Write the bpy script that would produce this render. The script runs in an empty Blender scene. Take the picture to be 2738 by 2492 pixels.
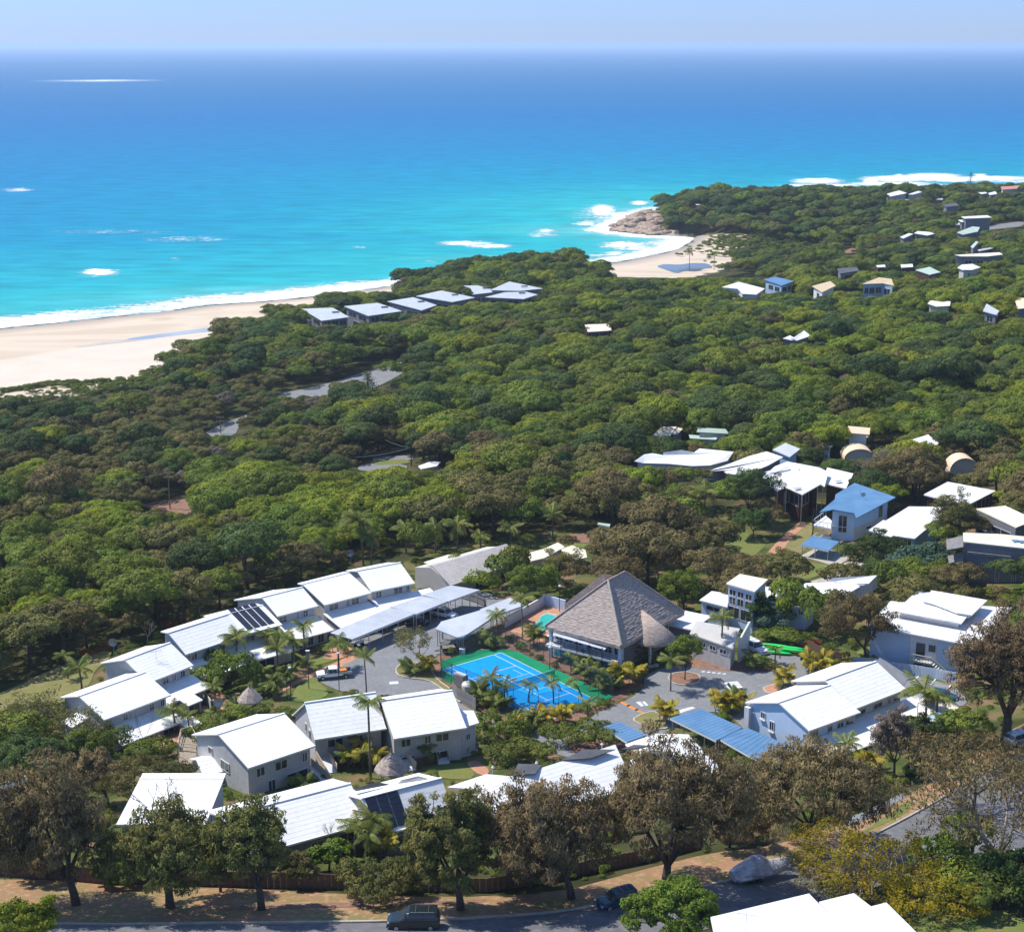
import bpy, bmesh, math, random
import numpy as np
from mathutils import Vector, Matrix, noise as mnoise

# ------------------------------------------------------------------ camera, world, sun, exposure
scene = bpy.context.scene
C = scene.collection
FOC, CX, CY, EYE_Y = 4150.0, 1369.0, 1246.0, 116.0      # focal length in photograph pixels
CAM_Z = 112.2
PITCH = math.atan((CY - EYE_Y) / FOC)
camd = bpy.data.cameras.new("camera")
camd.sensor_width = 36.0
camd.lens = FOC / 2738.0 * 36.0
camd.clip_start = 1.0
camd.clip_end = 90000.0
cam = bpy.data.objects.new("camera", camd)
C.objects.link(cam)
cam.location = (0, 0, CAM_Z)
cam.rotation_euler = (math.pi / 2 - PITCH, 0, 0)
scene.camera = cam

SUN_EL = math.radians(56)
SUN_DIR = Vector((-0.90, 0.43, 0)).normalized() * math.cos(SUN_EL) + Vector((0, 0, math.sin(SUN_EL)))
world = bpy.data.worlds.new("World")
scene.world = world
world.use_nodes = True
wn = world.node_tree
wn.nodes.clear()
sky = wn.nodes.new("ShaderNodeTexSky")
sky.sky_type = 'NISHITA'
sky.sun_disc = False
sky.sun_elevation = SUN_EL
sky.sun_rotation = math.atan2(SUN_DIR.x, SUN_DIR.y)
sky.altitude = 100
sky.air_density = 1.0
sky.dust_density = 0.0
sky.ozone_density = 4.0
bg = wn.nodes.new("ShaderNodeBackground")
bg.inputs[1].default_value = 0.15
wo = wn.nodes.new("ShaderNodeOutputWorld")
tint = wn.nodes.new("ShaderNodeMix"); tint.data_type = 'RGBA'; tint.blend_type = 'MULTIPLY'
tint.inputs[0].default_value = 1.0; gcoord = wn.nodes.new("ShaderNodeTexCoord"); gsep = wn.nodes.new("ShaderNodeSeparateXYZ"); gr_ = wn.nodes.new("ShaderNodeValToRGB")
wn.links.new(gcoord.outputs['Generated'], gsep.inputs[0]); wn.links.new(gsep.outputs[2], gr_.inputs[0])
gr_.color_ramp.elements[0].position = 0.0; gr_.color_ramp.elements[0].color = (0.29, 0.41, 0.82, 1)
gr_.color_ramp.elements[1].position = 0.35; gr_.color_ramp.elements[1].color = (0.86, 0.88, 0.94, 1)
wn.links.new(gr_.outputs[0], tint.inputs[7])
wn.links.new(sky.outputs[0], tint.inputs[6])
wn.links.new(tint.outputs[2], bg.inputs[0])
wn.links.new(bg.outputs[0], wo.inputs[0])
sund = bpy.data.lights.new("sun", 'SUN')
sund.energy = 4.4
sund.angle = math.radians(0.5)
sund.color = (1.0, 0.945, 0.85)
sun = bpy.data.objects.new("sun", sund)
C.objects.link(sun)
sun.location = (-200, 200, 400)
sun.rotation_euler = (-SUN_DIR).to_track_quat('-Z', 'Y').to_euler()
scene.view_settings.view_transform = 'Standard'
scene.view_settings.look = 'None'
scene.view_settings.exposure = 0.42
scene.view_settings.gamma = 1.0
scene.view_settings.use_curve_mapping = False
scene.cycles.max_bounces = 5
scene.cycles.diffuse_bounces = 2
scene.cycles.glossy_bounces = 2
scene.cycles.transmission_bounces = 2
scene.cycles.transparent_max_bounces = 6
scene.cycles.volume_bounces = 1
scene.cycles.caustics_reflective = False
scene.cycles.caustics_refractive = False

R = random.Random(7)
NR = np.random.RandomState(7)

# ------------------------------------------------------------------ survey: pixel of the photograph -> point of the place
_cp, _sp = math.cos(PITCH), math.sin(PITCH)

def ray(px, py):
    u, v = (px - CX) / FOC, -(py - CY) / FOC
    return Vector((u, _cp + v * _sp, -_sp + v * _cp))

def at(px, py, z):
    d = ray(px, py)
    t = (z - CAM_Z) / d.z
    return Vector((d.x * t, d.y * t, z))

def on_plane(px, py, P, n):
    """where the sight line through a pixel meets the vertical plane through P with normal n"""
    d = ray(px, py)
    o = Vector((0, 0, CAM_Z))
    t = (P - o).dot(n) / d.dot(n)
    return o + d * t

# ------------------------------------------------------------------ terrain
def dist_poly(x, y, poly):
    """signed distance (inside +) of arrays x,y to a closed polygon"""
    x = np.asarray(x, float); y = np.asarray(y, float)
    best = np.full(x.shape, 1e18); inside = np.zeros(x.shape, bool)
    n = len(poly)
    for i in range(n):
        ax, ay = poly[i][0], poly[i][1]; bx, by = poly[(i + 1) % n][0], poly[(i + 1) % n][1]
        dx, dy = bx - ax, by - ay
        L = dx * dx + dy * dy + 1e-12
        t = np.clip(((x - ax) * dx + (y - ay) * dy) / L, 0, 1)
        best = np.minimum(best, (x - ax - t * dx) ** 2 + (y - ay - t * dy) ** 2)
        cond = (ay > y) != (by > y)
        inside ^= cond & (x < (bx - ax) * (y - ay) / (by - ay + 1e-30) + ax)
    d = np.sqrt(best)
    return np.where(inside, d, -d)

coast_px = [(-330, 925), (-120, 895), (0, 878), (160, 862), (300, 846), (420, 835), (560, 815), (700, 806), (840, 792), (1010, 770),
            (1170, 745), (1400, 722), (1560, 712), (1640, 703), (1740, 684), (1815, 666), (1850, 645), (1858, 634),
            (1810, 632), (1740, 628), (1680, 622), (1636, 615), (1655, 602), (1700, 582), (1735, 565), (1790, 556), (1900, 545),
            (2060, 543), (2200, 540), (2380, 537), (2560, 532), (2738, 528), (3100, 518), (3800, 505)]
coast = [at(a, b, 0) for a, b in coast_px]
land = [(p.x, p.y) for p in coast] + [(2600, coast[-1].y), (2600, -400), (-900, -400), (-900, coast[0].y - 90)]

ctrl = [  # px, py, ground height in metres above the sea
    (1400, 1800, 22), (1050, 1780, 22), (1800, 1850, 22.3), (1150, 1650, 21.5), (1500, 1650, 22), (1980, 1780, 22), (2100, 1850, 22.5),
    (2400, 1800, 23), (2560, 1860, 24.5), (2500, 1720, 22.5), (2650, 1500, 24), (2730, 1600, 25), (2250, 1450, 21.5), (2080, 1420, 20.5),
    (1900, 1400, 20), (1650, 1400, 19), (1450, 1420, 18.5), (1200, 1500, 19.5), (1000, 1520, 18.5), (760, 1560, 18),
    (560, 1660, 18.5), (300, 1740, 18.5), (160, 1850, 19), (60, 1900, 19), (450, 1900, 21), (800, 1800, 21.5), (700, 1950, 23),
    (900, 2050, 24.5), (1250, 2020, 23.5), (1400, 1980, 22.8), (1600, 1960, 22.3), (300, 2150, 25), (60, 2150, 25), (850, 2200, 28),
    (1300, 2150, 26.5), (1700, 2080, 25), (2150, 2080, 25), (2450, 2000, 26), (100, 2300, 30), (600, 2320, 30.5), (1200, 2320, 30.5),
    (100, 2450, 34), (600, 2450, 34), (1100, 2470, 34), (1500, 2450, 33.3), (1700, 2400, 33), (2000, 2310, 31.5), (2300, 2200, 30), (2600, 2060, 29),
    (2300, 2480, 33.5), (2700, 2400, 32.5), (2900, 2200, 31), (2738, 1900, 28), (100, 2600, 37), (1400, 2600, 37), (2600, 2700, 37),
    (100, 1700, 15), (100, 1500, 11), (300, 1400, 10.5), (100, 1300, 8.5), (100, 1150, 6.5), (0, 1050, 5), (300, 1050, 5), (600, 1150, 7.5), (400, 1000, 4),
    (700, 1350, 13), (1000, 1250, 11), (1000, 1010, 8.5), (780, 1060, 7), (1300, 1200, 12.5), (1500, 1300, 16), (1300, 1350, 15.5), (1650, 1200, 15.5), (1900, 1250, 18),
    (2200, 1200, 19), (2600, 1250, 22), (2500, 1100, 20), (2700, 1000, 24), (2300, 1000, 17), (2000, 1050, 15.5), (1600, 1000, 12.5), (1300, 980, 10.5),
    (1000, 900, 9), (1300, 850, 9), (1600, 850, 9), (1900, 850, 9.5), (1600, 750, 4), (1900, 720, 1.2), (2000, 680, 1.5), (1500, 740, 4), (2100, 750, 6),
    (2200, 850, 12), (2400, 830, 17), (2600, 850, 21), (2200, 700, 7), (2400, 700, 13), (2600, 700, 18), (2100, 650, 4), (700, 900, 3), (850, 880, 7), (1150, 800, 6.5),
    (2000, 547, 6), (2300, 547, 6), (2600, 547, 6), (2900, 547, 6), (1750, 590, 7), (1850, 560, 18), (1900, 580, 15), (2000, 570, 15.5), (2100, 570, 15), (2000, 620, 5), (2250, 570, 15), (2300, 620, 10), (2400, 560, 16), (2500, 565, 17), (2600, 560, 18), (2730, 560, 18),
    (2600, 620, 17), (2450, 620, 13), (-300, 1100, 6), (-300, 1500, 11), (-300, 1900, 19), (-300, 2300, 30), (3100, 1000, 27), (3100, 1500, 28), (3000, 1900, 30), (3100, 700, 22), (0, 960, 2.2), (250, 940, 2.2), (450, 930, 2.4)]
CP = np.array([[*at(a, b, c)[:2], c] for a, b, c in ctrl])

def _tps(r):
    return r
_A = np.sqrt((CP[:, None, 0] - CP[None, :, 0]) ** 2 + (CP[:, None, 1] - CP[None, :, 1]) ** 2 + 60.0)
_n = len(CP)
_M = np.zeros((_n + 1, _n + 1)); _M[:_n, :_n] = _A - np.eye(_n) * 6.0; _M[:_n, _n] = 1; _M[_n, :_n] = 1
_W = np.linalg.solve(_M, np.r_[CP[:, 2], 0])

GX0, GX1, GNX = -260.0, 620.0, 221
gys = np.concatenate([np.arange(60, 700, 4.0), np.arange(700, 1900, 8.0)])
gxs = np.linspace(GX0, GX1, GNX)
GX, GY = np.meshgrid(gxs, gys)

def smooth(a, b, x):
    t = np.clip((x - a) / (b - a), 0, 1)
    return t * t * (3 - 2 * t)

def _height(x, y):
    x = np.asarray(x, float); y = np.asarray(y, float)
    xe = np.clip(x, -300, 640); ye = np.clip(y, 60, 1700)
    z = np.zeros(x.shape) + _W[_n]
    for i in range(_n):
        z += _W[i] * np.sqrt((xe - CP[i, 0]) ** 2 + (ye - CP[i, 1]) ** 2 + 60.0)
    sd = dist_poly(x, y, land)
    w = smooth(0, 45, sd)
    return np.where(sd > 0, w * np.maximum(z, 0.6) + (1 - w) * 0.028 * sd, np.maximum(0.05 * sd, -5.0)), sd

GZ, GSD = _height(GX, GY)

def ground(x, y):
    fx = min(max((x - GX0) / (GX1 - GX0) * (GNX - 1), 0), GNX - 1.001)
    j = int(np.searchsorted(gys, y)) - 1
    j = min(max(j, 0), len(gys) - 2)
    ty = min(max((y - gys[j]) / (gys[j + 1] - gys[j]), 0), 1)
    i = int(fx); tx = fx - i
    return float((GZ[j, i] * (1 - tx) + GZ[j, i + 1] * tx) * (1 - ty) + (GZ[j + 1, i] * (1 - tx) + GZ[j + 1, i + 1] * tx) * ty)

def gp(px, py):
    """ground point seen through a pixel"""
    z = 20.0
    for _ in range(25):
        p = at(px, py, z)
        z = z * 0.4 + ground(p.x, p.y) * 0.6
    p = at(px, py, z)
    p.z = ground(p.x, p.y)
    return p

# ------------------------------------------------------------------ object helpers
def link(o, parent=None):
    C.objects.link(o)
    if parent is not None:
        o.parent = parent
    return o

def tag(o, label=None, cat=None, group=None, kind=None):
    if label: o['label'] = label
    if cat: o['category'] = cat
    if group: o['group'] = group
    if kind: o['kind'] = kind
    return o

def thing(name, loc, label, cat, group=None, rz=0.0):
    o = bpy.data.objects.new(name, None)
    o.empty_display_size = 0.5
    link(o)
    o.location = loc
    o.rotation_euler = (0, 0, rz)
    return tag(o, label, cat, group)

def mesh_from(name, V, F, mats=None, fm=None, smooth_=False):
    me = bpy.data.meshes.new(name)
    me.from_pydata([tuple(v) for v in V], [], F)
    if mats:
        for m in (mats if isinstance(mats, (list, tuple)) else [mats]):
            me.materials.append(m)
    if fm:
        me.polygons.foreach_set('material_index', fm)
    if smooth_:
        me.polygons.foreach_set('use_smooth', [True] * len(me.polygons))
    me.update()
    return me

def np_mesh(name, V, F, mat, smooth_=False, normals=None):
    """V (n,3) F (m,k) arrays, all faces with k corners"""
    me = bpy.data.meshes.new(name)
    V = np.asarray(V, np.float32); F = np.asarray(F, np.int32)
    k = F.shape[1]
    me.vertices.add(len(V)); me.vertices.foreach_set('co', V.ravel())
    me.loops.add(F.size); me.loops.foreach_set('vertex_index', F.ravel())
    me.polygons.add(len(F))
    me.polygons.foreach_set('loop_start', np.arange(0, F.size, k, dtype=np.int32))
    if smooth_:
        me.polygons.foreach_set('use_smooth', np.ones(len(F), bool))
    me.update(calc_edges=True)
    if mat: me.materials.append(mat)
    if normals is not None:
        me.normals_split_custom_set_from_vertices(np.asarray(normals, float))
    return me

class MB:
    """collects simple solids into one mesh, world or local coordinates"""
    def __init__(self): self.V = []; self.F = []; self.M = []
    def add(self, V, F, m=0):
        b = len(self.V)
        self.V += [tuple(v) for v in V]
        self.F += [tuple(i + b for i in f) for f in F]
        self.M += [m] * len(F)
        return self
    def prism(self, poly, z0, z1, m=0):
        """poly list of (x,y); z0,z1 numbers or per-corner lists"""
        n = len(poly)
        a = sum(poly[i][0] * poly[(i + 1) % n][1] - poly[(i + 1) % n][0] * poly[i][1] for i in range(n))
        idx = list(range(n)) if a > 0 else list(range(n))[::-1]
        g = lambda z, i: z[i] if hasattr(z, '__len__') else z
        lo = [(poly[i][0], poly[i][1], g(z0, i)) for i in idx]
        hi = [(poly[i][0], poly[i][1], g(z1, i)) for i in idx]
        F = [tuple(range(n - 1, -1, -1)), tuple(range(n, 2 * n))]
        F += [(i, (i + 1) % n, n + (i + 1) % n, n + i) for i in range(n)]
        return self.add(lo + hi, F, m)
    def box(self, cx, cy, z0, sx, sy, h, rz=0.0, m=0):
        c, s = math.cos(rz), math.sin(rz)
        P = [(cx + c * a * sx / 2 - s * b * sy / 2, cy + s * a * sx / 2 + c * b * sy / 2) for a, b in ((-1, -1), (1, -1), (1, 1), (-1, 1))]
        return self.prism(P, z0, z0 + h, m)
    def bar(self, A, B, w, h=None, m=0):
        """a bar of w x h section from A to B"""
        A = Vector(A); B = Vector(B); h = h or w
        d = (B - A)
        if d.length < 1e-6: return self
        d.normalize()
        s = d.cross(Vector((0, 0, 1)))
        if s.length < 1e-3: s = Vector((1, 0, 0))
        s.normalize(); u = s.cross(d)
        V = [P + s * (a * w / 2) + u * (b * h / 2) for P in (A, B) for a, b in ((-1, -1), (1, -1), (1, 1), (-1, 1))]
        return self.add(V, [(3, 2, 1, 0), (4, 5, 6, 7), (0, 1, 5, 4), (1, 2, 6, 5), (2, 3, 7, 6), (3, 0, 4, 7)], m)
    def tube(self, pts, rad, n=6, m=0, cap=True):
        pts = [Vector(p) for p in pts]
        if not hasattr(rad, '__len__'): rad = [rad] * len(pts)
        V = []
        for i, p in enumerate(pts):
            d = (pts[min(i + 1, len(pts) - 1)] - pts[max(i - 1, 0)]).normalized()
            s = d.cross(Vector((0.13, 0.99, 0.05))); s.normalize(); u = s.cross(d)
            for k in range(n):
                a = 2 * math.pi * k / n
                V.append(p + (s * math.cos(a) + u * math.sin(a)) * rad[i])
        F = [(i * n + k, i * n + (k + 1) % n, (i + 1) * n + (k + 1) % n, (i + 1) * n + k) for i in range(len(pts) - 1) for k in range(n)]
        if cap:
            F.append(tuple(range(n - 1, -1, -1))); F.append(tuple(range((len(pts) - 1) * n, len(pts) * n)))
        return self.add(V, F, m)
    def slab(self, P, t, m=0):
        """flat roof-like slab: polygon P of 3-D corners, thickness t downwards"""
        n = len(P); P = [Vector(p) for p in P]
        a = sum(P[i].x * P[(i + 1) % n].y - P[(i + 1) % n].x * P[i].y for i in range(n))
        if a < 0: P = P[::-1]
        V = P + [p - Vector((0, 0, t)) for p in P]
        F = [tuple(range(n)), tuple(range(2 * n - 1, n - 1, -1))]
        F += [(n + i, n + (i + 1) % n, (i + 1) % n, i) for i in range(n)]
        return self.add(V, F, m)
    def build(self, name, mat, parent=None, smooth_=False, world=True):
        me = mesh_from(name, self.V, self.F, mat, self.M if isinstance(mat, (list, tuple)) else None, smooth_)
        o = bpy.data.objects.new(name, me)
        link(o, parent)
        if parent is not None and world:
            M = Matrix.Rotation(parent.rotation_euler.z, 4, 'Z'); M.translation = parent.location
            if parent.parent is not None:
                q = parent.parent
                Q = Matrix.Rotation(q.rotation_euler.z, 4, 'Z'); Q.translation = q.location
                M = Q @ parent.matrix_parent_inverse.inverted().inverted() @ M if False else Q @ M
            me.transform(M.inverted())
        return o

# ------------------------------------------------------------------ materials
def new_mat(name):
    m = bpy.data.materials.new(name)
    m.use_nodes = True
    nt = m.node_tree
    return m, nt, nt.nodes['Principled BSDF']

def lin(c):
    return tuple(((x / 255) / 12.92 if x / 255 <= 0.04045 else ((x / 255 + 0.055) / 1.055) ** 2.4) for x in c) + (1.0,)

def N(nt, kind, **kw):
    n = nt.nodes.new(kind)
    for k, v in kw.items():
        if k in n.inputs.keys() if isinstance(k, str) else False: n.inputs[k].default_value = v
        else: setattr(n, k, v)
    return n

def mat(name, c1, c2=None, scale=1.0, rough=0.8, bump=0.0, bscale=None, spec=0.3, c3=None, detail=4, metallic=0.0, coords='Object', lo=.35, hi=.65):
    """base colour varied by noise from c1 to c2 (linear rgb), a second finer noise towards c3"""
    m, nt, b = new_mat(name)
    L = nt.links
    b.inputs['Roughness'].default_value = rough
    b.inputs['Specular IOR Level'].default_value = spec
    b.inputs['Metallic'].default_value = metallic
    b.inputs['Base Color'].default_value = (*c1[:3], 1)
    tc = N(nt, 'ShaderNodeTexCoord') if coords == 'Object' else N(nt, 'ShaderNodeNewGeometry')
    out = tc.outputs['Object'] if coords == 'Object' else tc.outputs['Position']
    if c2:
        n = N(nt, 'ShaderNodeTexNoise'); n.inputs['Scale'].default_value = scale; n.inputs['Detail'].default_value = detail
        L.new(out, n.inputs['Vector'])
        r = N(nt, 'ShaderNodeValToRGB'); r.color_ramp.elements[0].position = lo; r.color_ramp.elements[1].position = hi
        r.color_ramp.elements[0].color = (*c1[:3], 1); r.color_ramp.elements[1].color = (*c2[:3], 1)
        L.new(n.outputs[0], r.inputs[0])
        last = r.outputs[0]
        if c3:
            n2 = N(nt, 'ShaderNodeTexNoise'); n2.inputs['Scale'].default_value = scale * 5.3; n2.inputs['Detail'].default_value = 3
            L.new(out, n2.inputs['Vector'])
            r2 = N(nt, 'ShaderNodeValToRGB'); r2.color_ramp.elements[0].position = .5; r2.color_ramp.elements[1].position = .72
            L.new(n2.outputs[0], r2.inputs[0])
            mx = N(nt, 'ShaderNodeMix'); mx.data_type = 'RGBA'
            mx.inputs[7].default_value = (*c3[:3], 1)
            L.new(r2.outputs[0], mx.inputs[0]); L.new(last, mx.inputs[6]); last = mx.outputs[2]
        L.new(last, b.inputs['Base Color'])
    if bump:
        n3 = N(nt, 'ShaderNodeTexNoise'); n3.inputs['Scale'].default_value = bscale or scale * 4; n3.inputs['Detail'].default_value = 5
        L.new(out, n3.inputs['Vector'])
        bp = N(nt, 'ShaderNodeBump'); bp.inputs['Strength'].default_value = bump; bp.inputs['Distance'].default_value = 0.1
        L.new(n3.outputs[0], bp.inputs['Height']); L.new(bp.outputs[0], b.inputs['Normal'])
    return m

def leaf_mat(name, c1, c2, vary=0.25, hue=0.03, trans=0.35, patch=0.5):
    """foliage: clump colour from low-frequency noise, per-tree shift from the object's random number"""
    m, nt, b = new_mat(name)
    L = nt.links
    b.inputs['Roughness'].default_value = 0.6
    b.inputs['Specular IOR Level'].default_value = 0.15
    tc = N(nt, 'ShaderNodeTexCoord'); oi = N(nt, 'ShaderNodeObjectInfo')
    n = N(nt, 'ShaderNodeTexNoise'); n.inputs['Scale'].default_value = patch; n.inputs['Detail'].default_value = 7; n.inputs['Roughness'].default_value = .78
    L.new(tc.outputs['Object'], n.inputs['Vector'])
    r = N(nt, 'ShaderNodeValToRGB'); r.color_ramp.elements[0].position = .38; r.color_ramp.elements[1].position = .62
    r.color_ramp.elements[0].color = (c1[0] * .75, c1[1] * .75, c1[2] * .75, 1); r.color_ramp.elements[1].color = (*c2, 1)
    L.new(n.outputs[0], r.inputs[0])
    hs = N(nt, 'ShaderNodeHueSaturation')
    m1 = N(nt, 'ShaderNodeMapRange'); m1.inputs[3].default_value = .5 - hue; m1.inputs[4].default_value = .5 + hue
    m2 = N(nt, 'ShaderNodeMapRange'); m2.inputs[3].default_value = 1 - vary; m2.inputs[4].default_value = 1 + vary
    mul = N(nt, 'ShaderNodeMath', operation='MULTIPLY'); mul.inputs[1].default_value = 7.31
    fr = N(nt, 'ShaderNodeMath', operation='FRACT')
    L.new(oi.outputs['Random'], m1.inputs[0]); L.new(oi.outputs['Random'], mul.inputs[0]); L.new(mul.outputs[0], fr.inputs[0]); L.new(fr.outputs[0], m2.inputs[0])
    L.new(m1.outputs[0], hs.inputs['Hue']); L.new(m2.outputs[0], hs.inputs['Value']); L.new(r.outputs[0], hs.inputs['Color'])
    L.new(hs.outputs[0], b.inputs['Base Color'])
    if trans:
        t = N(nt, 'ShaderNodeBsdfTranslucent'); L.new(hs.outputs[0], t.inputs[0])
        mx = N(nt, 'ShaderNodeMixShader'); mx.inputs[0].default_value = trans
        L.new(b.outputs[0], mx.inputs[1]); L.new(t.outputs[0], mx.inputs[2])
        L.new(mx.outputs[0], nt.nodes['Material Output'].inputs[0])
    return m

M = {}
M['roof_white'] = mat('white_roof_tile', (.84, .84, .83), (.78, .785, .79), .35, .6, c3=(.74, .74, .72), spec=.25)
M['roof_white_flat'] = mat('white_metal_roof', (.78, .78, .80), (.66, .67, .69), .3, .5, c3=(.72, .70, .67), spec=.35)
M['roof_grey'] = mat('pale_grey_steel_roof', (.50, .53, .57), (.43, .46, .50), .5, .45, spec=.5)
M['roof_tile_grey'] = mat('grey_cement_tile_roof', (.44, .41, .39), (.52, .48, .46), .8, .8, c3=(.36, .33, .31), bump=.3)
M['roof_blue'] = mat('blue_steel_roof', (.085, .19, .34), (.11, .23, .39), .4, .45, spec=.4)
M['roof_lightgrey'] = mat('light_grey_roof', (.45, .44, .43), (.52, .51, .50), .6, .7)
M['roof_dark'] = mat('charcoal_roof', (.07, .075, .085), (.10, .10, .11), .6, .6)
M['roof_green'] = mat('pale_green_roof', (.36, .47, .40), (.42, .52, .45), .6, .6)
M['roof_tan'] = mat('tan_roof', (.50, .40, .24), (.58, .46, .30), .6, .7)
M['roof_cream'] = mat('cream_roof', (.66, .60, .47), (.72, .66, .54), .5, .6)
M['roof_peach'] = mat('peach_roof', (.70, .52, .36), (.74, .58, .42), .5, .7)
M['roof_red'] = mat('terracotta_roof', (.42, .20, .13), (.5, .25, .17), .6, .8)
M['wall_white'] = mat('white_render_wall', (.68, .69, .71), (.62, .63, .66), .5, .85, c3=(.58, .58, .58))
M['wall_block'] = mat('pale_blockwork_wall', (.52, .52, .52), (.44, .44, .45), .9, .9, c3=(.40, .39, .38), bump=.15)
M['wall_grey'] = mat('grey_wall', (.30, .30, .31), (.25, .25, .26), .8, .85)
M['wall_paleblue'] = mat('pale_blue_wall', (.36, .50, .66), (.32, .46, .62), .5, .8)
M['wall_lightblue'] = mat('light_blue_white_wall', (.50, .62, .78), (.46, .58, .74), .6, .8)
M['wall_brown'] = mat('dark_red_timber_wall', (.07, .028, .022), (.10, .04, .03), 1.2, .7)
M['wall_cream'] = mat('cream_wall', (.55, .52, .46), (.5, .47, .42), .6, .85)
M['wall_slate'] = mat('slate_grey_cladding', (.18, .185, .21), (.22, .22, .25), .6, .8)
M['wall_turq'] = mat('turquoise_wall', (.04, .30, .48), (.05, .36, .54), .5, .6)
M['timber'] = mat('weathered_timber', (.33, .27, .20), (.24, .19, .14), 2, .85, bump=.3)
M['timber_pale'] = mat('pale_timber_rail', (.55, .47, .36), (.46, .38, .28), 2, .8)
M['timber_dark'] = mat('dark_timber_fence', (.09, .055, .04), (.14, .08, .055), 1.5, .85, c3=(.2, .13, .09))
M['fence_grey'] = mat('grey_timber_palings', (.26, .25, .25), (.18, .17, .17), 1.5, .9)
M['fence_white'] = mat('bluish_white_fence', (.42, .50, .60), (.35, .43, .53), .8, .8)
M['frame'] = mat('white_window_frame', (.65, .65, .66), rough=.5)
M['dark_metal'] = mat('dark_metal', (.03, .035, .04), rough=.5)
M['steel'] = mat('galvanised_steel', (.42, .44, .47), (.36, .38, .40), 2, .4, metallic=.4)
M['black'] = mat('black_rubber', (.015, .015, .016), rough=.7)
M['white_paint'] = mat('white_paint', (.75, .76, .78), rough=.35, spec=.5)
M['dark_paint'] = mat('dark_car_paint', (.012, .02, .022), rough=.22, spec=.6)
M['blue_paint'] = mat('dark_blue_car_paint', (.01, .05, .10), rough=.22, spec=.6)
M['silver_paint'] = mat('silver_car_paint', (.45, .47, .5), rough=.28, spec=.6, metallic=.3)
M['chrome'] = mat('bright_metal', (.7, .72, .75), rough=.2, metallic=.9)
M['lamp_glass'] = mat('headlight_glass', (.75, .78, .8), rough=.1, spec=.8)
def _glass():
    m, nt, b = new_mat('window_glass')
    b.inputs['Base Color'].default_value = (.035, .045, .055, 1)
    b.inputs['Roughness'].default_value = .08
    b.inputs['Specular IOR Level'].default_value = .6
    return m
M['glass'] = _glass()
def _solar():
    m, nt, b = new_mat('solar_cells')
    tc = N(nt, 'ShaderNodeTexCoord'); br = N(nt, 'ShaderNodeTexBrick')
    br.offset = 0; br.inputs['Scale'].default_value = 1.0
    br.inputs['Color1'].default_value = (.006, .009, .022, 1); br.inputs['Color2'].default_value = (.008, .012, .03, 1)
    br.inputs['Mortar'].default_value = (.05, .06, .09, 1); br.inputs['Mortar Size'].default_value = .008
    br.inputs['Brick Width'].default_value = .16; br.inputs['Row Height'].default_value = .16
    nt.links.new(tc.outputs['Object'], br.inputs['Vector']); nt.links.new(br.outputs[0], b.inputs['Base Color'])
    b.inputs['Roughness'].default_value = .35
    return m
M['solar'] = _solar()
M['asphalt'] = mat('grey_asphalt', (.17, .175, .185), (.20, .205, .215), .35, .9, c3=(.23, .235, .24), bump=.1, coords='W')
M['asphalt_dark'] = mat('street_asphalt', (.11, .112, .125), (.15, .15, .16), .3, .9, c3=(.19, .18, .18), coords='W')
M['concrete'] = mat('pale_concrete', (.46, .42, .37), (.36, .33, .29), .6, .9, c3=(.3, .27, .24), coords='W')
M['brickpave'] = mat('terracotta_paving', (.42, .20, .12), (.50, .27, .17), 1.1, .9, c3=(.32, .17, .11), coords='W')
M['mulch'] = mat('reddish_mulch', (.24, .13, .09), (.16, .09, .06), .8, .95, c3=(.33, .21, .15), coords='W')
M['drygrass'] = mat('dry_verge_grass', (.30, .165, .09), (.19, .16, .06), .3, .95, c3=(.40, .24, .15), coords='W')
M['lawn'] = mat('lawn', (.10, .155, .028), (.155, .165, .04), .3, .95, c3=(.20, .16, .06), bump=.3, bscale=6, coords='W')
M['lawn_dry'] = mat('dry_lawn', (.17, .17, .055), (.23, .19, .08), .2, .95, c3=(.14, .15, .04), bump=.3, bscale=6, coords='W')
M['paint_line'] = mat('white_line_paint', (.66, .68, .70), (.5, .52, .55), 1.5, .7, coords='W')
M['hump'] = mat('orange_hump_paint', (.62, .22, .04), rough=.7)
# ------------------------------------------------------------------ the court frame (measured from its painted lines)
COURT_Z = 22.0
_th = 3.7940
CO = Vector((-1.68, 222.2, COURT_Z)); CU = Vector((math.cos(_th), math.sin(_th), 0)); CV = Vector((-math.sin(_th), math.cos(_th), 0))
def court(u, v, z=0.0):
    return CO + CU * u + CV * v + Vector((0, 0, z))

# flat pads under the court and the pool
flat_pads = [([court(-6, -6), court(14, -6), court(14, 30), court(-6, 30)], 21.93, 4.0)]
for poly, hz, mg in flat_pads:
    d = dist_poly(GX, GY, [(p.x, p.y) for p in poly])
    w = smooth(-mg, 0, d)
    GZ = GZ * (1 - w) + hz * w

def wpoly(px, z=None):
    return [gp(a, b) if z is None else at(a, b, z) for a, b in px]

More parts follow.
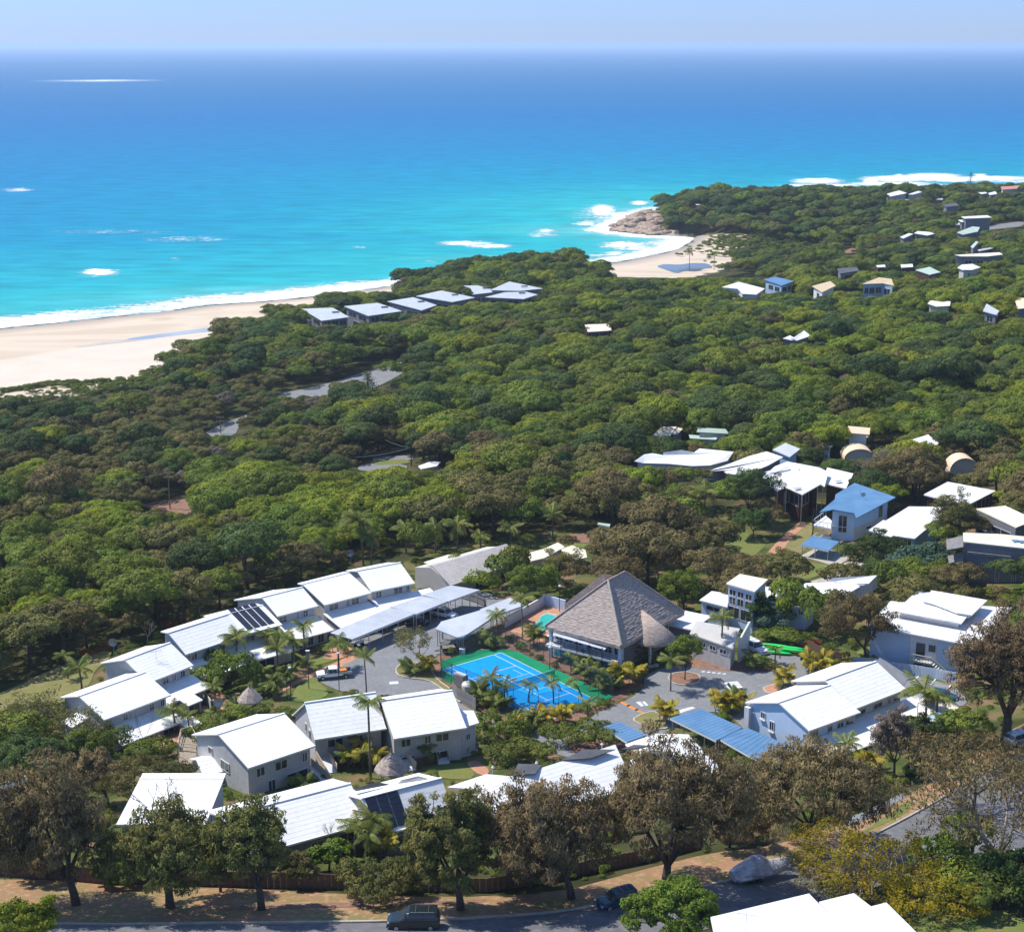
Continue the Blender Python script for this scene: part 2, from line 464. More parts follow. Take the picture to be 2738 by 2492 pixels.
beach_w = [(p.x, p.y) for p in wpoly([(-330, 940), (-120, 900), (0, 880), (300, 848), (560, 818), (840, 795), (1010, 772), (1170, 748), (1170, 768), (1000, 792), (850, 812),
        (740, 832), (650, 862), (590, 885), (530, 925), (490, 960), (455, 985), (430, 1000), (408, 1020), (340, 1030), (250, 1050), (120, 1068), (0, 1085), (-150, 1110), (-330, 1140)])]
cove_w = [(p.x, p.y) for p in wpoly([(1560, 718), (1640, 705), (1740, 685), (1815, 667), (1848, 650), (1858, 634), (1800, 633), (1740, 628), (1800, 620), (1900, 628), (1960, 628),
        (2030, 637), (2000, 655), (1985, 690), (1950, 705), (1925, 722), (1890, 735), (1830, 745), (1700, 742), (1560, 740)])]
white_w = [(p.x, p.y) for p in wpoly([(-330, 985), (0, 963), (200, 930), (330, 908), (480, 884), (640, 872), (600, 895), (530, 930), (480, 965), (430, 1000), (405, 1020), (330, 1020), (250, 1030), (0, 1043), (-330, 1060)])]
rock_w = [(p.x, p.y) for p in wpoly([(1630, 617), (1650, 600), (1700, 580), (1740, 566), (1770, 575), (1765, 605), (1790, 622), (1740, 629)])]
garden_w = [(p.x, p.y) for p in wpoly([(120, 1900), (300, 1760), (480, 1690), (800, 1560), (1100, 1500), (1250, 1440), (1500, 1420), (1700, 1440), (1900, 1360), (2150, 1330), (2400, 1400), (2738, 1350), (2900, 1600),
        (2900, 1900), (2560, 1950), (2350, 2100), (1900, 2180), (1300, 2330), (700, 2340), (0, 2320), (-200, 2300), (-200, 2100)])]

# terrain attributes
sandd = np.maximum(dist_poly(GX, GY, beach_w), dist_poly(GX, GY, cove_w))
whited = dist_poly(GX, GY, white_w)
rockd = dist_poly(GX, GY, rock_w)
gard = dist_poly(GX, GY, garden_w)
A_sand = np.clip(0.5 + sandd / 10.0, 0, 1)
A_white = np.clip(0.5 + whited / 11.0, 0, 1)
A_wet = np.clip(1 - GSD / 26.0, 0, 1)
A_rock = np.clip(0.5 + rockd / 6.0, 0, 1)
A_gard = np.clip(0.5 + gard / 8.0, 0, 1)
GZ = GZ + np.where(rockd > 0, np.clip(rockd, 0, 12) * 0.34, 0)

def _ground_mat():
    m, nt, b = new_mat('ground_cover')
    L = nt.links
    b.inputs['Roughness'].default_value = .95; b.inputs['Specular IOR Level'].default_value = .1
    geo = N(nt, 'ShaderNodeNewGeometry')
    def att(n):
        a = N(nt, 'ShaderNodeAttribute'); a.attribute_name = n; return a.outputs['Fac']
    def noise(scale, detail=4, src=None):
        n = N(nt, 'ShaderNodeTexNoise'); n.inputs['Scale'].default_value = scale; n.inputs['Detail'].default_value = detail
        L.new(src or geo.outputs['Position'], n.inputs['Vector']); return n.outputs[0]
    def ramp(f, stops):
        r = N(nt, 'ShaderNodeValToRGB'); e = r.color_ramp.elements
        while len(e) < len(stops): e.new(.5)
        for i, (p, c) in enumerate(stops): e[i].position = p; e[i].color = (*c, 1)
        L.new(f, r.inputs[0]); return r.outputs[0]
    def mix(f, a, c):
        x = N(nt, 'ShaderNodeMix'); x.data_type = 'RGBA'
        L.new(f, x.inputs[0]); L.new(a, x.inputs[6]); L.new(c, x.inputs[7]); return x.outputs[2]
    def edge(a, nscale, amp, w=.12):
        """attribute + noise pushed through a soft step"""
        s = N(nt, 'ShaderNodeMath', operation='SUBTRACT'); L.new(noise(nscale, 6), s.inputs[0]); s.inputs[1].default_value = .5
        mm = N(nt, 'ShaderNodeMath', operation='MULTIPLY_ADD'); L.new(s.outputs[0], mm.inputs[0]); mm.inputs[1].default_value = amp; L.new(a, mm.inputs[2])
        r = N(nt, 'ShaderNodeMapRange'); r.interpolation_type = 'SMOOTHSTEP'; r.inputs[1].default_value = .5 - w; r.inputs[2].default_value = .5 + w
        L.new(mm.outputs[0], r.inputs[0]); return r.outputs[0]
    forest = ramp(noise(.12), [(.35, (.030, .034, .014)), (.55, (.055, .06, .02)), (.72, (.12, .085, .05))])
    garden = ramp(noise(.22, 6), [(.36, (.055, .075, .02)), (.48, (.09, .11, .03)), (.60, (.17, .12, .06)), (.72, (.25, .15, .10))])
    st = N(nt, 'ShaderNodeMapping'); st.inputs['Rotation'].default_value = (0, 0, -.55); st.inputs['Scale'].default_value = (.006, .06, 1)
    L.new(geo.outputs['Position'], st.inputs['Vector'])
    sand = ramp(noise(1.0, 4, st.outputs[0]), [(.36, (.52, .425, .32)), (.56, (.60, .505, .395)), (.7, (.49, .395, .30))])
    white = ramp(noise(.08), [(.3, (.58, .50, .41)), (.7, (.63, .55, .46))])
    wet = ramp(att('wet'), [(.0, (.55, .44, .34)), (.6, (.44, .36, .29)), (.9, (.31, .28, .25))])
    rock = ramp(noise(.5, 8), [(.3, (.12, .09, .07)), (.5, (.34, .26, .2)), (.7, (.46, .36, .28))])
    col = mix(edge(att('garden'), .2, .5), forest, garden)
    wf = N(nt, 'ShaderNodeMapRange'); wf.inputs[1].default_value = .05; wf.inputs[2].default_value = .6
    L.new(att('wet'), wf.inputs[0])
    s1 = mix(wf.outputs[0], sand, wet)
    s2 = mix(edge(att('white'), .05, .35, .3), s1, white)
    col = mix(edge(att('sand'), .09, 1.5), col, s2)
    col = mix(edge(att('rock'), .2, .5), col, rock)
    L.new(col, b.inputs['Base Color'])
    bp = N(nt, 'ShaderNodeBump'); bp.inputs['Strength'].default_value = .35; bp.inputs['Distance'].default_value = .4
    L.new(noise(.8, 6), bp.inputs['Height']); L.new(bp.outputs[0], b.inputs['Normal'])
    return m
M['ground'] = _ground_mat()

# the land as one grid, parted into beach and ground, with a skirt that carries on far beyond the frame
ny, nx = GX.shape
ext_x = np.array([-3200.0, -1500, -700, -380]); ext_x2 = np.array([760.0, 1100, 2200, 4200])
allx = np.concatenate([ext_x, gxs, ext_x2]); ally = np.concatenate([[-900.0, -300, -50, 20], gys, [1960, 2100, 2500]])
AX, AY = np.meshgrid(allx, ally)
def _ext(A):
    return np.pad(A, ((4, 3), (4, 4)), mode='edge')
AZ = _ext(GZ)
_, sdall = _height(AX, AY)
farm = np.ones(AX.shape, bool); farm[4:-3, 4:-4] = False
AZ = np.where(farm & (sdall < 20), np.clip(0.03 * sdall, -5, .6), AZ)
AZ = np.where(farm & (sdall >= 20), np.maximum(AZ, .6), AZ)
rows, cols = AX.shape
idx = np.arange(rows * cols).reshape(rows, cols)
Q = np.stack([idx[:-1, :-1], idx[:-1, 1:], idx[1:, 1:], idx[1:, :-1]], -1).reshape(-1, 4)
cxs = (AX[:-1, :-1] + AX[1:, 1:]).ravel() / 2; cys = (AY[:-1, :-1] + AY[1:, 1:]).ravel() / 2
fsand = np.maximum(dist_poly(cxs, cys, beach_w), dist_poly(cxs, cys, cove_w))
fsd = dist_poly(cxs, cys, land)
isb = (fsand > 0) | ((fsd < 3) & (cys < 900))
VV = np.stack([AX.ravel(), AY.ravel(), AZ.ravel()], -1)
atts = {'sand': np.where(_ext(GSD) < 6, np.maximum(_ext(A_sand), .0), _ext(A_sand)), 'white': _ext(A_white), 'wet': _ext(A_wet), 'rock': _ext(A_rock), 'garden': _ext(A_gard)}
for nm, sel in (('beach', isb), ('ground', ~isb)):
    q = Q[sel]; used, inv = np.unique(q, return_inverse=True)
    me = np_mesh(nm, VV[used], inv.reshape(-1, 4), M['ground'], True)
    for k, a in atts.items():
        at_ = me.attributes.new(k, 'FLOAT', 'POINT'); at_.data.foreach_set('value', a.ravel()[used].astype(np.float32))
    o = link(bpy.data.objects.new(nm, me)); tag(o, kind='structure')

# ------------------------------------------------------------------ sea
foam_px = [(265, 728, 44, 9, 1.2), (1240, 651, 60, 6, 1.1), (1310, 658, 55, 5, 1.1), (1458, 618, 24, 5, .9), (865, 693, 8, 4, .6), (960, 662, 18, 4, .4), (1150, 700, 12, 3, .5), (475, 692, 10, 4, .5),
           (1612, 562, 30, 15, 1.25), (1690, 574, 70, 8, 1.1), (1710, 543, 22, 6, 1), (1568, 598, 30, 5, 1.0), (1640, 585, 60, 12, .6), (1640, 610, 45, 14, .9), (1600, 580, 60, 30, .35), (1670, 655, 60, 10, 1), (1690, 664, 50, 7, .8),
           (1731, 648, 8, 4, .9), (1644, 678, 26, 6, .9), (1600, 684, 30, 5, .6), (1450, 628, 40, 6, .5), (1790, 655, 60, 14, .9), (1750, 672, 60, 12, .9), (1400, 700, 60, 6, .5),
           (2185, 484, 62, 7, 1.35), (2230, 497, 60, 5, 1.1), (2150, 496, 60, 4, .8), (2330, 484, 22, 10, 1.2), (2400, 478, 90, 8, 1.3), (2490, 474, 80, 10, 1.4), (2560, 480, 80, 7, 1.2), (2380, 492, 120, 6, 1.0), (2480, 497, 90, 5, .8), (2404, 469, 10, 4, .9),
           (2650, 477, 110, 6, 1.2), (2620, 470, 20, 6, .9), (2700, 484, 60, 5, .8), (2350, 505, 60, 6, .7),
           (206, 215, 60, 4.5, 1.5), (330, 218, 70, 4, 1.5), (380, 216, 50, 3.5, 1.2), (230, 212, 12, 5, 1.2), (50, 508, 40, 5, .6), (500, 640, 100, 8, .3), (300, 620, 160, 6, .2), (1560, 715, 30, 8, .6)]
wx = np.concatenate([-np.geomspace(52000, 620, 26), np.arange(-600, 900, 3.6), np.geomspace(930, 52000, 26)])
wy = np.concatenate([[-900, -300, 100, 300], np.arange(400, 1500, 4.5), np.geomspace(1515, 4400, 60), np.arange(4440, 5700, 16), np.geomspace(5800, 37000, 30)])
WX, WY = np.meshgrid(wx, wy)
WS = -dist_poly(WX, WY, land)
foam = np.zeros(WX.shape)
for a, b, rx, ry, s in foam_px:
    c = at(a, b, 0); e = at(a + rx, b, 0); t = at(a, b - ry, 0); u = at(a, b + ry, 0)
    hx = abs(e.x - c.x); hy = max((t.y - u.y) / 2, 3.0)
    lx = (WX - c.x - (WY - c.y) * c.x / c.y) / hx; ly = (WY - c.y) / hy
    foam = np.maximum(foam, s * np.clip(1.5 - np.sqrt(lx * lx + ly * ly) * 1.1, 0, 1))
shore = np.clip(1.15 - np.abs(WS - 7) / 12.0, 0, 1.2) * np.where(WY < 1050, 1.25, .8)
shore = np.maximum(shore, np.where((WX < -60) & (WY < 760), np.clip(1.15 - np.abs(WS - 14) / 16.0, 0, 1.2), 0))
water_me = np_mesh('sea', np.stack([WX.ravel(), WY.ravel(), np.zeros(WX.size)], -1),
                   (lambda i: np.stack([i[:-1, :-1], i[:-1, 1:], i[1:, 1:], i[1:, :-1]], -1).reshape(-1, 4))(np.arange(WX.size).reshape(WX.shape)), None, True)
for k, a in {'foam': foam, 'shore': shore, 'offshore': WS}.items():
    at_ = water_me.attributes.new(k, 'FLOAT', 'POINT'); at_.data.foreach_set('value', a.ravel().astype(np.float32))
def _sea_mat():
    m, nt, b = new_mat('sea_water')
    L = nt.links
    geo = N(nt, 'ShaderNodeNewGeometry')
    def att(n):
        a = N(nt, 'ShaderNodeAttribute'); a.attribute_name = n; return a.outputs['Fac']
    def noise(scale, detail=4, rot=0.0, sx=1.0, sy=1.0):
        mp = N(nt, 'ShaderNodeMapping'); mp.inputs['Rotation'].default_value = (0, 0, rot); mp.inputs['Scale'].default_value = (sx * scale, sy * scale, scale)
        L.new(geo.outputs['Position'], mp.inputs['Vector'])
        n = N(nt, 'ShaderNodeTexNoise'); n.inputs['Scale'].default_value = 1; n.inputs['Detail'].default_value = detail
        L.new(mp.outputs[0], n.inputs['Vector']); return n.outputs[0]
    def math_(op, a, c, d=None):
        x = N(nt, 'ShaderNodeMath', operation=op)
        for i, v in enumerate((a, c, d)):
            if v is None: continue
            if isinstance(v, (int, float)): x.inputs[i].default_value = v
            else: L.new(v, x.inputs[i])
        return x.outputs[0]
    # distance offshore, broken by long swell bands, gives the depth of the water and with it its colour
    swell = noise(.011, 4, .25, .35, 1.6)
    off = math_('ADD', att('offshore'), math_('MULTIPLY', math_('SUBTRACT', swell, .5), 170))
    f = math_('POWER', math_('DIVIDE', math_('MAXIMUM', off, 0.0), 9000.0), .42)
    r = N(nt, 'ShaderNodeValToRGB'); e = r.color_ramp.elements
    stops = [(0.0, (.13, .42, .42)), (.13, (.015, .35, .39)), (.22, (.0, .235, .37)), (.32, (.0, .175, .36)), (.46, (.0, .125, .32)), (.65, (.0, .11, .275)), (1.0, (.0, .10, .24))]
    while len(e) < len(stops): e.new(.5)
    for i, (p, c) in enumerate(stops): e[i].position = p; e[i].color = (*c, 1)
    L.new(f, r.inputs[0])
    hs = N(nt, 'ShaderNodeHueSaturation')
    chop = noise(.07, 8, .12, .5, 1.3)
    v = math_('MULTIPLY_ADD', math_('SUBTRACT', chop, .5), .9, 1.0)
    L.new(v, hs.inputs['Value']); L.new(r.outputs[0], hs.inputs['Color'])
    # foam
    fn = noise(.22, 9, .2, .4, 1.5)
    fn2 = noise(.8, 6, .2, .5, 1.2)
    fa = math_('MAXIMUM', math_('MULTIPLY', att('foam'), .92), math_('MULTIPLY', att('shore'), math_('MULTIPLY_ADD', noise(.012, 3, .6, 1, 1), 1.6, .12)))
    ff = math_('ADD', fa, math_('MULTIPLY', math_('SUBTRACT', math_('ADD', fn, math_('MULTIPLY', math_('SUBTRACT', fn2, .5), .8)), .5), 2.7))
    mr = N(nt, 'ShaderNodeMapRange'); mr.interpolation_type = 'SMOOTHSTEP'; mr.inputs[1].default_value = .22; mr.inputs[2].default_value = .78
    L.new(ff, mr.inputs[0])
    gate = N(nt, 'ShaderNodeMapRange'); gate.inputs[1].default_value = .02; gate.inputs[2].default_value = .22
    L.new(fa, gate.inputs[0])
    fm = math_('MULTIPLY', mr.outputs[0], gate.outputs[0])
    mx = N(nt, 'ShaderNodeMix'); mx.data_type = 'RGBA'; mx.inputs[7].default_value = (.82, .85, .86, 1)
    L.new(fm, mx.inputs[0]); L.new(hs.outputs[0], mx.inputs[6]); L.new(mx.outputs[2], b.inputs['Base Color'])
    df = N(nt, 'ShaderNodeBsdfDiffuse'); gl = N(nt, 'ShaderNodeBsdfGlossy'); gl.inputs['Roughness'].default_value = .35; ms = N(nt, 'ShaderNodeMixShader'); ms.inputs[0].default_value = .05
    L.new(mx.outputs[2], df.inputs[0]); L.new(df.outputs[0], ms.inputs[1]); L.new(gl.outputs[0], ms.inputs[2]); L.new(ms.outputs[0], nt.nodes['Material Output'].inputs[0])
    bp = N(nt, 'ShaderNodeBump'); bp.inputs['Strength'].default_value = .9; bp.inputs['Distance'].default_value = 2.2
    L.new(math_('ADD', noise(.06, 6, .15, .45, 1.3), math_('MULTIPLY', fm, .3)), bp.inputs['Height']); L.new(bp.outputs[0], df.inputs['Normal']); L.new(bp.outputs[0], gl.inputs['Normal'])
    return m
water_me.materials.append(_sea_mat())
sea = link(bpy.data.objects.new('sea', water_me)); tag(sea, kind='structure')

# ------------------------------------------------------------------ the air
hz = MB(); hz.box(0, 17000, -7.0, 110000, 45000, 123.5)
haze_m = bpy.data.materials.new('haze_air'); haze_m.use_nodes = True
hn = haze_m.node_tree; hn.nodes.remove(hn.nodes['Principled BSDF'])
pv = hn.nodes.new('ShaderNodeVolumePrincipled'); pv.inputs['Color'].default_value = (.68, .81, .99, 1); pv.inputs['Density'].default_value = 8e-5
pv.inputs['Anisotropy'].default_value = 0.2
hn.links.new(pv.outputs[0], hn.nodes['Material Output'].inputs['Volume'])
haze = hz.build('haze', haze_m); tag(haze, kind='stuff')
# ------------------------------------------------------------------ ground sheets (roads, lawns, paving)
def fill_mesh(pts, step=3.0, dz=0.05, zfix=None):
    bm = bmesh.new()
    vs = [bm.verts.new((p[0], p[1], 0)) for p in pts]
    f = bm.faces.new(vs)
    bmesh.ops.triangulate(bm, faces=[f])
    for _ in range(7):
        long = [e for e in bm.edges if e.calc_length() > step]
        if not long: break
        bmesh.ops.subdivide_edges(bm, edges=long, cuts=1)
        bmesh.ops.triangulate(bm, faces=bm.faces[:])
    for v in bm.verts:
        v.co.z = (ground(v.co.x, v.co.y) + dz) if zfix is None else zfix
    bmesh.ops.recalc_face_normals(bm, faces=bm.faces[:])
    return bm

SHEETS = []
def sheet(name, px, m, dz=0.05, kind='structure', kerb=0.0, world=None, zfix=None, label=None, cat=None, round_=True, step=3.0):
    """a draped ground sheet; kerb > 0 lifts it on a concrete edge of that height"""
    P = world if world else [gp(a, b) for a, b in px]
    if round_:
        Q = []
        n = len(P)
        for i in range(n):
            a, b = P[i], P[(i + 1) % n]
            Q += [a.lerp(b, .2), a.lerp(b, .8)]
        P = Q
    SHEETS.append(([(p.x, p.y) for p in P], name))
    bm = fill_mesh(P, step, dz + kerb, zfix)
    if kerb:
        bed = [e for e in bm.edges if e.is_boundary]
        r = bmesh.ops.extrude_edge_only(bm, edges=bed)
        for g in r['geom']:
            if isinstance(g, bmesh.types.BMVert): g.co.z -= kerb + .1
    if bm.faces and bm.faces[:][0].normal.z < 0 and not kerb:
        bmesh.ops.reverse_faces(bm, faces=bm.faces[:])
    me = bpy.data.meshes.new(name); bm.to_mesh(me); bm.free()
    me.materials.append(m)
    o = link(bpy.data.objects.new(name, me)); tag(o, label, cat, None, kind)
    return o

def kerb_line(px, w=.22, h=.14, closed=True, name='kerb', world=None, m=None):
    P = world if world else [gp(a, b) for a, b in px]
    n = len(P); Q = []
    for i in range(n if closed else n - 1):
        a, b = P[i], P[(i + 1) % n]
        Q += [a.lerp(b, .2), a.lerp(b, .8)] if closed else [a, a.lerp(b, .5)]
    if closed: Q.append(Q[0])
    else: Q.append(P[-1])
    mb = MB()
    for a, b in zip(Q, Q[1:]):
        a = Vector((a.x, a.y, ground(a.x, a.y) + h / 2 + .03)); b = Vector((b.x, b.y, ground(b.x, b.y) + h / 2 + .03))
        mb.bar(a, b + (b - a).normalized() * .05, w, h + .1)
    o = mb.build(name, m or M['concrete']); tag(o, kind='structure'); return o

# ------------------------------------------------------------------ building helpers
def n_away(a):
    n = Vector((-a.y, a.x, 0)).normalized()
    return n if n.y > 0 else -n

FOOT = []      # footprints kept clear of trees
def foot(P): FOOT.append([(p[0], p[1]) for p in P])

def add_window(root, A, B, t0, t1, z0, z1, out, frame=None, name='window', pane=True, mullions=1, depth=.09):
    """window on the wall A->B (world, floor line), t in metres along, z heights absolute; out = outward unit normal"""
    a = (B - A); a.z = 0; L = a.length; a.normalize()
    frame = frame or M['frame']
    def box(mb, s0, s1, h0, h1, d0, d1):
        V = []
        for d in (d0, d1):
            for s, h in ((s0, h0), (s1, h0), (s1, h1), (s0, h1)):
                p = A + a * s + out * d; V.append((p.x, p.y, h))
        F = [(0, 1, 2, 3), (7, 6, 5, 4), (0, 4, 5, 1), (1, 5, 6, 2), (2, 6, 7, 3), (3, 7, 4, 0)]
        mb.add(V, F)
    f = MB(); w = .07
    box(f, t0, t1, z0, z0 + w, -.02, depth); box(f, t0, t1, z1 - w, z1, -.02, depth)
    box(f, t0, t0 + w, z0 + w, z1 - w, -.02, depth); box(f, t1 - w, t1, z0 + w, z1 - w, -.02, depth)
    for k in range(1, mullions + 1):
        s = t0 + (t1 - t0) * k / (mullions + 1)
        box(f, s - w / 2, s + w / 2, z0 + w, z1 - w, -.02, depth * .8)
    fo = f.build(name, frame, root)
    if pane:
        p = MB(); box(p, t0 + w, t1 - w, z0 + w, z1 - w, -.02, depth - .03)
        p.build('pane', M['glass'], fo)
    return fo

def fix_normals(o):
    bm = bmesh.new(); bm.from_mesh(o.data)
    bmesh.ops.recalc_face_normals(bm, faces=bm.faces[:])
    bm.to_mesh(o.data); bm.free(); return o

def slope(mb, p00, p01, p10, p11, t=.16, course=.62, lift=.012):
    """tiled slope: p00,p01 eave ends, p10,p11 upper ends; stepped courses"""
    L = ((p10 - p00).length + (p11 - p01).length) / 2
    n = max(1, int(round(L / course)))
    up = Vector((0, 0, lift)); dn = Vector((0, 0, t))
    for k in range(n):
        a, b = k / n, (k + 1) / n
        A0 = p00.lerp(p10, a) + up; A1 = p01.lerp(p11, a) + up; B0 = p00.lerp(p10, b); B1 = p01.lerp(p11, b)
        C0 = p00.lerp(p10, a) - dn; C1 = p01.lerp(p11, a) - dn; D0 = p00.lerp(p10, b) - dn; D1 = p01.lerp(p11, b) - dn
        mb.add([A0, A1, B1, B0, C0, C1, D1, D0], [(0, 1, 2, 3), (7, 6, 5, 4), (4, 5, 1, 0), (5, 6, 2, 1), (7, 4, 0, 3), (6, 7, 3, 2)])

class Gable:
    def __init__(s, root, E1, E2, Rp, ze, zb, Bp=None, end='L', back=None, roofm=None, wallm=None, inset=.55, ginset=.35, tiled=True, drop=1.0, backwall=None, fascia=True, ridge_h=None, ridge_s=None):
        """front eave pixels E1,E2 at height ze; ridge pixel Rp and back eave pixel Bp at the named end"""
        s.root = root; s.zb = zb; s.ze = ze
        A = at(*E1, ze); B = at(*E2, ze)
        a = (B - A).normalized(); n = n_away(a)
        s.A, s.B, s.a, s.n, s.L = A, B, a, n, (B - A).length
        E = A if end == 'L' else B
        if Rp is not None:
            r = on_plane(*Rp, E, a); s.sr = (r - E).dot(n); s.zr = r.z
        else: s.sr, s.zr = ridge_s, ze + ridge_h
        if Bp is not None:
            b = on_plane(*Bp, E, a); s.sb = (b - E).dot(n); s.zbk = b.z
        else:
            s.sb = back if back else 2 * s.sr; s.zbk = s.zr - (s.sb - s.sr) * (s.zr - ze) / s.sr
        P = lambda t, q, z: Vector((A.x + a.x * t + n.x * q, A.y + a.y * t + n.y * q, z))
        s.P = P
        print('gable %-28s L %.1f ridge %.1f m in, +%.1f; back %.1f m, +%.1f; eave %.1f above base' % (root.name, s.L, s.sr, s.zr - ze, s.sb, s.zbk - ze, ze - zb))
        roofm = roofm or M['roof_white']; wallm = wallm or M['wall_block']
        mb = MB()
        slope(mb, P(0, 0, ze), P(s.L, 0, ze), P(0, s.sr, s.zr), P(s.L, s.sr, s.zr), course=.62 if tiled else 99)
        slope(mb, P(s.L, s.sb, s.zbk), P(0, s.sb, s.zbk), P(s.L, s.sr, s.zr), P(0, s.sr, s.zr), course=.62 if tiled else 99)
        mb.bar(P(-.02, s.sr, s.zr + .03), P(s.L + .02, s.sr, s.zr + .03), .26, .12)
        for q, z in ((0, ze), (s.sb, s.zbk)):
            mb.bar(P(-.03, q - (.07 if q == 0 else -.07), z - .09), P(s.L + .03, q - (.07 if q == 0 else -.07), z - .09), .13, .2)
        s.roof = fix_normals(mb.build('roof', roofm, root))
        g = ginset; t0, t1 = g, s.L - g; f, k = inset, s.sb - .4
        zf = ze + (s.zr - ze) * f / s.sr - .2; zk = s.zbk + (s.zr - s.zbk) * .4 / max(s.sb - s.sr, .5) - .2
        lo = zb - drop
        V = []
        for t in (t0, t1):
            V += [P(t, f, lo), P(t, k, lo), P(t, k, zk), P(t, s.sr, s.zr - .2), P(t, f, zf)]
        F = [(0, 1, 2, 3, 4), (9, 8, 7, 6, 5), (0, 4, 9, 5), (1, 6, 7, 2), (2, 7, 8, 3), (3, 8, 9, 4), (0, 5, 6, 1)]
        w = MB(); w.add(V, F); s.wall = fix_normals(w.build('wall', wallm, root))
        foot([P(-.5, -.5, 0), P(s.L + .5, -.5, 0), P(s.L + .5, s.sb + .5, 0), P(-.5, s.sb + .5, 0)])
        s.W0, s.W1 = P(t0, f, zb), P(t1, f, zb)
        s.G0, s.G1 = P(t0, f, zb), P(t0, k, zb)       # left gable wall, front to back
        s.H0, s.H1 = P(t1, f, zb), P(t1, k, zb)
        s.g = g; s.f = f; s.k = k
    def front(s, specs, h0, h1, **kw):
        """windows on the front wall: specs are (start, end) fractions of the wall"""
        L = (s.W1 - s.W0).length
        for a, b in specs: add_window(s.root, s.W0, s.W1, a * L, b * L, s.zb + h0, s.zb + h1, -s.n, **kw)
    def gable(s, side, specs, **kw):
        G = (s.G0, s.G1) if side == 'L' else (s.H0, s.H1)
        L = (G[1] - G[0]).length; out = -s.a if side == 'L' else s.a
        for a, b, h0, h1 in specs: add_window(s.root, G[0], G[1], a * L, b * L, s.zb + h0, s.zb + h1, out, **kw)
    def skirt(s, t0, t1, out, htop, hout, wall=1.4, roofm=None, wallm=None, doors=True, wins=((.1, .3), (.45, .6), (.72, .9))):
        """lower roof leaning on the front wall between t0 and t1 metres, reaching `out` metres forward, over ground-floor walls"""
        P = s.P; zt, zo = s.zb + htop, s.zb + hout
        mb = MB(); slope(mb, P(t0, -out, zo), P(t1, -out, zo), P(t0, s.f, zt), P(t1, s.f, zt), course=.62)
        mb.bar(P(t0 - .03, -out - .07, zo - .08), P(t1 + .03, -out - .07, zo - .08), .13, .2)
        fix_normals(mb.build('lower_roof', roofm or M['roof_white'], s.root))
        q = -out + wall; zq = zo + (zt - zo) * wall / (out + s.f) - .2
        w = MB(); V = []
        for t in (t0 + .3, t1 - .3):
            V += [P(t, q, s.zb - 1), P(t, s.f + .05, s.zb - 1), P(t, s.f + .05, zt - .25), P(t, q, zq)]
        w.add(V, [(3, 2, 1, 0), (4, 5, 6, 7), (0, 4, 7, 3), (1, 2, 6, 5), (3, 7, 6, 2), (0, 1, 5, 4)])
        fix_normals(w.build('lower_wall', wallm or M['wall_block'], s.root))
        A = P(t0 + .3, q, s.zb); B = P(t1 - .3, q, s.zb); L = (B - A).length
        for a, b in wins: add_window(s.root, A, B, a * L, b * L, s.zb + .3, s.zb + min(2.1, zq - s.zb - .15), -s.n, frame=M['frame'])
        foot([P(t0, -out - .3, 0), P(t1, -out - .3, 0), P(t1, 0, 0), P(t0, 0, 0)])

def slab_house(name, label, cat, roofs, zb=None, wallm=None, roofm=None, wins=(), inset=.5, thick=.22, drop=2.0, group=None, open_=False, posts=(), wallh=None, sub=None):
    """roofs: list of polygons of (px, py, height above base); walls stand under each, or posts when open_"""
    c = [sum(p[i] for p in roofs[0]) / len(roofs[0]) for i in range(3)]
    if zb is None:
        zb = 15.0
        for _ in range(12):
            q = at(c[0], c[1], zb + c[2]); zb = ground(q.x, q.y)
    q = at(c[0], c[1], zb + c[2])
    root = thing(name, (q.x, q.y, zb), label, cat, group)
    res = []
    for ri, poly in enumerate(roofs):
        P = [at(a, b, zb + h) for a, b, h in poly]
        mb = MB(); mb.slab(P, thick)
        rm = roofm[ri] if isinstance(roofm, (list, tuple)) else (roofm or M['roof_white_flat'])
        mb.build('roof', rm, root)
        cc = sum(P, Vector()) / len(P)
        Wp = [p + (cc - p).normalized() * min(inset, (cc - p).length * .3) * 1.3 for p in P]
        res.append((P, Wp))
        foot([p + (p - cc).normalized() * 1.0 for p in P])
        if not open_ and not (isinstance(sub, (list, tuple)) and ri in sub):
            w = MB(); w.prism([(p.x, p.y) for p in Wp], zb - drop, [p.z - thick + .03 for p in (Wp if False else Wp)])
            w.build('wall', wallm or M['wall_white'], root)
    cz = {}
    for (ri, e, a, b, h0, h1) in wins:
        P, Wp = res[ri]; n = len(Wp)
        A = Wp[e].copy(); B = Wp[(e + 1) % n].copy(); A.z = B.z = zb
        d = (B - A); L = d.length; out = Vector((d.y, -d.x, 0)).normalized()
        cc = sum(Wp, Vector()) / n
        if out.dot(((A + B) / 2 - cc)) < 0: out = -out
        add_window(root, A, B, a * L, b * L, zb + h0, zb + h1, out)
    for (ri, e, t) in posts:
        P, Wp = res[ri]; n = len(P)
        p = P[e].lerp(P[(e + 1) % n], t); cc = sum(P, Vector()) / n
        p = p + (cc - p).normalized() * .3
        g = ground(p.x, p.y)
        mb = MB(); mb.box(p.x, p.y, g - .3, .12, .12, p.z - thick - g + .32)
        mb.build('post', M['steel'], root)
    root['zb'] = zb
    return root, res, zb
# ------------------------------------------------------------------ the resort's white tiled buildings
def gb(px, py):          # ground height under a pixel
    return gp(px, py).z

def resort(name, label, E1, base=None, group=None, zb=None):
    z = zb if zb is not None else gp(*base).z
    p = at(E1[0], E1[1], z + 4.9)
    return thing(name, (p.x, p.y, z), label, 'house', group), z

RG = 'white tiled resort townhouses'
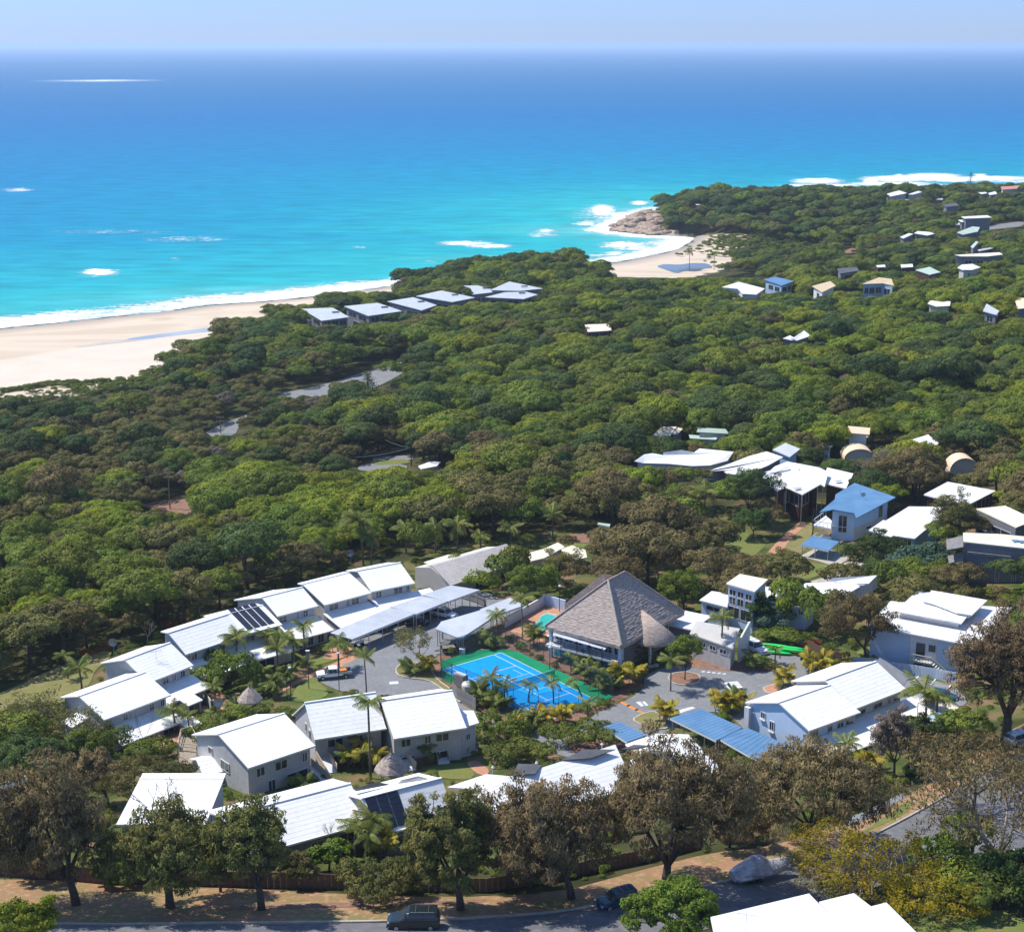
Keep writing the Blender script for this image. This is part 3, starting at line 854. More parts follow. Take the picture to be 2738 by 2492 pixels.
# left row, from the lawn towards the top of the car park
r, z = resort('townhouse', 'end townhouse at the lawn with a small square porch roof on its shaded gable', (277.7, 1923.6), zb=21.2, group=RG)
g = Gable(r, (277.7, 1923.6), (455, 1856.7), (210.7, 1861), z + 5.1, z, (163, 1864))
g.front([(.02, .1), (.3, .37), (.4, .44), (.72, .8), (.9, .97)], 3.55, 4.6)
g.skirt(.1, g.L - .1, 3.6, 3.4, 2.5)
P = g.P
mb = MB(); slope(mb, P(-2.3, 3.9, z + 3.6), P(-2.3, 6.6, z + 3.6), P(.3, 3.9, z + 4.1), P(.3, 6.6, z + 4.1)); fix_normals(mb.build('porch_roof', M['roof_white'], r))
mb = MB(); mb.prism([P(-1.9, 4.2, 0)[:2], P(.4, 4.2, 0)[:2], P(.4, 6.3, 0)[:2], P(-1.9, 6.3, 0)[:2]], z - 1, z + 3.5); mb.build('porch_wall', M['wall_white'], r)
def porch(g, t, w, out0, out1, h, m=None):
    P = g.P; zz = g.zb
    mb = MB(); slope(mb, P(t, -out1, zz + h), P(t + w, -out1, zz + h), P(t, -out0, zz + h + .45), P(t + w, -out0, zz + h + .45)); fix_normals(mb.build('porch_roof', M['roof_white'], g.root))
    for s_ in (t + .15, t + w - .35):
        mb = MB(); mb.prism([P(s_, -out1 + .3, 0)[:2], P(s_ + .2, -out1 + .3, 0)[:2], P(s_ + .2, -out0, 0)[:2], P(s_, -out0, 0)[:2]], zz - .6, zz + h + .05)
        mb.build('porch_wall', M['wall_block'], g.root)
porch(g, 9.2, 2.4, 3.5, 5.6, 2.2)
g1 = g
r, z = resort('townhouse', 'second townhouse up the left row with a television aerial on its roof', (516, 1777), zb=21.2, group=RG)
# measured at its right end
g = Gable(r, (395, 1824.5), (516, 1777), (454.7, 1718), z + 5.2, z, (391, 1728), end='R')
g.front([(.35, .5), (.6, .68), (.78, .9)], 3.65, 4.7)
g.skirt(.1, g.L + .2, 3.3, 3.5, 2.6)
porch(g, 2.5, 2.6, 3.2, 5.4, 2.3)
def aerial(root, p, h=1.6, w=1.6, ang=.5):
    mb = MB(); mb.tube([p, p + Vector((0, 0, h))], .025, 5)
    d = Vector((math.cos(ang), math.sin(ang), 0)); q = Vector((-d.y, d.x, 0))
    mb.bar(p + Vector((0, 0, h)) - d * w / 2, p + Vector((0, 0, h)) + d * w / 2, .03)
    for k in range(7):
        c = p + Vector((0, 0, h)) + d * w * (k / 6 - .5); l = .25 + .08 * k
        mb.bar(c - q * l, c + q * l, .02)
    return mb.build('aerial', M['steel'], root)
aerial(r, g.P(g.L * .5, 3.0, g.ze + 1.1), 1.5)
g2 = g
r, z = resort('townhouse', 'third townhouse up the left row, bare white roof behind the tall palms', (495.5, 1748.6), zb=20.8, group=RG)
g = Gable(r, (495.5, 1748.6), (655, 1696), (450, 1692), z + 5.2, z, (431, 1688.5))
g.front([(.03, .08), (.1, .2), (.35, .42), (.6, .7), (.85, .95)], 3.65, 4.7)
g.skirt(.1, g.L - .1, 4.2, 3.5, 2.5)
g3 = g
r, z = resort('townhouse', 'townhouse with four blue-black solar panel strips on its white roof', (754, 1669), zb=20.8, group=RG)
g = Gable(r, (615, 1705), (754, 1669), (703, 1618), z + 5.3, z, (683, 1613), end='R')
# lengthen towards the left under the neighbour's ridge line
g.skirt(1, g.L + .1, 4.2, 3.5, 2.5, wins=((.2, .6),)); g.front([(.3, .5), (.6, .8)], 3.65, 4.7)
g4 = g
P = g.P
for k in range(4):
    for q in range(4):
        t = g.L - 5.6 + k * 1.22; s0 = .7 + q * 1.5
        zz = lambda s_: g.ze + (g.zr - g.ze) * s_ / g.sr + .10
        mb = MB(); mb.slab([P(t, s0, zz(s0)), P(t + 1.05, s0, zz(s0)), P(t + 1.05, s0 + 1.44, zz(s0 + 1.44)), P(t, s0 + 1.44, zz(s0 + 1.44))], .04)
        so = mb.build('solar_panel', M['solar'], r)
r, z = resort('townhouse', 'townhouse between the solar roof and the bare stick tree, white eaves stepped up', (741, 1647), zb=20.8, group=RG)
g = Gable(r, (741, 1647), (850, 1618.5), (700, 1597), z + 5.2, z, (627, 1604))
g.front([(.03, .25), (.5, .58), (.68, .82)], 3.65, 4.75)
g.skirt(.1, g.L - .1, 4.6, 3.5, 2.5)
r, z = resort('townhouse', 'townhouse beside the head of the long carport with two dark upper windows', (867, 1616.5), zb=20.8, group=RG)
g = Gable(r, (867, 1616.5), (992, 1583.5), (809, 1562), z + 5.2, z, (797, 1560))
g.front([(.1, .32), (.5, .58), (.62, .8)], 3.65, 4.75)
g.skirt(.1, g.L - .1, 4.6, 3.5, 2.5)
porch(g, 6.0, 2.4, 4.4, 6.0, 2.3)
r, z = resort('townhouse', 'last townhouse at the top of the left row with a raised back parapet', (992, 1581), zb=20.8, group=RG)
g = Gable(r, (992, 1581), (1108.5, 1557.6), (1070.5, 1504), z + 5.2, z, (1040, 1504), end='R')
g.front([(.1, .25), (.55, .78), (.86, .96)], 3.65, 4.75)
g.skirt(.1, g.L + 3.2, 4.6, 3.5, 2.5)

# middle row facing the gardens
r, z = resort('gabled_house', 'white gabled unit with a two-window gable wall and low annexe beside the timber deck', (662.7, 2052), zb=24.6, group='white gabled units in the middle row')
g = Gable(r, (662.7, 2052), (842, 1992), (583, 1962.7), z + 5.2, z, (514, 1964), inset=.6)
g.front([(.12, .26), (.42, .62), (.86, .95)], 3.2, 4.4); g.front([(.3, .42), (.6, .95)], .4, 2.3)
g.gable('L', [(.36, .52, 2.4, 3.7), (.68, .76, 3.3, 4.3)])
gm1 = g
z0 = z
# annexe: small gable in front of the left gable wall
mb = MB(); A0 = at(544, 2075, z + 2.1); B0 = at(612, 2059, z + 2.1); n0 = n_away(B0 - A0)
sl = [A0, B0, B0 + n0 * 2.6 + Vector((0, 0, 1.15)), A0 + n0 * 2.6 + Vector((0, 0, 1.15)), A0 + n0 * 5.4 + Vector((0, 0, .0)), B0 + n0 * 5.4 + Vector((0, 0, .0))]
slope(mb, sl[0], sl[1], sl[3], sl[2]); slope(mb, sl[5], sl[4], sl[2], sl[3]); fix_normals(mb.build('annexe_roof', M['roof_white'], r))
ax = (B0 - A0).normalized(); w = MB(); V = []
for b_ in (A0 + ax * .3, B0 + ax * .2):
    for s_, zz in ((.4, z - 1.5), (5.0, z - 1.5), (5.0, z + 2.05), (2.6, z + 3.05), (.4, z + 2.1)):
        p = b_ + n0 * s_; V.append((p.x, p.y, zz))
w.add(V, [(0, 1, 2, 3, 4), (9, 8, 7, 6, 5), (0, 4, 9, 5), (1, 6, 7, 2), (2, 7, 8, 3), (3, 8, 9, 4)]); fix_normals(w.build('annexe_wall', M['wall_block'], r))
r, z = resort('gabled_house', 'white gabled unit behind the tall lone palm with slit windows in its gable', (840.6, 1976), zb=23.6, group='white gabled units in the middle row')
g = Gable(r, (840.6, 1976), (1032.6, 1946), (815, 1879), z + 5.2, z, None, inset=1.2, back=12.5)
g.front([(.18, .42), (.62, .72)], 3.2, 4.3); g.front([(.2, .5), (.6, .8)], .3, 1.9); g.gable('L', [(.2, .28, 3.4, 4.8), (.4, .46, 3.6, 4.8)])
gm2 = g
r, z = resort('gabled_house', 'white gabled unit next to the tennis court with a lower side wing on its right', (1052.7, 1973.6), zb=23.6, group='white gabled units in the middle row')
g = Gable(r, (1052.7, 1973.6), (1247, 1943.7), (1209, 1845.5), z + 5.2, z, (1180, 1842), end='R', inset=1.2)
g.front([(.1, .25), (.45, .55), (.62, .82)], 3.2, 4.3); g.front([(.1, .3), (.55, .8)], .3, 1.9)
gm3 = g
w_ = [at(1222, 1950, z + 4.5), at(1281, 1932, z + 4.3), at(1266, 1899, z + 4.9), at(1224, 1899, z + 5.2)]
mb = MB(); slope(mb, w_[0], w_[1], w_[3], w_[2]); fix_normals(mb.build('wing_roof', M['roof_white'], r))
cc = sum(w_, Vector()) / 4; w_ = [p + (cc - p).normalized() * .5 for p in w_]
mb = MB(); mb.prism([(p.x, p.y) for p in w_], z - 1, [p.z - .15 for p in w_]); mb.build('wing_wall', M['wall_block'], r)
A_, B_ = w_[0].copy(), w_[1].copy(); A_.z = B_.z = z
add_window(r, A_, B_, 1.2, 2.0, z + 2.3, z + 3.2, -n_away(B_ - A_))

# front row along the street
FG = 'white tiled houses along the street'
r, z = resort('tiled_house', 'white tiled house cut by the left frame edge behind the brown she-oak', (-90, 2195), zb=28.0, group=FG)
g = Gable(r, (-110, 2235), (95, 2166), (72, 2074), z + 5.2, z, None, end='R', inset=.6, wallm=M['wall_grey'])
g.front([(.2, .3), (.6, .8)], 1, 2.3)
r, z = resort('tiled_house', 'white tiled house seen through bare branches with its gable wall turned right', (311.5, 2199.6), zb=26.6, group=FG)
# its long slope faces the street; right gable wall in view
g = Gable(r, (311.5, 2202), (550, 2202), (598, 2083), z + 5.2, z, None, end='R', inset=.6, back=12)
g.gable('R', [(.3, .42, 3.0, 4.0)]); g.front([(.1, .3), (.6, .8)], .8, 2.2)
r, z = resort('tiled_house', 'white tiled house left of the solar roof, its dark wall showing under the eave', (823, 2247), zb=27.6, group=FG)
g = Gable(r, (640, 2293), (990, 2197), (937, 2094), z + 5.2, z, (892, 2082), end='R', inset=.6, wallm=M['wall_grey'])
g.front([(.55, .66), (.75, .95)], 3.3, 4.4)
gf3 = g
r, z = resort('tiled_house', 'white tiled house with a three by four block of solar panels facing the street', (1000, 2232), zb=27.6, group=FG)
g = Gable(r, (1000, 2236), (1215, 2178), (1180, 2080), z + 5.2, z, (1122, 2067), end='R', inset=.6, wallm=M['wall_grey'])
g.front([(.2, .4), (.6, .8)], 3.0, 4.2)
P = g.P
zz = lambda s_: g.ze + (g.zr - g.ze) * s_ / g.sr + .12
for k in range(3):
    for q in range(5):
        h_ = (g.sr - .3) / 5; t = .35 + k * 1.28; s0 = .2 + q * h_; s1 = s0 + h_ * .93
        mb = MB(); mb.slab([P(t, s0, zz(s0)), P(t + 1.2, s0, zz(s0)), P(t + 1.2, s1, zz(s1)), P(t, s1, zz(s1))], .04)
        mb.build('solar_panel', M['solar'], r)
def rack(root, px, h0, h1, zb, name='roof_heating_panel', m='roof_dark'):
    Pq = [at(a, b, zb + (h0 if i < 2 else h1)) for i, (a, b) in enumerate(px)]
    mb = MB(); mb.slab(Pq, .08); return mb.build(name, M[m], root)
rack(r, [(952, 2113), (1040, 2096), (1010, 2090), (945, 2108)], 7.6, 8.2, z, m='roof_dark')
rack(r, [(1064, 2094), (1146, 2081), (1118, 2074), (1072, 2085)], 7.9, 8.3, z, 'skylight', 'roof_lightgrey')
r, z = resort('tiled_house', 'long white ribbed-roof house under the brown she-oaks with dark pool heating mats', (1400, 2190), zb=26.3, group=FG)
def quad_roof(root, px, hs, m, tiled=True, nm='roof', zb=0):
    p = [at(a, b, zb + h) for (a, b), h in zip(px, hs)]
    mb = MB(); slope(mb, p[0], p[1], p[3], p[2], course=.62 if tiled else 99); o = fix_normals(mb.build(nm, m, root))
    foot(p); return p
pa = quad_roof(r, [(1215, 2215), (1450, 2160), (1375, 2075), (1292, 2109)], [3.6, 3.6, 6.0, 5.2], M['roof_white'], zb=z)
pb = quad_roof(r, [(1196, 2104), (1290, 2110), (1372, 2075), (1300, 2069)], [4.2, 5.2, 6.0, 5.8], M['roof_white'], zb=z)
pc = quad_roof(r, [(1452, 2170), (1700, 2105), (1645, 1990), (1375, 2075)], [3.6, 3.6, 6.4, 6.0], M['roof_white'], zb=z)
def pwall(root, pts, top, z0, m='wall_grey', nm='wall'):
    mb = MB(); mb.prism([(p.x, p.y) for p in pts], z0, top); return mb.build(nm, M[m], root)
cc = sum(pa + pc, Vector()) / 8
pwall(r, [p + (cc - p).normalized() * .7 for p in (pa[0], pa[1], pc[1], pc[2], pb[3], pb[0])], z + 3.4, z - 3)
rack(r, [(1372, 2072), (1448, 2045), (1428, 2040), (1385, 2040)][0:0] or [(1370, 2072), (1430, 2068), (1450, 2044), (1385, 2041)], 6.15, 6.3, z)
rack(r, [(1500, 2032), (1580, 2026), (1645, 2003), (1560, 2003)], 6.3, 6.45, z)
r, z = resort('tiled_house', 'white hip-roofed house right of the she-oaks next to the blue carport', (1860, 2045), zb=25.6, group=FG)
pa = quad_roof(r, [(1690, 2130), (1925, 2062), (1840, 1962), (1700, 2010)], [4.0, 4.4, 6.6, 6.0], M['roof_white'], zb=z)
pb = quad_roof(r, [(1672, 1990), (1700, 2012), (1840, 1963), (1755, 1961)], [5.2, 6.0, 6.6, 6.4], M['roof_white'], zb=z)
pc = quad_roof(r, [(1926, 2062), (1915, 2040), (1838, 1962), (1840, 1963)], [4.4, 4.6, 6.55, 6.6], M['roof_white'], zb=z)
cc = sum(pa, Vector()) / 4
pwall(r, [p + (cc - p).normalized() * .7 for p in (pa[0], pa[1], pa[2], pb[3], pb[0])], z + 3.9, z - 3, 'wall_white')
rack(r, [(1660, 2003), (1725, 1999), (1750, 1993), (1695, 1990)], 6.0, 6.2, z)
rack(r, [(1700, 2030), (1772, 2050), (1800, 2010), (1740, 2005)], 5.8, 6.6, z, 'roof_heating_panel')

# the big white block right of the car park
r, z = resort('gabled_block', 'large white block with a long tiled roof, stepped eave and sunlit two-window gable wall', (2162, 1952), zb=22.9)
g = Gable(r, (2162, 1952), (2299, 1902.4), (2082, 1878), z + 5.6, z, (1995, 1878), inset=.5, wallm=M['wall_lightblue'])
g.front([(.1, .22), (.42, .52), (.62, .76), (.8, .97)], 4.0, 5.3, frame=M['wall_cream'])
g.gable('L', [(.56, .64, 3.0, 4.3), (.72, .8, 4.1, 5.0)]); g.skirt(.1, g.L + .3, 3.6, 3.8, 2.9)
P = g.P
mb = MB()
for t_, s_ in ((.56, 2.9), (.72, 4.0)):
    L = (g.G1 - g.G0).length; a0 = g.G0 + (g.G1 - g.G0).normalized() * (t_ * L - .1); a1 = g.G0 + (g.G1 - g.G0).normalized() * ((t_ + .08) * L + .1)
    for q in (0, 1): pass
    V = [a0, a1, a1 - g.a * .25, a0 - g.a * .25]
    mb.prism([(v.x, v.y) for v in V], z + s_ - .16, z + s_)
mb.build('window_sill', M['frame'], r)
g = Gable(r, (2286, 1893), (2422, 1840.5), (2343, 1768), z + 5.7, z, (2254, 1772), end='R', inset=.5, wallm=M['wall_block'])
g.front([(.05, .25), (.42, .6), (.72, .78), (.84, .98)], 4.1, 5.4, frame=M['wall_cream']); g.skirt(0, g.L + 4.0, 3.7, 3.8, 2.9)
P = g.P
mb = MB(); mb.slab([at(2352, 1757, z + 5.9), at(2344, 1769, z + 5.9), at(2416, 1833, z + 2.6), at(2433, 1808, z + 2.6)], .15)
mb.build('lower_roof', M['roof_lightgrey'], r)
mb = MB(); mb.box(*at(2000, 1890, z + 5)[:2], z, .5, .8, 5.0, .7); mb.build('chimney', M['wall_white'], r)
# ------------------------------------------------------------------ grounds of the resort
LG = 'lawns'
car_park = sheet('car_park', [(838, 1812), (868, 1792), (905, 1780), (948, 1765), (962, 1745), (958, 1728), (925, 1712), (905, 1706), (1010, 1650), (1100, 1608), (1190, 1572), (1290, 1580), (1345, 1605), (1420, 1625), (1330, 1668), (1245, 1712),
        (1175, 1748), (1160, 1760), (1120, 1772), (1082, 1776), (1062, 1788), (1064, 1806), (1090, 1812), (1145, 1815), (1195, 1848), (1235, 1885), (1290, 1912), (1345, 1926), (1440, 1950), (1520, 1975), (1500, 2000), (1400, 1975),
        (1300, 1935), (1200, 1905), (1100, 1880), (1000, 1868), (920, 1852), (870, 1832)], M['asphalt'], .06)
forecourt = sheet('driveway', [(1450, 2010), (1500, 1975), (1560, 1935), (1600, 1905), (1650, 1886), (1700, 1858), (1722, 1836), (1722, 1812), (1745, 1796), (1790, 1782), (1840, 1780), (1900, 1790), (1990, 1796), (2015, 1792), (2012, 1760), (2006, 1735), (2050, 1730),
        (2110, 1748), (2165, 1768), (2215, 1790), (2260, 1802), (2330, 1800), (2400, 1800), (2450, 1806), (2520, 1826), (2572, 1848), (2590, 1885), (2520, 1895), (2440, 1880), (2300, 1900), (2100, 1960), (2000, 1960), (1960, 1920), (1900, 1900),
        (1840, 1925), (1780, 1960), (1700, 1985), (1620, 2010), (1540, 2030)], M['asphalt'], .07)
mulch = sheet('garden_bed', [(1160, 1765), (1180, 1745), (1250, 1712), (1400, 1640), (1460, 1690), (1660, 1790), (1722, 1800), (1716, 1820), (1720, 1836), (1660, 1872), (1600, 1895), (1555, 1925), (1500, 1940), (1430, 1925), (1330, 1915), (1270, 1895), (1225, 1868), (1180, 1835), (1165, 1800)], M['mulch'], .02, round_=False)
sheet('paved_terrace', [(1365, 1690), (1440, 1615), (1500, 1610), (1560, 1690), (1500, 1740), (1470, 1745)], M['brickpave'], .05, round_=False)
def island(px, m, name='planter_island', kerb=.13):
    sheet(name, px, m, .08, kerb=kerb); kerb_line(px)
island([(1058, 1792), (1066, 1780), (1086, 1772), (1116, 1773), (1150, 1790), (1172, 1822), (1205, 1845), (1222, 1868), (1232, 1882), (1180, 1842), (1145, 1820), (1085, 1814), (1062, 1806)], M['lawn_dry'])
island([(1785, 1815), (1795, 1803), (1830, 1798), (1865, 1804), (1874, 1815), (1868, 1827), (1835, 1835), (1800, 1830)], M['mulch'])
island([(1690, 1926), (1715, 1912), (1745, 1903), (1765, 1912), (1778, 1938), (1786, 1950), (1750, 1952), (1715, 1940)], M['lawn_dry'])
island([(2038, 1842), (2058, 1834), (2080, 1832), (2088, 1842), (2078, 1856), (2052, 1856)], M['brickpave'])
sheet('garden_bed', [(1820, 1782), (1800, 1765), (1850, 1745), (1960, 1770), (2010, 1775), (2018, 1790), (1985, 1797), (1900, 1792)], M['mulch'], .09)
sheet('garden_bed', [(2008, 1775), (2070, 1770), (2095, 1782), (2080, 1795), (2020, 1798)], M['mulch'], .09)
sheet('garden_bed', [(1500, 1985), (1550, 1960), (1700, 1990), (1660, 2030), (1560, 2040)], M['mulch'], .09)
LAWNS = [('lawn', [(775, 1870), (790, 1840), (822, 1812), (838, 1812), (868, 1838), (880, 1856), (850, 1872), (800, 1878)], 'lawn'), ('lawn', [(815, 1776), (850, 1756), (892, 1748), (912, 1758), (880, 1770), (840, 1780)], 'lawn'),
         ('lawn', [(500, 1955), (520, 1905), (545, 1890), (562, 1900), (560, 1925), (540, 1950)], 'lawn'), ('lawn', [(585, 1868), (640, 1850), (690, 1855), (640, 1878), (600, 1882)], 'lawn_dry'),
         ('lawn', [(-40, 1870), (40, 1835), (150, 1785), (260, 1745), (300, 1740), (290, 1765), (255, 1790), (240, 1830), (200, 1870), (150, 1905), (80, 1930), (-40, 1980)], 'lawn_dry'),
         ('lawn', [(1120, 2052), (1180, 2045), (1245, 2040), (1272, 2070), (1255, 2085), (1190, 2082), (1150, 2072)], 'lawn'), ('lawn', [(1275, 2035), (1300, 2030), (1330, 2055), (1310, 2062)], 'lawn'),
         ('lawn', [(1880, 1412), (1930, 1400), (1975, 1385), (1985, 1420), (2050, 1450), (2045, 1462), (2010, 1492), (1990, 1485), (1960, 1465), (1900, 1445)], 'lawn'),
         ('lawn', [(2120, 1410), (2180, 1395), (2170, 1430), (2150, 1480), (2090, 1490), (2085, 1470), (2110, 1430)], 'lawn_dry'),
         ('lawn', [(2125, 1535), (2150, 1505), (2232, 1510), (2200, 1535), (2150, 1552)], 'lawn'), ('lawn', [(1535, 1445), (1580, 1430), (1600, 1445), (1570, 1465), (1500, 1470)], 'lawn'),
         ('lawn', [(2285, 2232), (2330, 2210), (2425, 2140), (2438, 2148), (2430, 2170), (2345, 2212)], 'lawn'), ('lawn', [(2235, 2190), (2280, 2178), (2320, 2168), (2290, 2190), (2240, 2200)], 'lawn'),
         ('lawn', [(2330, 2420), (2450, 2420), (2738, 2440), (2800, 2560), (2400, 2560)], 'lawn'), ('lawn', [(2290, 1740), (2330, 1735), (2330, 1765), (2295, 1765)], 'lawn')]
for nm, px, m in LAWNS: sheet(nm, px, M[m], .05)
PATHS = [('path', [(745, 1842), (790, 1820), (860, 1788), (905, 1768), (962, 1740), (970, 1752), (900, 1790), (830, 1812), (770, 1842), (755, 1850)], 'brickpave'),
         ('path', [(555, 1852), (590, 1850), (615, 1882), (640, 1892), (600, 1905), (575, 1880)], 'brickpave'), ('path', [(430, 1960), (520, 1900), (545, 1885), (562, 1892), (520, 1912), (505, 1955), (470, 1990), (440, 2010), (420, 2000)], 'brickpave'),
         ('path', [(1245, 2040), (1275, 2032), (1310, 2060), (1300, 2075), (1272, 2068)], 'brickpave'), ('path', [(2010, 1525), (2055, 1475), (2090, 1435), (2140, 1395), (2160, 1400), (2120, 1435), (2085, 1480), (2040, 1535)], 'brickpave'),
         ('driveway', [(2150, 1560), (2240, 1532), (2262, 1500), (2330, 1510), (2300, 1545), (2220, 1580), (2160, 1595)], 'concrete'), ('paved_terrace', [(860, 1760), (880, 1735), (930, 1728), (955, 1745), (900, 1765)], 'brickpave'),
         ('paved_terrace', [(2110, 1500), (2165, 1475), (2190, 1460), (2280, 1490), (2235, 1515), (2150, 1490)], 'concrete')]
for nm, px, m in PATHS: sheet(nm, px, M[m], .065)
# street, verge, footpaths
sheet('verge', [(-300, 2350), (0, 2350), (300, 2358), (800, 2385), (1200, 2400), (1500, 2385), (1700, 2330), (1900, 2280), (2050, 2265), (2250, 2205), (2420, 2130), (2620, 2010), (2738, 1930), (2900, 1880), (2900, 2000), (2700, 2060), (2560, 2120),
                (2380, 2225), (2300, 2270), (2050, 2340), (1800, 2400), (1500, 2440), (1200, 2470), (600, 2500), (-300, 2520)], M['drygrass'], .03, step=4)
sheet('street', [(-300, 2478), (300, 2478), (700, 2473), (1000, 2470), (1250, 2462), (1450, 2448), (1700, 2415), (1950, 2360), (2150, 2310), (2300, 2256), (2400, 2205), (2500, 2150), (2620, 2080), (2738, 2020), (2900, 1950), (3000, 2150), (2800, 2260), (2738, 2270), (2560, 2292),
                 (2500, 2300), (2440, 2330), (2300, 2390), (2100, 2440), (1900, 2480), (1700, 2540), (1400, 2600), (-300, 2640)], M['asphalt_dark'], .06, step=4)
kerb_line([(-300, 2474), (300, 2474), (700, 2469), (1000, 2466), (1250, 2458), (1450, 2444), (1700, 2411), (1950, 2356), (2150, 2306), (2300, 2252), (2400, 2201), (2500, 2146), (2620, 2076), (2738, 2016)], closed=False)
kerb_line([(2738, 2272), (2560, 2296), (2500, 2306), (2440, 2334), (2330, 2378)], closed=False)
sheet('footpath', [(600, 2424), (820, 2416), (1000, 2412), (1200, 2408), (1300, 2404), (1300, 2412), (1200, 2418), (1000, 2424), (820, 2428), (600, 2434)], M['mulch'], .06, round_=False)
sheet('footpath', [(2235, 2200), (2290, 2180), (2410, 2122), (2424, 2130), (2330, 2185), (2250, 2214)], M['asphalt'], .07, round_=False)
# bush roads and clearings
for px, m in [([(545, 1160), (590, 1135), (640, 1118), (665, 1108), (640, 1140), (628, 1165), (560, 1170)], 'asphalt'), ([(960, 1245), (1000, 1238), (1090, 1243), (1085, 1262), (1000, 1262), (955, 1258)], 'asphalt'),
              ([(995, 1222), (1100, 1218), (1105, 1232), (1000, 1236)], 'asphalt'), ([(740, 1055), (840, 1035), (900, 1020), (960, 1000), (1010, 985), (1060, 972), (1100, 960), (1100, 985), (1040, 1020), (985, 1045), (900, 1065), (800, 1070), (745, 1068)], 'asphalt'),
              ([(2605, 612), (2660, 602), (2738, 592), (2738, 606), (2660, 614), (2610, 620)], 'asphalt'), ([(370, 1352), (430, 1340), (510, 1335), (515, 1375), (490, 1395), (440, 1370)], 'mulch'),
              ([(1500, 1430), (1700, 1420), (1790, 1425), (1780, 1440), (1600, 1455), (1510, 1450)], 'mulch'), ([(2255, 670), (2288, 662), (2290, 678), (2262, 682)], 'mulch')]:
    sheet('road' if 'asph' in m else 'clearing', px, M[m], .12)
sheet('lawn', [(990, 1232), (1090, 1230), (1100, 1240), (1000, 1246)], M['lawn'], .14)
# painted marks
def mark(px, m='paint_line', dz=.085, name='painted_marking'): return sheet(name, px, M[m], dz, round_=False)
mark([(1040, 1824), (1064, 1822), (1066, 1829), (1042, 1831)]); 
for a, b, c, d in [(2455, 1808, 2440, 1822), (2500, 1816, 2486, 1832), (2440, 1822, 2540, 1838), (2540, 1832, 2530, 1846)]:
    mark([(a, b), (a + 3, b + 1), (c + 3, d + 1), (c, d)], dz=.1)
for k in range(5):
    x = 1875 + k * 14
    mark([(x, 1796 + k * 1.5), (x + 9, 1795 + k * 1.5), (x + 11, 1798 + k * 1.5), (x + 2, 1799 + k * 1.5)], dz=.1)
mark([(1700, 1878), (1712, 1876), (1722, 1888), (1714, 1890)]); mark([(1716, 1877), (1724, 1876), (1734, 1887), (1726, 1888)]); mark([(1800, 1905), (1850, 1890), (1860, 1894), (1812, 1910)])
# speed hump
hp0, hp1 = gp(1663, 1878), gp(1728, 1911)
hump = thing('speed_hump', hp0, 'orange and dark striped speed hump across the driveway', 'speed hump')
hd = (hp1 - hp0); hl = hd.length; hd.normalize(); hn_ = Vector((-hd.y, hd.x, 0))
for k in range(12):
    a = hp0 + hd * (hl * k / 12); b = hp0 + hd * (hl * (k + 1) / 12 - .02)
    mb = MB(); z_ = lambda p: ground(p.x, p.y) + .07
    V = []
    for p in (a, b):
        for o_, h_ in ((-.32, 0), (-.14, .08), (.14, .08), (.32, 0)):
            q = p + hn_ * o_; V.append((q.x, q.y, z_(p) + h_))
    mb.add(V, [(0, 1, 5, 4), (1, 2, 6, 5), (2, 3, 7, 6), (3, 2, 1, 0), (4, 5, 6, 7), (0, 4, 7, 3)])
    fix_normals(mb.build('hump_block', M['hump'] if k % 4 != 3 else M['black'], hump))

# ------------------------------------------------------------------ tennis court
M['court_blue'] = mat('blue_court_paint', (.0, .25, .66), (.003, .28, .70), .6, .75, c3=(.0, .30, .70), spec=.15)
M['court_green'] = mat('green_court_paint', (.005, .20, .09), (.01, .24, .11), .5, .8, spec=.15)
M['court_pink'] = mat('lilac_line_paint', (.35, .42, .66), rough=.8)
M['court_line'] = mat('court_white_line', (.62, .72, .86), rough=.8)
tc_ = thing('tennis_court', court(5.5, 12, 0), 'bright blue tennis court with green surround, white lines and net', 'tennis court')
def flat(name, pts, m, z, parent=tc_):
    mb = MB(); mb.prism([(p.x, p.y) for p in pts], z - .3 if 'surr' in name else z - .003, z); return mb.build(name, m, parent)
Gp = [(1178, 1767), (1275, 1737), (1352, 1736), (1382, 1741), (1641, 1862), (1600, 1876), (1440, 1909), (1416, 1912), (1207, 1826), (1180, 1812)]
flat('green_surround', [at(a, b, 22.05) for a, b in Gp], M['court_green'], 22.05)
foot([at(a, b, 22.05) for a, b in Gp])
bl = [at(a_, b_, 22.05) for a_, b_ in [(1336.5, 1744.6), (1184, 1790), (1418, 1911), (1440, 1908), (1594, 1874)]]
flat('blue_playing_area', bl, M['court_blue'], 22.056)
def line(u0, v0, u1, v1, w=.1, m='court_line', z=22.062):
    a, b = court(u0, v0), court(u1, v1); d = (b - a).normalized(); n = Vector((-d.y, d.x, 0)) * w / 2
    flat('court_line', [a - n - d * w / 2, b - n + d * w / 2, b + n + d * w / 2, a + n - d * w / 2], M[m], z)
for a in [(0, 0, 10.97, 0), (0, 23.77, 10.97, 23.77), (0, 0, 0, 23.77), (10.97, 0, 10.97, 23.77), (1.37, 0, 1.37, 23.77), (9.6, 0, 9.6, 23.77), (5.485, 5.485, 5.485, 18.285)]: line(*a, z=22.066)
for a in [(1.37, 5.485, 9.6, 5.485), (1.37, 18.285, 9.6, 18.285)]: line(*a, w=.2, m='court_pink')
for a in [(1.6, 9, 5.4, 9), (1.6, 14.4, 5.4, 14.4), (2.6, 6.5, 2.6, 9), (2.6, 14.4, 2.6, 17.4)]: line(*a, w=.13, m='court_pink')
netm, nnt, nb = new_mat('net_mesh'); nb.inputs['Base Color'].default_value = (.02, .03, .05, 1)
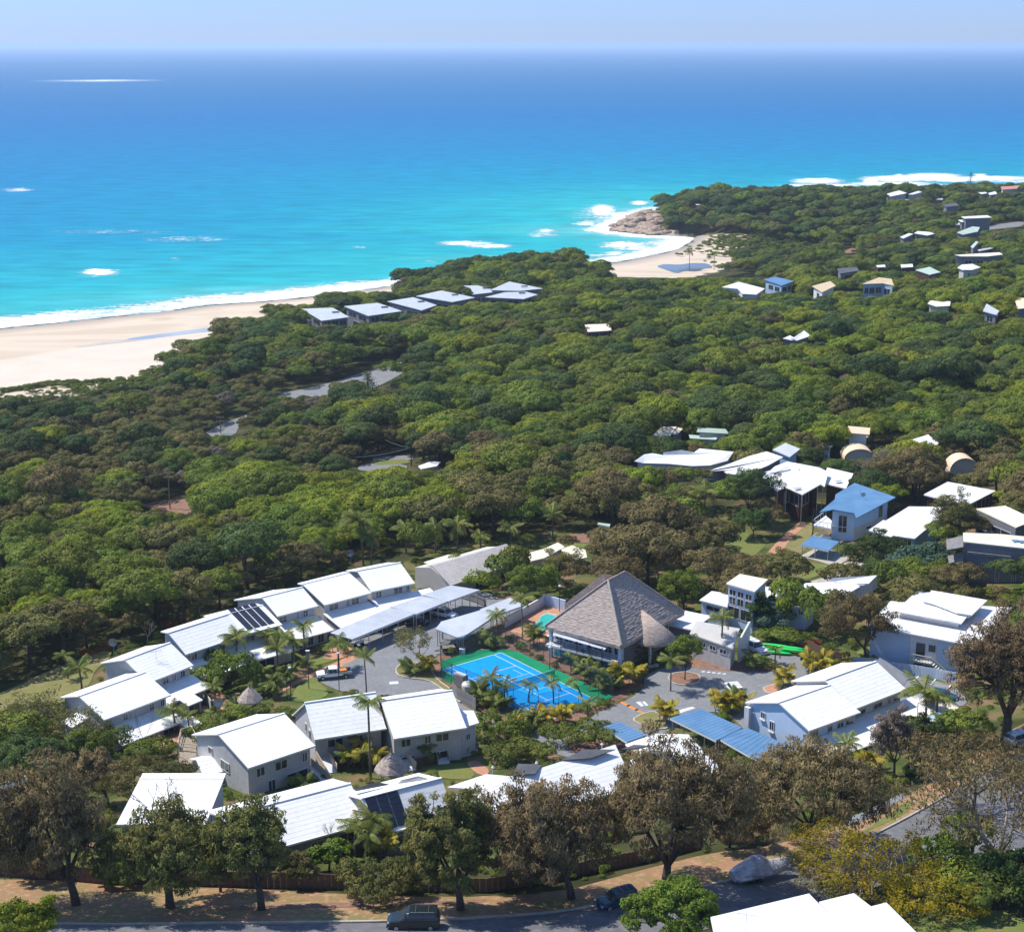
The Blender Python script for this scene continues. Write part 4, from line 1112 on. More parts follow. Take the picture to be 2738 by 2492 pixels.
tr = nnt.nodes.new('ShaderNodeBsdfTransparent'); mxs = nnt.nodes.new('ShaderNodeMixShader'); mxs.inputs[0].default_value = .38
nnt.links.new(tr.outputs[0], mxs.inputs[1]); nnt.links.new(nb.outputs[0], mxs.inputs[2]); nnt.links.new(mxs.outputs[0], nnt.nodes['Material Output'].inputs[0])
M['net'] = netm
meshm, mnt, mb_ = new_mat('chain_link_mesh'); mb_.inputs['Base Color'].default_value = (.02, .06, .05, 1)
tr = mnt.nodes.new('ShaderNodeBsdfTransparent'); mxs = mnt.nodes.new('ShaderNodeMixShader'); mxs.inputs[0].default_value = .16
mnt.links.new(tr.outputs[0], mxs.inputs[1]); mnt.links.new(mb_.outputs[0], mxs.inputs[2]); mnt.links.new(mxs.outputs[0], mnt.nodes['Material Output'].inputs[0])
M['chain'] = meshm
net = thing('tennis_net', court(5.5, 11.885, .05), 'dark tennis net with white band across the middle of the blue court', 'tennis net')
mb = MB(); a, b = court(-.9, 11.885, .1), court(11.9, 11.885, .1); mb.bar(a + Vector((0, 0, .42)), b + Vector((0, 0, .42)), .02, .84); mb.build('net', M['net'], net)
mb = MB(); mb.bar(a + Vector((0, 0, .88)), b + Vector((0, 0, .88)), .03, .07); mb.build('net_band', M['court_line'], net)
for p in (a, b):
    mb = MB(); mb.tube([p - Vector((0, 0, .1)), p + Vector((0, 0, 1.0))], .05); mb.build('post', M['dark_metal'], net)
# court fence: posts, rails, mesh panels
fence = thing('court_fence', at(1180, 1790, 22), 'tall thin dark chain-link fence around the tennis court', 'fence')
ring = [(1180, 1812), (1178, 1767), (1275, 1737), (1352, 1736), (1382, 1741), (1641, 1862), (1600, 1876), (1440, 1909), (1416, 1912), (1207, 1826)]
RW = [at(a, b, 22.02) for a, b in ring]; H_ = 3.0
for i in range(len(RW)):
    a, b = RW[i], RW[(i + 1) % len(RW)]
    n = max(1, round((b - a).length / 3.2))
    for k in range(n):
        p = a.lerp(b, k / n); q = a.lerp(b, (k + 1) / n)
        m_ = MB(); m_.tube([p, p + Vector((0, 0, H_))], .04, 5); m_.build('post', M['dark_metal'], fence)
        m_ = MB(); m_.bar(p + Vector((0, 0, H_ / 2)), q + Vector((0, 0, H_ / 2)), .012, H_ - .1); m_.build('mesh_panel', M['chain'], fence)
    m_ = MB(); m_.tube([a + Vector((0, 0, H_)), b + Vector((0, 0, H_))], .028, 5); m_.build('rail', M['dark_metal'], fence)
shed = thing('water_tank_box', at(1240, 1822, 22), 'small grey equipment box with a white lid by the court corner', 'equipment box')
mb = MB(); p = at(1232, 1830, 22.1); mb.box(p.x, p.y, 22, 1.9, 1.1, 1.7, -.7); mb.build('box', M['fence_grey'], shed)
mb = MB(); mb.box(p.x, p.y, 23.7, 2.0, .8, .12, -.7); mb.build('lid', M['wall_white'], shed)
tank = MB(); p = at(1252, 1842, 22.3); tank.tube([(p.x, p.y, 21.9), (p.x, p.y, 23.0), (p.x, p.y, 23.25), (p.x, p.y, 23.35)], [.95, .95, .8, .1], 16)
tag(tank.build('rain_tank', M['wall_white'], smooth_=False), 'round white tank behind the paling fence at the court corner', 'tank')

# ------------------------------------------------------------------ thatched reception building
M['thatch'] = None
def _thatch():
    m, nt, b = new_mat('weathered_thatch'); L = nt.links
    b.inputs['Roughness'].default_value = .97; b.inputs['Specular IOR Level'].default_value = .05
    tc = N(nt, 'ShaderNodeTexCoord')
    mp = N(nt, 'ShaderNodeMapping'); mp.inputs['Scale'].default_value = (.8, .8, 3.6); L.new(tc.outputs['Object'], mp.inputs[0])
    n = N(nt, 'ShaderNodeTexNoise'); n.inputs['Scale'].default_value = 1.6; n.inputs['Detail'].default_value = 12; n.inputs['Roughness'].default_value = .78; L.new(mp.outputs[0], n.inputs[0])
    r = N(nt, 'ShaderNodeValToRGB'); e = r.color_ramp.elements; e[0].position = .32; e[0].color = (.24, .185, .16, 1); e[1].position = .66; e[1].color = (.60, .51, .455, 1)
    x = e.new(.5); x.color = (.43, .355, .315, 1)
    L.new(n.outputs[0], r.inputs[0]); L.new(r.outputs[0], b.inputs['Base Color'])
    bp = N(nt, 'ShaderNodeBump'); bp.inputs['Strength'].default_value = .9; bp.inputs['Distance'].default_value = .25
    L.new(n.outputs[0], bp.inputs['Height']); L.new(bp.outputs[0], b.inputs['Normal'])
    return m
M['thatch'] = _thatch()
M['thatch_ridge'] = mat('pale_ridge_thatch', (.46, .42, .36), (.34, .30, .26), 2, .95)
M['blue_glass'] = mat('blue_tinted_glass', (.16, .36, .62), (.12, .30, .55), .5, .15, spec=.6)
TZ = 22.0
cL, cF, cR = at(1457, 1674.6, TZ + 5), at(1660.4, 1728.5, TZ + 5), at(1829.8, 1636.4, TZ + 5)
cB = cL + cR - cF
r1, r2 = at(1625.7, 1553, TZ + 12.4), at(1670.8, 1530, TZ + 12.6)
hall = thing('thatched_hall', ((cL + cR) / 2).xy.to_3d() + Vector((0, 0, TZ)), 'reception hall under a huge steep thatched hip roof between pool and court', 'hall')
def thatch_face(pts, name, n=9, jag=.035, th=.45, seed=1):
    """a sloping thatch face between an eave line pts[0]-pts[1] and an upper line pts[3]-pts[2], laid in shaggy courses"""
    rr = random.Random(seed); mb = MB(); a0, a1, b1, b0 = [Vector(p) for p in pts]
    m = 26
    for k in range(n):
        u0, u1 = k / n, (k + 1) / n
        lo0, lo1, hi0, hi1 = a0.lerp(b0, u0), a1.lerp(b1, u0), a0.lerp(b0, u1), a1.lerp(b1, u1)
        V = []
        for j in range(m + 1):
            t = j / m
            lo = lo0.lerp(lo1, t) + (a0 - b0).normalized() * rr.uniform(0, .16); hi = hi0.lerp(hi1, t)
            V += [lo + Vector((0, 0, jag + rr.uniform(-.02, .07))), hi + Vector((0, 0, rr.uniform(0, .03))), lo - Vector((0, 0, th if k == 0 else .12))]
        F = []
        for j in range(m):
            i = j * 3; F += [(i, i + 3, i + 4, i + 1), (i + 2, i + 5, i + 3, i)]
            if k == 0: F.append((i + 1, i + 4, i + 5, i + 2))
        mb.add(V, F)
    return fix_normals(mb.build(name, M['thatch'], hall))
thatch_face([cL, cF, r1, r1], 'thatch_slope', 24, seed=1)
thatch_face([cF, cR, r2, r1], 'thatch_slope', 24, seed=2)
thatch_face([cR, cB, r2, r2], 'thatch_slope', 24, seed=3)
thatch_face([cB, cL, r1, r2], 'thatch_slope', 24, seed=4)
mb = MB(); mb.tube([cF + Vector((0, 0, .15)), r1 + Vector((0, 0, .2))], [.22, .16], 7); mb.build('hip_ridge', M['thatch_ridge'], hall)
for a, b in ((r1, r2), (cL, r1), (cR, r2)):
    mb = MB(); mb.tube([a + Vector((0, 0, .12)), b + Vector((0, 0, .15))], [.14, .14], 7); mb.build('hip_ridge', M['thatch'], hall)
# second, rear hip
d1 = (cF - cL).normalized(); d2 = (cR - cF).normalized()
q0 = at(1511, 1614, TZ + 5.4); q1 = q0 + d1 * 10; q2 = q1 + d2 * 12; q3 = q0 + d2 * 12
ra, rb = at(1613.5, 1534, TZ + 12.0), at(1643, 1539, TZ + 12.0)
thatch_face([q0, q1, ra, ra], 'thatch_slope', 20, seed=5); thatch_face([q1, q2, rb, ra], 'thatch_slope', 20, seed=6)
thatch_face([q3, q0, ra, rb], 'thatch_slope', 20, seed=7); thatch_face([q2, q3, rb, rb], 'thatch_slope', 20, seed=8)
# conical entrance porch
apex = at(1689, 1623, TZ + 8.4); cc = at(1748, 1703, TZ + 4.0); ctr = Vector((cc.x, cc.y, TZ + 4.0))
mb = MB(); V = []; n = 28
for k in range(n):
    a = 2 * math.pi * k / n; rr = 3.3 + .08 * math.sin(k * 5.1)
    e_ = Vector((ctr.x + math.cos(a) * rr, ctr.y + math.sin(a) * rr, ctr.z + .1))
    mid = e_.lerp(Vector((ctr.x - .8, ctr.y + .6, ctr.z + 3.2)), .5) + Vector((0, 0, .1))
    V += [e_ - Vector((0, 0, .45)), e_, mid]
V.append(Vector((ctr.x - 1.8, ctr.y + 1.4, ctr.z + 3.9)))
F = []
for k in range(n):
    j = (k + 1) % n; F += [(k * 3, j * 3, j * 3 + 1, k * 3 + 1), (k * 3 + 1, j * 3 + 1, j * 3 + 2, k * 3 + 2), (k * 3 + 2, j * 3 + 2, 3 * n)]
mb.add(V, F); fix_normals(mb.build('porch_thatch', M['thatch'], hall, smooth_=True))
pk = Vector((ctr.x - 1.8, ctr.y + 1.4, ctr.z + 3.9))
thatch_face([pk + Vector((-1.6, -1.4, -2.2)), pk + Vector((1.6, -.6, -2.2)), at(1712, 1618, TZ + 8.0), at(1689, 1623, TZ + 8.2)], 'porch_thatch', 6, seed=9)
mb = MB(); mb.tube([pk + Vector((-1.5, -1.3, -2.0)), at(1689, 1623, TZ + 8.4)], .12, 6); mb.build('hip_ridge', M['thatch_ridge'], hall)
for px, py in ((1737, 1772), (1792, 1760)):
    p = gp(px, py); mb = MB(); mb.box(p.x, p.y, p.z - .2, .35, .35, ctr.z - p.z + .1, .6); mb.build('column', M['wall_white'], hall)
# walls: rear core, glazed front side with balcony
def inset(p, c, d): return p + (c - p).normalized() * d
ch = (cL + cR) / 2
core = [inset(p, ch, 2.6) for p in (cL, cF, cR, cB)]
mb = MB(); mb.prism([(p.x, p.y) for p in core], TZ - 1.5, TZ + 6.2); mb.build('wall', M['wall_slate'], hall)
foot([cL, cF, cR, cB]); foot([q0, q1, q2, q3]); foot([ctr + Vector((-3, -3, 0)), ctr + Vector((3, -3, 0)), ctr + Vector((3, 3, 0)), ctr + Vector((-3, 3, 0))])
w0, w1 = inset(cL, ch, 1.0), inset(cF, ch, 1.0); ax = (w1 - w0).normalized(); nf = -n_away(ax)
for t in (0.0, .5, 1.0):
    p = w0.lerp(w1, t) + (Vector() if t != .5 else -nf * .2)
    mb = MB(); mb.box(p.x, p.y, TZ - 1, .45, .45, 5.9, math.atan2(ax.y, ax.x)); mb.build('column', M['wall_lightblue'], hall)
L_ = (w1 - w0).length
def pane_wall(a, b, z0, z1, m, name='wall'):
    mb = MB(); d = (b - a).normalized(); nn = n_away(d)
    mb.prism([(p.x, p.y) for p in (a, b, b + nn * .15, a + nn * .15)], z0, z1); return mb.build(name, M[m], hall)
b0 = w0 - nf * .8; b1 = w1 - nf * .8
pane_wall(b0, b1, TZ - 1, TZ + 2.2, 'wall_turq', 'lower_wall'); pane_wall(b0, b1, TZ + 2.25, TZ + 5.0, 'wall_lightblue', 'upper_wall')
for k in range(7):
    a = b0.lerp(b1, (k + .12) / 7); b = b0.lerp(b1, (k + .92) / 7); a2, b2 = a.copy(), b.copy(); a2.z = b2.z = TZ
    add_window(hall, a2, b2, 0, (b - a).length, TZ + 2.7, TZ + 4.7, nf)
mb = MB(); bo = [b0 + nf * .1, b1 + nf * .1, b1 + nf * 1.9, b0 + nf * 2.3]
mb.prism([(p.x, p.y) for p in bo], TZ + 2.2, TZ + 2.5); mb.build('balcony', M['wall_white'], hall)
mb = MB()
e0, e1 = b0 + nf * 2.25, b1 + nf * 1.85
for z_ in (3.45, 3.1, 2.8): mb.bar(e0.xy.to_3d() + Vector((0, 0, TZ + z_)), e1.xy.to_3d() + Vector((0, 0, TZ + z_)), .05)
for k in range(12):
    p = e0.lerp(e1, k / 11); mb.box(p.x, p.y, TZ + 2.4, .05, .05, 1.1)
mb.build('balustrade', M['dark_metal'], hall)
for t in (.22, .45, .62, .8):
    p = e0.lerp(e1, t); mb = MB(); mb.box(p.x, p.y, TZ - .8, .1, .1, 5.0); mb.build('post', M['dark_metal'], hall)
mb = MB(); aw = [e0.lerp(e1, .12) + Vector((0, 0, -1.2)), e0.lerp(e1, .8)]
z_lo, z_hi = TZ + 4.0, TZ + 4.75
p0, p1 = e0.lerp(e1, .1), e0.lerp(e1, .84); p2, p3 = b0.lerp(b1, .84), b0.lerp(b1, .1)
mb.slab([(p0.x, p0.y, z_lo + .25), (p1.x, p1.y, z_lo), (p2.x, p2.y, z_hi - .1), (p3.x, p3.y, z_hi + .1)], .08); mb.build('awning', M['roof_grey'], hall)

# pool with paved surround, white wall
pool_c = gp(1462, 1668)
pool = thing('swimming_pool', pool_c, 'small kidney-shaped green-blue pool beside the thatched hall', 'pool')
M['pool_water'] = mat('pool_water', (.03, .42, .38), (.05, .48, .42), .5, .08, spec=.5)
kid = [(1424, 1690), (1428, 1672), (1442, 1662), (1446, 1652), (1462, 1645), (1484, 1650), (1482, 1660), (1470, 1670), (1464, 1684), (1448, 1696), (1432, 1698)]
KW = [gp(a, b) for a, b in kid]; kc = sum(KW, Vector()) / len(KW)
mb = MB(); mb.prism([(p.x, p.y) for p in [kc + (p - kc) * 1.22 for p in KW]], kc.z - .4, kc.z + .14); mb.build('coping', M['concrete'], pool)
mb = MB(); mb.prism([(p.x, p.y) for p in KW], kc.z - .1, kc.z + .16); mb.build('water', M['pool_water'], pool)
foot([kc + (p - kc) * 1.4 for p in KW])
def wall_run(name, px, h, th, m, label, cat, zs=None, coping=None, fr=False, group=None):
    """a wall or fence along ground pixels"""
    P = [gp(a, b) for a, b in px]
    r_ = thing(name, P[0], label, cat, group)
    for a, b in zip(P, P[1:]):
        d = (b - a); d.z = 0; L = d.length; d.normalize(); n_ = Vector((-d.y, d.x, 0))
        if not fr:
            mb = MB(); V = []
            mb.prism([(q.x, q.y) for q in (a - n_ * th / 2, b - n_ * th / 2, b + n_ * th / 2, a + n_ * th / 2)], min(a.z, b.z) - .5, [a.z + h, b.z + h, b.z + h, a.z + h]); mb.build('panel', M[m], r_)
        else:
            k = max(1, int(L / fr)); w_ = L / k
            me = None
            for i in range(k):
                c_ = a + d * (w_ * (i + .5)); g_ = ground(c_.x, c_.y)
                if me is None:
                    mb = MB(); mb.box(0, 0, 0, w_ * .94, th, h + .3); me = mesh_from('paling', mb.V, mb.F, M[m])
                o = bpy.data.objects.new('paling', me); link(o, r_)
                o.location = Vector((c_.x, c_.y, g_ - .3 + R.uniform(-.03, .04))) - r_.location; o.rotation_euler = (0, 0, math.atan2(d.y, d.x))
            for hh in (.3, h - .3):
                mb = MB(); mb.bar(a + n_ * (th / 2 + .03) + Vector((0, 0, hh)), b + n_ * (th / 2 + .03) + Vector((0, 0, hh)), .05, .09); mb.build('rail', M[m], r_)
    return r_
wall_run('pool_wall', [(1350, 1678), (1400, 1650), (1456, 1618)], 1.7, .25, 'wall_white', 'long white rendered wall running down beside the second carport', 'wall')
wall_run('pool_wall', [(1456, 1618), (1512, 1634)], 1.9, .25, 'wall_lightblue', 'short white wall behind the pool paving in shade', 'wall')
wall_run('paling_fence', [(1210, 1855), (1222, 1872), (1262, 1893), (1272, 1900)], 1.9, .05, 'fence_grey', 'grey paling fence curving round the tank at the court corner', 'fence', fr=.28)
wall_run('paling_fence', [(1300, 1625), (1270, 1612), (1225, 1598)], 1.6, .05, 'fence_grey', 'grey paling fence behind the head of the carports', 'fence', fr=.3)
wall_run('timber_fence', [(2012, 1702), (2080, 1708), (2140, 1726), (2150, 1730)], 1.5, .06, 'fence_grey', 'grey fence behind the hedge and the green kayaks', 'fence', fr=.5)
wall_run('timber_fence', [(2160, 1740), (2200, 1762), (2250, 1775)], 1.8, .06, 'timber_dark', 'dark timber fence right of the kayaks below the orange cover', 'fence', fr=.4)
wall_run('metal_fence', [(2375, 1795), (2430, 1803), (2500, 1815), (2556, 1826)], 1.6, .06, 'fence_white', 'pale blue-white corrugated fence below the cubic house', 'fence', fr=.45)
wall_run('metal_fence', [(2275, 1785), (2330, 1790), (2375, 1795)], 1.8, .06, 'fence_white', 'low pale fence left of the cubic house behind two tree trunks', 'fence', fr=.45)
wall_run('street_fence', [(-120, 2336), (0, 2342), (160, 2352), (260, 2362), (500, 2368), (800, 2375), (1010, 2380)], 1.7, .08, 'timber_dark', 'dark brown timber fence behind the left street trees', 'fence', fr=.6)
wall_run('street_fence', [(1010, 2380), (1300, 2385), (1500, 2352), (1560, 2338), (1700, 2310), (1880, 2262)], 1.5, .08, 'timber_dark', 'dark brown timber fence running up the verge behind the brown she-oaks', 'fence', fr=.6)
wall_run('street_fence', [(2420, 2075), (2480, 2040), (2560, 1990)], 1.6, .08, 'timber_dark', 'dark timber fence on the bank below the big dark tree', 'fence', fr=.6)
# ------------------------------------------------------------------ carports
def carport(name, label, segs, zb, h_hi, h_lo, m, group='carports', npost=3, ribs=True):
    """segs: list of 4 pixel corners (high-left, high-right... as seen: back-left, back-right, front-right, front-left)"""
    c = at(*segs[0][0], zb + h_hi)
    root = thing(name, (c.x, c.y, zb), label, 'carport', group)
    for sg in segs:
        P = [at(*sg[0], zb + h_hi), at(*sg[1], zb + h_hi), at(*sg[2], zb + h_lo), at(*sg[3], zb + h_lo)]
        mb = MB(); mb.slab(P, .14)
        # standing ribs across the sheet
        n = max(3, int((P[1] - P[0]).length / .6))
        for k in range(n + 1):
            a = P[0].lerp(P[1], k / n); b = P[3].lerp(P[2], k / n); up = Vector((0, 0, .04))
            if ribs: mb.bar(a + up * .2, b + up * .2, .05, .022)
        mb.build('roof', m, root)
        fb = MB(); fb.bar(P[3] - Vector((0, 0, .2)), P[2] - Vector((0, 0, .2)), .1, .22); fb.build('fascia_beam', M['frame'], root)
        cc = sum(P, Vector()) / 4
        for k in range(npost + 1):
            for A, B, in ((P[3], P[2]), (P[0], P[1])):
                p = A.lerp(B, k / npost); p = p + (cc - p).normalized() * .35
                g = ground(p.x, p.y); mb = MB(); mb.box(p.x, p.y, g - .1, .13, .13, p.z - g - .05); mb.build('post', M['steel'], root)
        foot(P)
    return root
carport('carport', 'long grey steel carport roof in three stepped lengths below the townhouses', [
    [(883, 1691.5), (1043.7, 1624.5), (1110.7, 1640), (941, 1709)], [(1043.7, 1622.5), (1128.5, 1593.5), (1197.7, 1607), (1112, 1642)], [(1128.5, 1590.5), (1204, 1565), (1282.6, 1577), (1198, 1608)]], 21.6, 3.0, 2.7, M['roof_grey'], npost=4)
carport('carport', 'shorter grey carport roof between the asphalt and the white pool wall', [
    [(1178, 1662), (1285, 1631), (1318, 1650), (1238, 1702.7)], [(1283, 1629), (1363, 1597.8), (1401, 1618), (1316, 1648)], [(1164, 1681), (1180, 1662), (1238, 1702), (1225, 1705)]], 21.8, 2.9, 2.7, M['roof_grey'], npost=2)
carport('carport', 'blue steel carport in two stepped lengths against the large white block', [
    [(1875, 1894), (1985, 1945), (1915, 1979), (1792, 1919)], [(1998, 1945), (2112, 1995), (2078, 2062), (1915, 1969)]], 23.0, 3.0, 2.7, M['roof_blue'], npost=4)
carport('carport', 'small blue steel roof behind the rounded hedge at the driveway', [[(1655, 1929), (1728.6, 1965), (1677, 1983), (1613, 1943)]], 23.0, 2.9, 2.7, M['roof_blue'], npost=2)

# ------------------------------------------------------------------ grey tiled house behind the carport
r = thing('house', at(1200, 1560, 20), 'low house with a big pinkish-grey tiled roof behind the head of the carports', 'house')
r.location.z = 20
pa = quad_roof(r, [(1204.5, 1566), (1395, 1500), (1354, 1453.6), (1155, 1511.6)], [3.0, 3.0, 5.2, 5.2], M['roof_tile_grey'], zb=20)
bk = [(pa[3] + (pa[3] - pa[0]) * .5), (pa[2] + (pa[2] - pa[1]) * .5)]; bk[0].z = bk[1].z = 24.2
mb = MB(); slope(mb, bk[1], bk[0], pa[2], pa[3]); fix_normals(mb.build('roof', M['roof_tile_grey'], r))
V = []
ax = (pa[1] - pa[0]).normalized(); nn = n_away(ax)
for s_ in (pa[0] + ax * .5, pa[1] - ax * .5):
    top = (pa[3] if s_ is not None and (s_ - pa[0]).length < 2 else pa[2]).copy()
    e = s_ + nn * .9; d_ = (top - s_).dot(nn)
    V += [(e.x, e.y, 18.5), (e + nn * (d_ + 3)).xy.to_3d() + Vector((0, 0, 18.5)), (e + nn * (d_ + 3)).xy.to_3d() + Vector((0, 0, 24.0)), (e + nn * (d_ - .9)).xy.to_3d() + Vector((0, 0, 24.9)), (e.x, e.y, 23.1)]
mb = MB(); mb.add(V, [(0, 1, 2, 3, 4), (9, 8, 7, 6, 5), (0, 4, 9, 5), (1, 6, 7, 2), (2, 7, 8, 3), (3, 8, 9, 4)]); fix_normals(mb.build('wall', M['wall_cream'], r))
A_ = Vector((V[0][0], V[0][1], 20)); B_ = Vector((V[5][0], V[5][1], 20)); L = (B_ - A_).length
for a, b in ((.38, .5), (.55, .63), (.75, .88)): add_window(r, A_, B_, a * L, b * L, 20.6, 22.4, -nn)
slab_house('house_wing', 'low cream roof sticking out left behind the grey tiled roof', 'house', [[(1133, 1503, 3.3), (1200, 1482, 3.6), (1232, 1487, 3.6), (1160, 1512, 3.3)], [(1131, 1518, 2.2), (1156, 1512, 2.3), (1158, 1524, 2.3), (1136, 1526, 2.1)]], zb=20, wallm=M['wall_cream'], roofm=M['roof_cream'], inset=.4)
slab_house('house', 'low pinkish white roofs half hidden in trees left of the brown grove', 'house', [[(1394, 1483, 3.2), (1452, 1468, 3.6), (1492, 1450, 4.2), (1510, 1462, 4.0), (1455, 1492, 3.2), (1420, 1500, 2.8)], [(1500, 1468, 3.8), (1530, 1458, 4.0), (1565, 1470, 3.8), (1570, 1490, 3.3), (1520, 1500, 3.0)]], zb=18.8, wallm=M['wall_cream'], roofm=M['roof_cream'])

# office shed and grey skillion building right of the thatched hall
slab_house('annexe', 'flat white roof between the thatched hall and the grey-roofed office', 'annexe', [[(1778.5, 1667.7, 3.4), (1830.5, 1632, 3.4), (1903.4, 1646.9, 3.4), (1850, 1684, 3.4)]], zb=22, wallm=M['wall_slate'])
r, res, z = slab_house('office', 'small office with a pale grey sloping roof and white front wall facing the driveway', 'office', [[(1844, 1693.7, 3.6), (1861.8, 1660, 5.0), (1978, 1680, 5.0), (1960, 1733.7, 3.6)]], zb=22.2, wallm=M['wall_block'], roofm=M['roof_lightgrey'],
    wins=[(0, 3, .1, .28, 2.1, 2.9), (0, 3, .38, .55, 2.1, 2.9), (0, 3, .64, .8, 2.1, 2.9)], inset=.45)
mb = MB()
for a, b in (((1980, 1683), (1968, 1760)),):
    p = gp(1971, 1772); q = gp(1998, 1742); d = (q - p).normalized()
    mb.prism([(v.x, v.y) for v in (p, p + d * 5.2, p + d * 5.2 + Vector((.35, .1, 0)), p + Vector((.35, .1, 0)))], z - .5, [z + 3.4, z + 4.6, z + 4.6, z + 3.4])
mb.build('end_wall', M['wall_white'], r)
# roof vents etc. on office
# ------------------------------------------------------------------ white house with the glazed tower
r, res, z = slab_house('tower_house', 'white house with a square pale blue glazed tower under a cream flat roof', 'house', [
    [(1941.6, 1560, 6.5), (1978, 1534, 6.7), (2053.4, 1548.6, 6.7), (2018, 1582, 6.5)],
    [(1870, 1604, 3.2), (1903, 1580, 3.2), (1948, 1586, 3.2), (1945, 1623, 3.2)],
    [(2028, 1597, 3.4), (2036, 1566, 3.5), (2110, 1577, 3.5), (2185, 1600, 3.4), (2160, 1625, 3.2), (2088, 1618, 3.2)]], zb=22.5,
    wallm=M['wall_lightblue'], roofm=[M['roof_cream'], M['roof_white_flat'], M['roof_white_flat']], inset=.3,
    wins=[(0, 3, .05, .32, 4.7, 5.7), (0, 3, .37, .63, 4.7, 5.7), (0, 3, .68, .95, 4.7, 5.7), (0, 3, .05, .32, 3.2, 4.5), (0, 3, .37, .63, 3.2, 4.5), (0, 3, .68, .95, 3.2, 4.5), (0, 3, .05, .48, 1.0, 2.9), (0, 3, .52, .95, 1.0, 2.9), (2, 4, .1, .3, 1.8, 2.7), (2, 4, .5, .9, 1.8, 2.7), (1, 3, .2, .8, 1.8, 2.6)])
P_, W_ = res[0]
mb = MB()
for zz in (5.85, 4.6, 3.05): mb.bar(Vector((W_[3].x, W_[3].y, z + zz)), Vector((W_[2].x, W_[2].y, z + zz)), .25, .14)
mb.build('louvre_band', M['frame'], r)
mb = MB(); mb.slab([P_[0] + Vector((0, 0, .03)), P_[3] + Vector((0, 0, .03)), P_[3].lerp(P_[2], .42) + Vector((0, 0, .035)), P_[0].lerp(P_[1], .42) + Vector((0, 0, .035))], .02); mb.build('roof_sheet', M['roof_white_flat'], r)
r, res, z = slab_house('zigzag_house', 'low white house with jagged angled roof panels beside the concrete drive', 'house', [
    [(2127, 1583, 3.5), (2153, 1559, 3.8), (2202, 1557, 4.2), (2229, 1545, 5.0), (2345, 1538, 5.6), (2323, 1560, 4.8), (2289, 1561, 4.6), (2300, 1568, 4.4), (2262, 1590, 3.9), (2240, 1600, 3.6), (2190, 1590, 3.5)]], zb=22.3, wallm=M['wall_white'], inset=.5)
for sg in ([(2318, 1560, 4.7), (2343, 1541, 5.4), (2345, 1572, 2.6), (2322, 1590, 2.0)],):
    P = [at(a, b, z + h) for a, b, h in sg]; d = Vector((.12, .25, 0)); mb = MB(); mb.add(P + [p + d for p in P], [(0, 1, 2, 3), (7, 6, 5, 4), (0, 4, 5, 1), (1, 5, 6, 2), (2, 6, 7, 3), (3, 7, 4, 0)]); fix_normals(mb.build('gable_wall', M['wall_white'], r))

# ------------------------------------------------------------------ cubic white house
r, res, z = slab_house('cubic_house', 'tall white flat-roofed house with three stacked roof plates and an outside stair', 'house', [
    [(2317, 1671.7, 6.6), (2381, 1606.7, 6.6), (2705, 1624, 6.6), (2653, 1688.6, 6.6), (2616, 1720, 6.6), (2580, 1722, 6.6)]], zb=22.0, wallm=M['wall_lightblue'], inset=.55, drop=3,
    wins=[])
P0_, W0_ = res[0]
fl = W0_[0].copy(); fr = W0_[5].copy(); fl.z = fr.z = z
outv = -n_away(fr - fl); Lf = (fr - fl).length
mb = MB(); dd = (fr - fl).normalized(); a_, b_ = fl + dd * Lf * .435, fl + dd * Lf * .73
mb.prism([(v.x, v.y) for v in (a_, b_, b_ + outv * .06, a_ + outv * .06)], z - 1, z + 6.2); mb.build('recess_wall', M['wall_white'], r)
for a, b, h0, h1 in ((.50, .61, 3.0, 5.4), (.635, .72, 4.2, 5.4), (.49, .60, .2, 2.2), (.62, .71, .9, 2.0)):
    add_window(r, fl, fr, a * Lf, b * Lf, z + h0, z + h1, outv, depth=.16)
mb = MB(); mb.tube([(a_.x, a_.y, z + .0) , (a_.x, a_.y, z + 6.3)], .07); mb.build('downpipe', M['steel'], r)
ba, bb = fl + dd * Lf * .46 + outv * .1, fl + dd * Lf * .70 + outv * .1
mb = MB(); mb.prism([(v.x, v.y) for v in (ba, bb, bb + outv * 1.3, ba + outv * 1.3)], z + 2.6, z + 2.85); mb.build('balcony', M['wall_cream'], r)
mb = MB(); mb.bar(ba + outv * 1.3 + Vector((0, 0, 3.85)), bb + outv * 1.3 + Vector((0, 0, 3.85)), .12, .1)
mb.bar(bb + outv * 1.3 + Vector((0, 0, 3.85)), bb + outv * 1.3 + dd * 4.2 + Vector((0, 0, .9)), .12, .1)
for k in range(9): p = ba.lerp(bb, k / 8) + outv * 1.3; mb.bar(p + Vector((0, 0, 2.8)), p + Vector((0, 0, 3.85)), .04)
mb.build('handrail', M['wall_cream'], r)
for k in range(12):
    p = bb + outv * .7 + dd * (k * .34 + .2); mb = MB(); mb.box(p.x, p.y, z + 2.6 - k * .23, .36, 1.1, .06, math.atan2(dd.y, dd.x)); mb.build('step', M['wall_cream'], r)
def plate(px, h0, h1, root, wall_to, zb, ins=.9, wm='wall_white'):
    P = [at(a, b, zb + h1) for a, b in px]; mb = MB(); mb.slab(P, .2); mb.build('roof', M['roof_white_flat'], root)
    c = sum(P, Vector()) / len(P); Q = [p + (c - p).normalized() * ins for p in P]
    mb = MB(); mb.prism([(q.x, q.y) for q in Q], zb + wall_to, zb + h1 - .15); mb.build('wall', M[wm], root); return P, Q
Pq, Qq = plate([(2393, 1634), (2452, 1580), (2560, 1592), (2592, 1640), (2570.5, 1667)], 0, 7.7, r, 6.4, z)
A_, B_ = Qq[0].copy(), Qq[4].copy(); A_.z = B_.z = z; L = (B_ - A_).length; o_ = -n_away(B_ - A_)
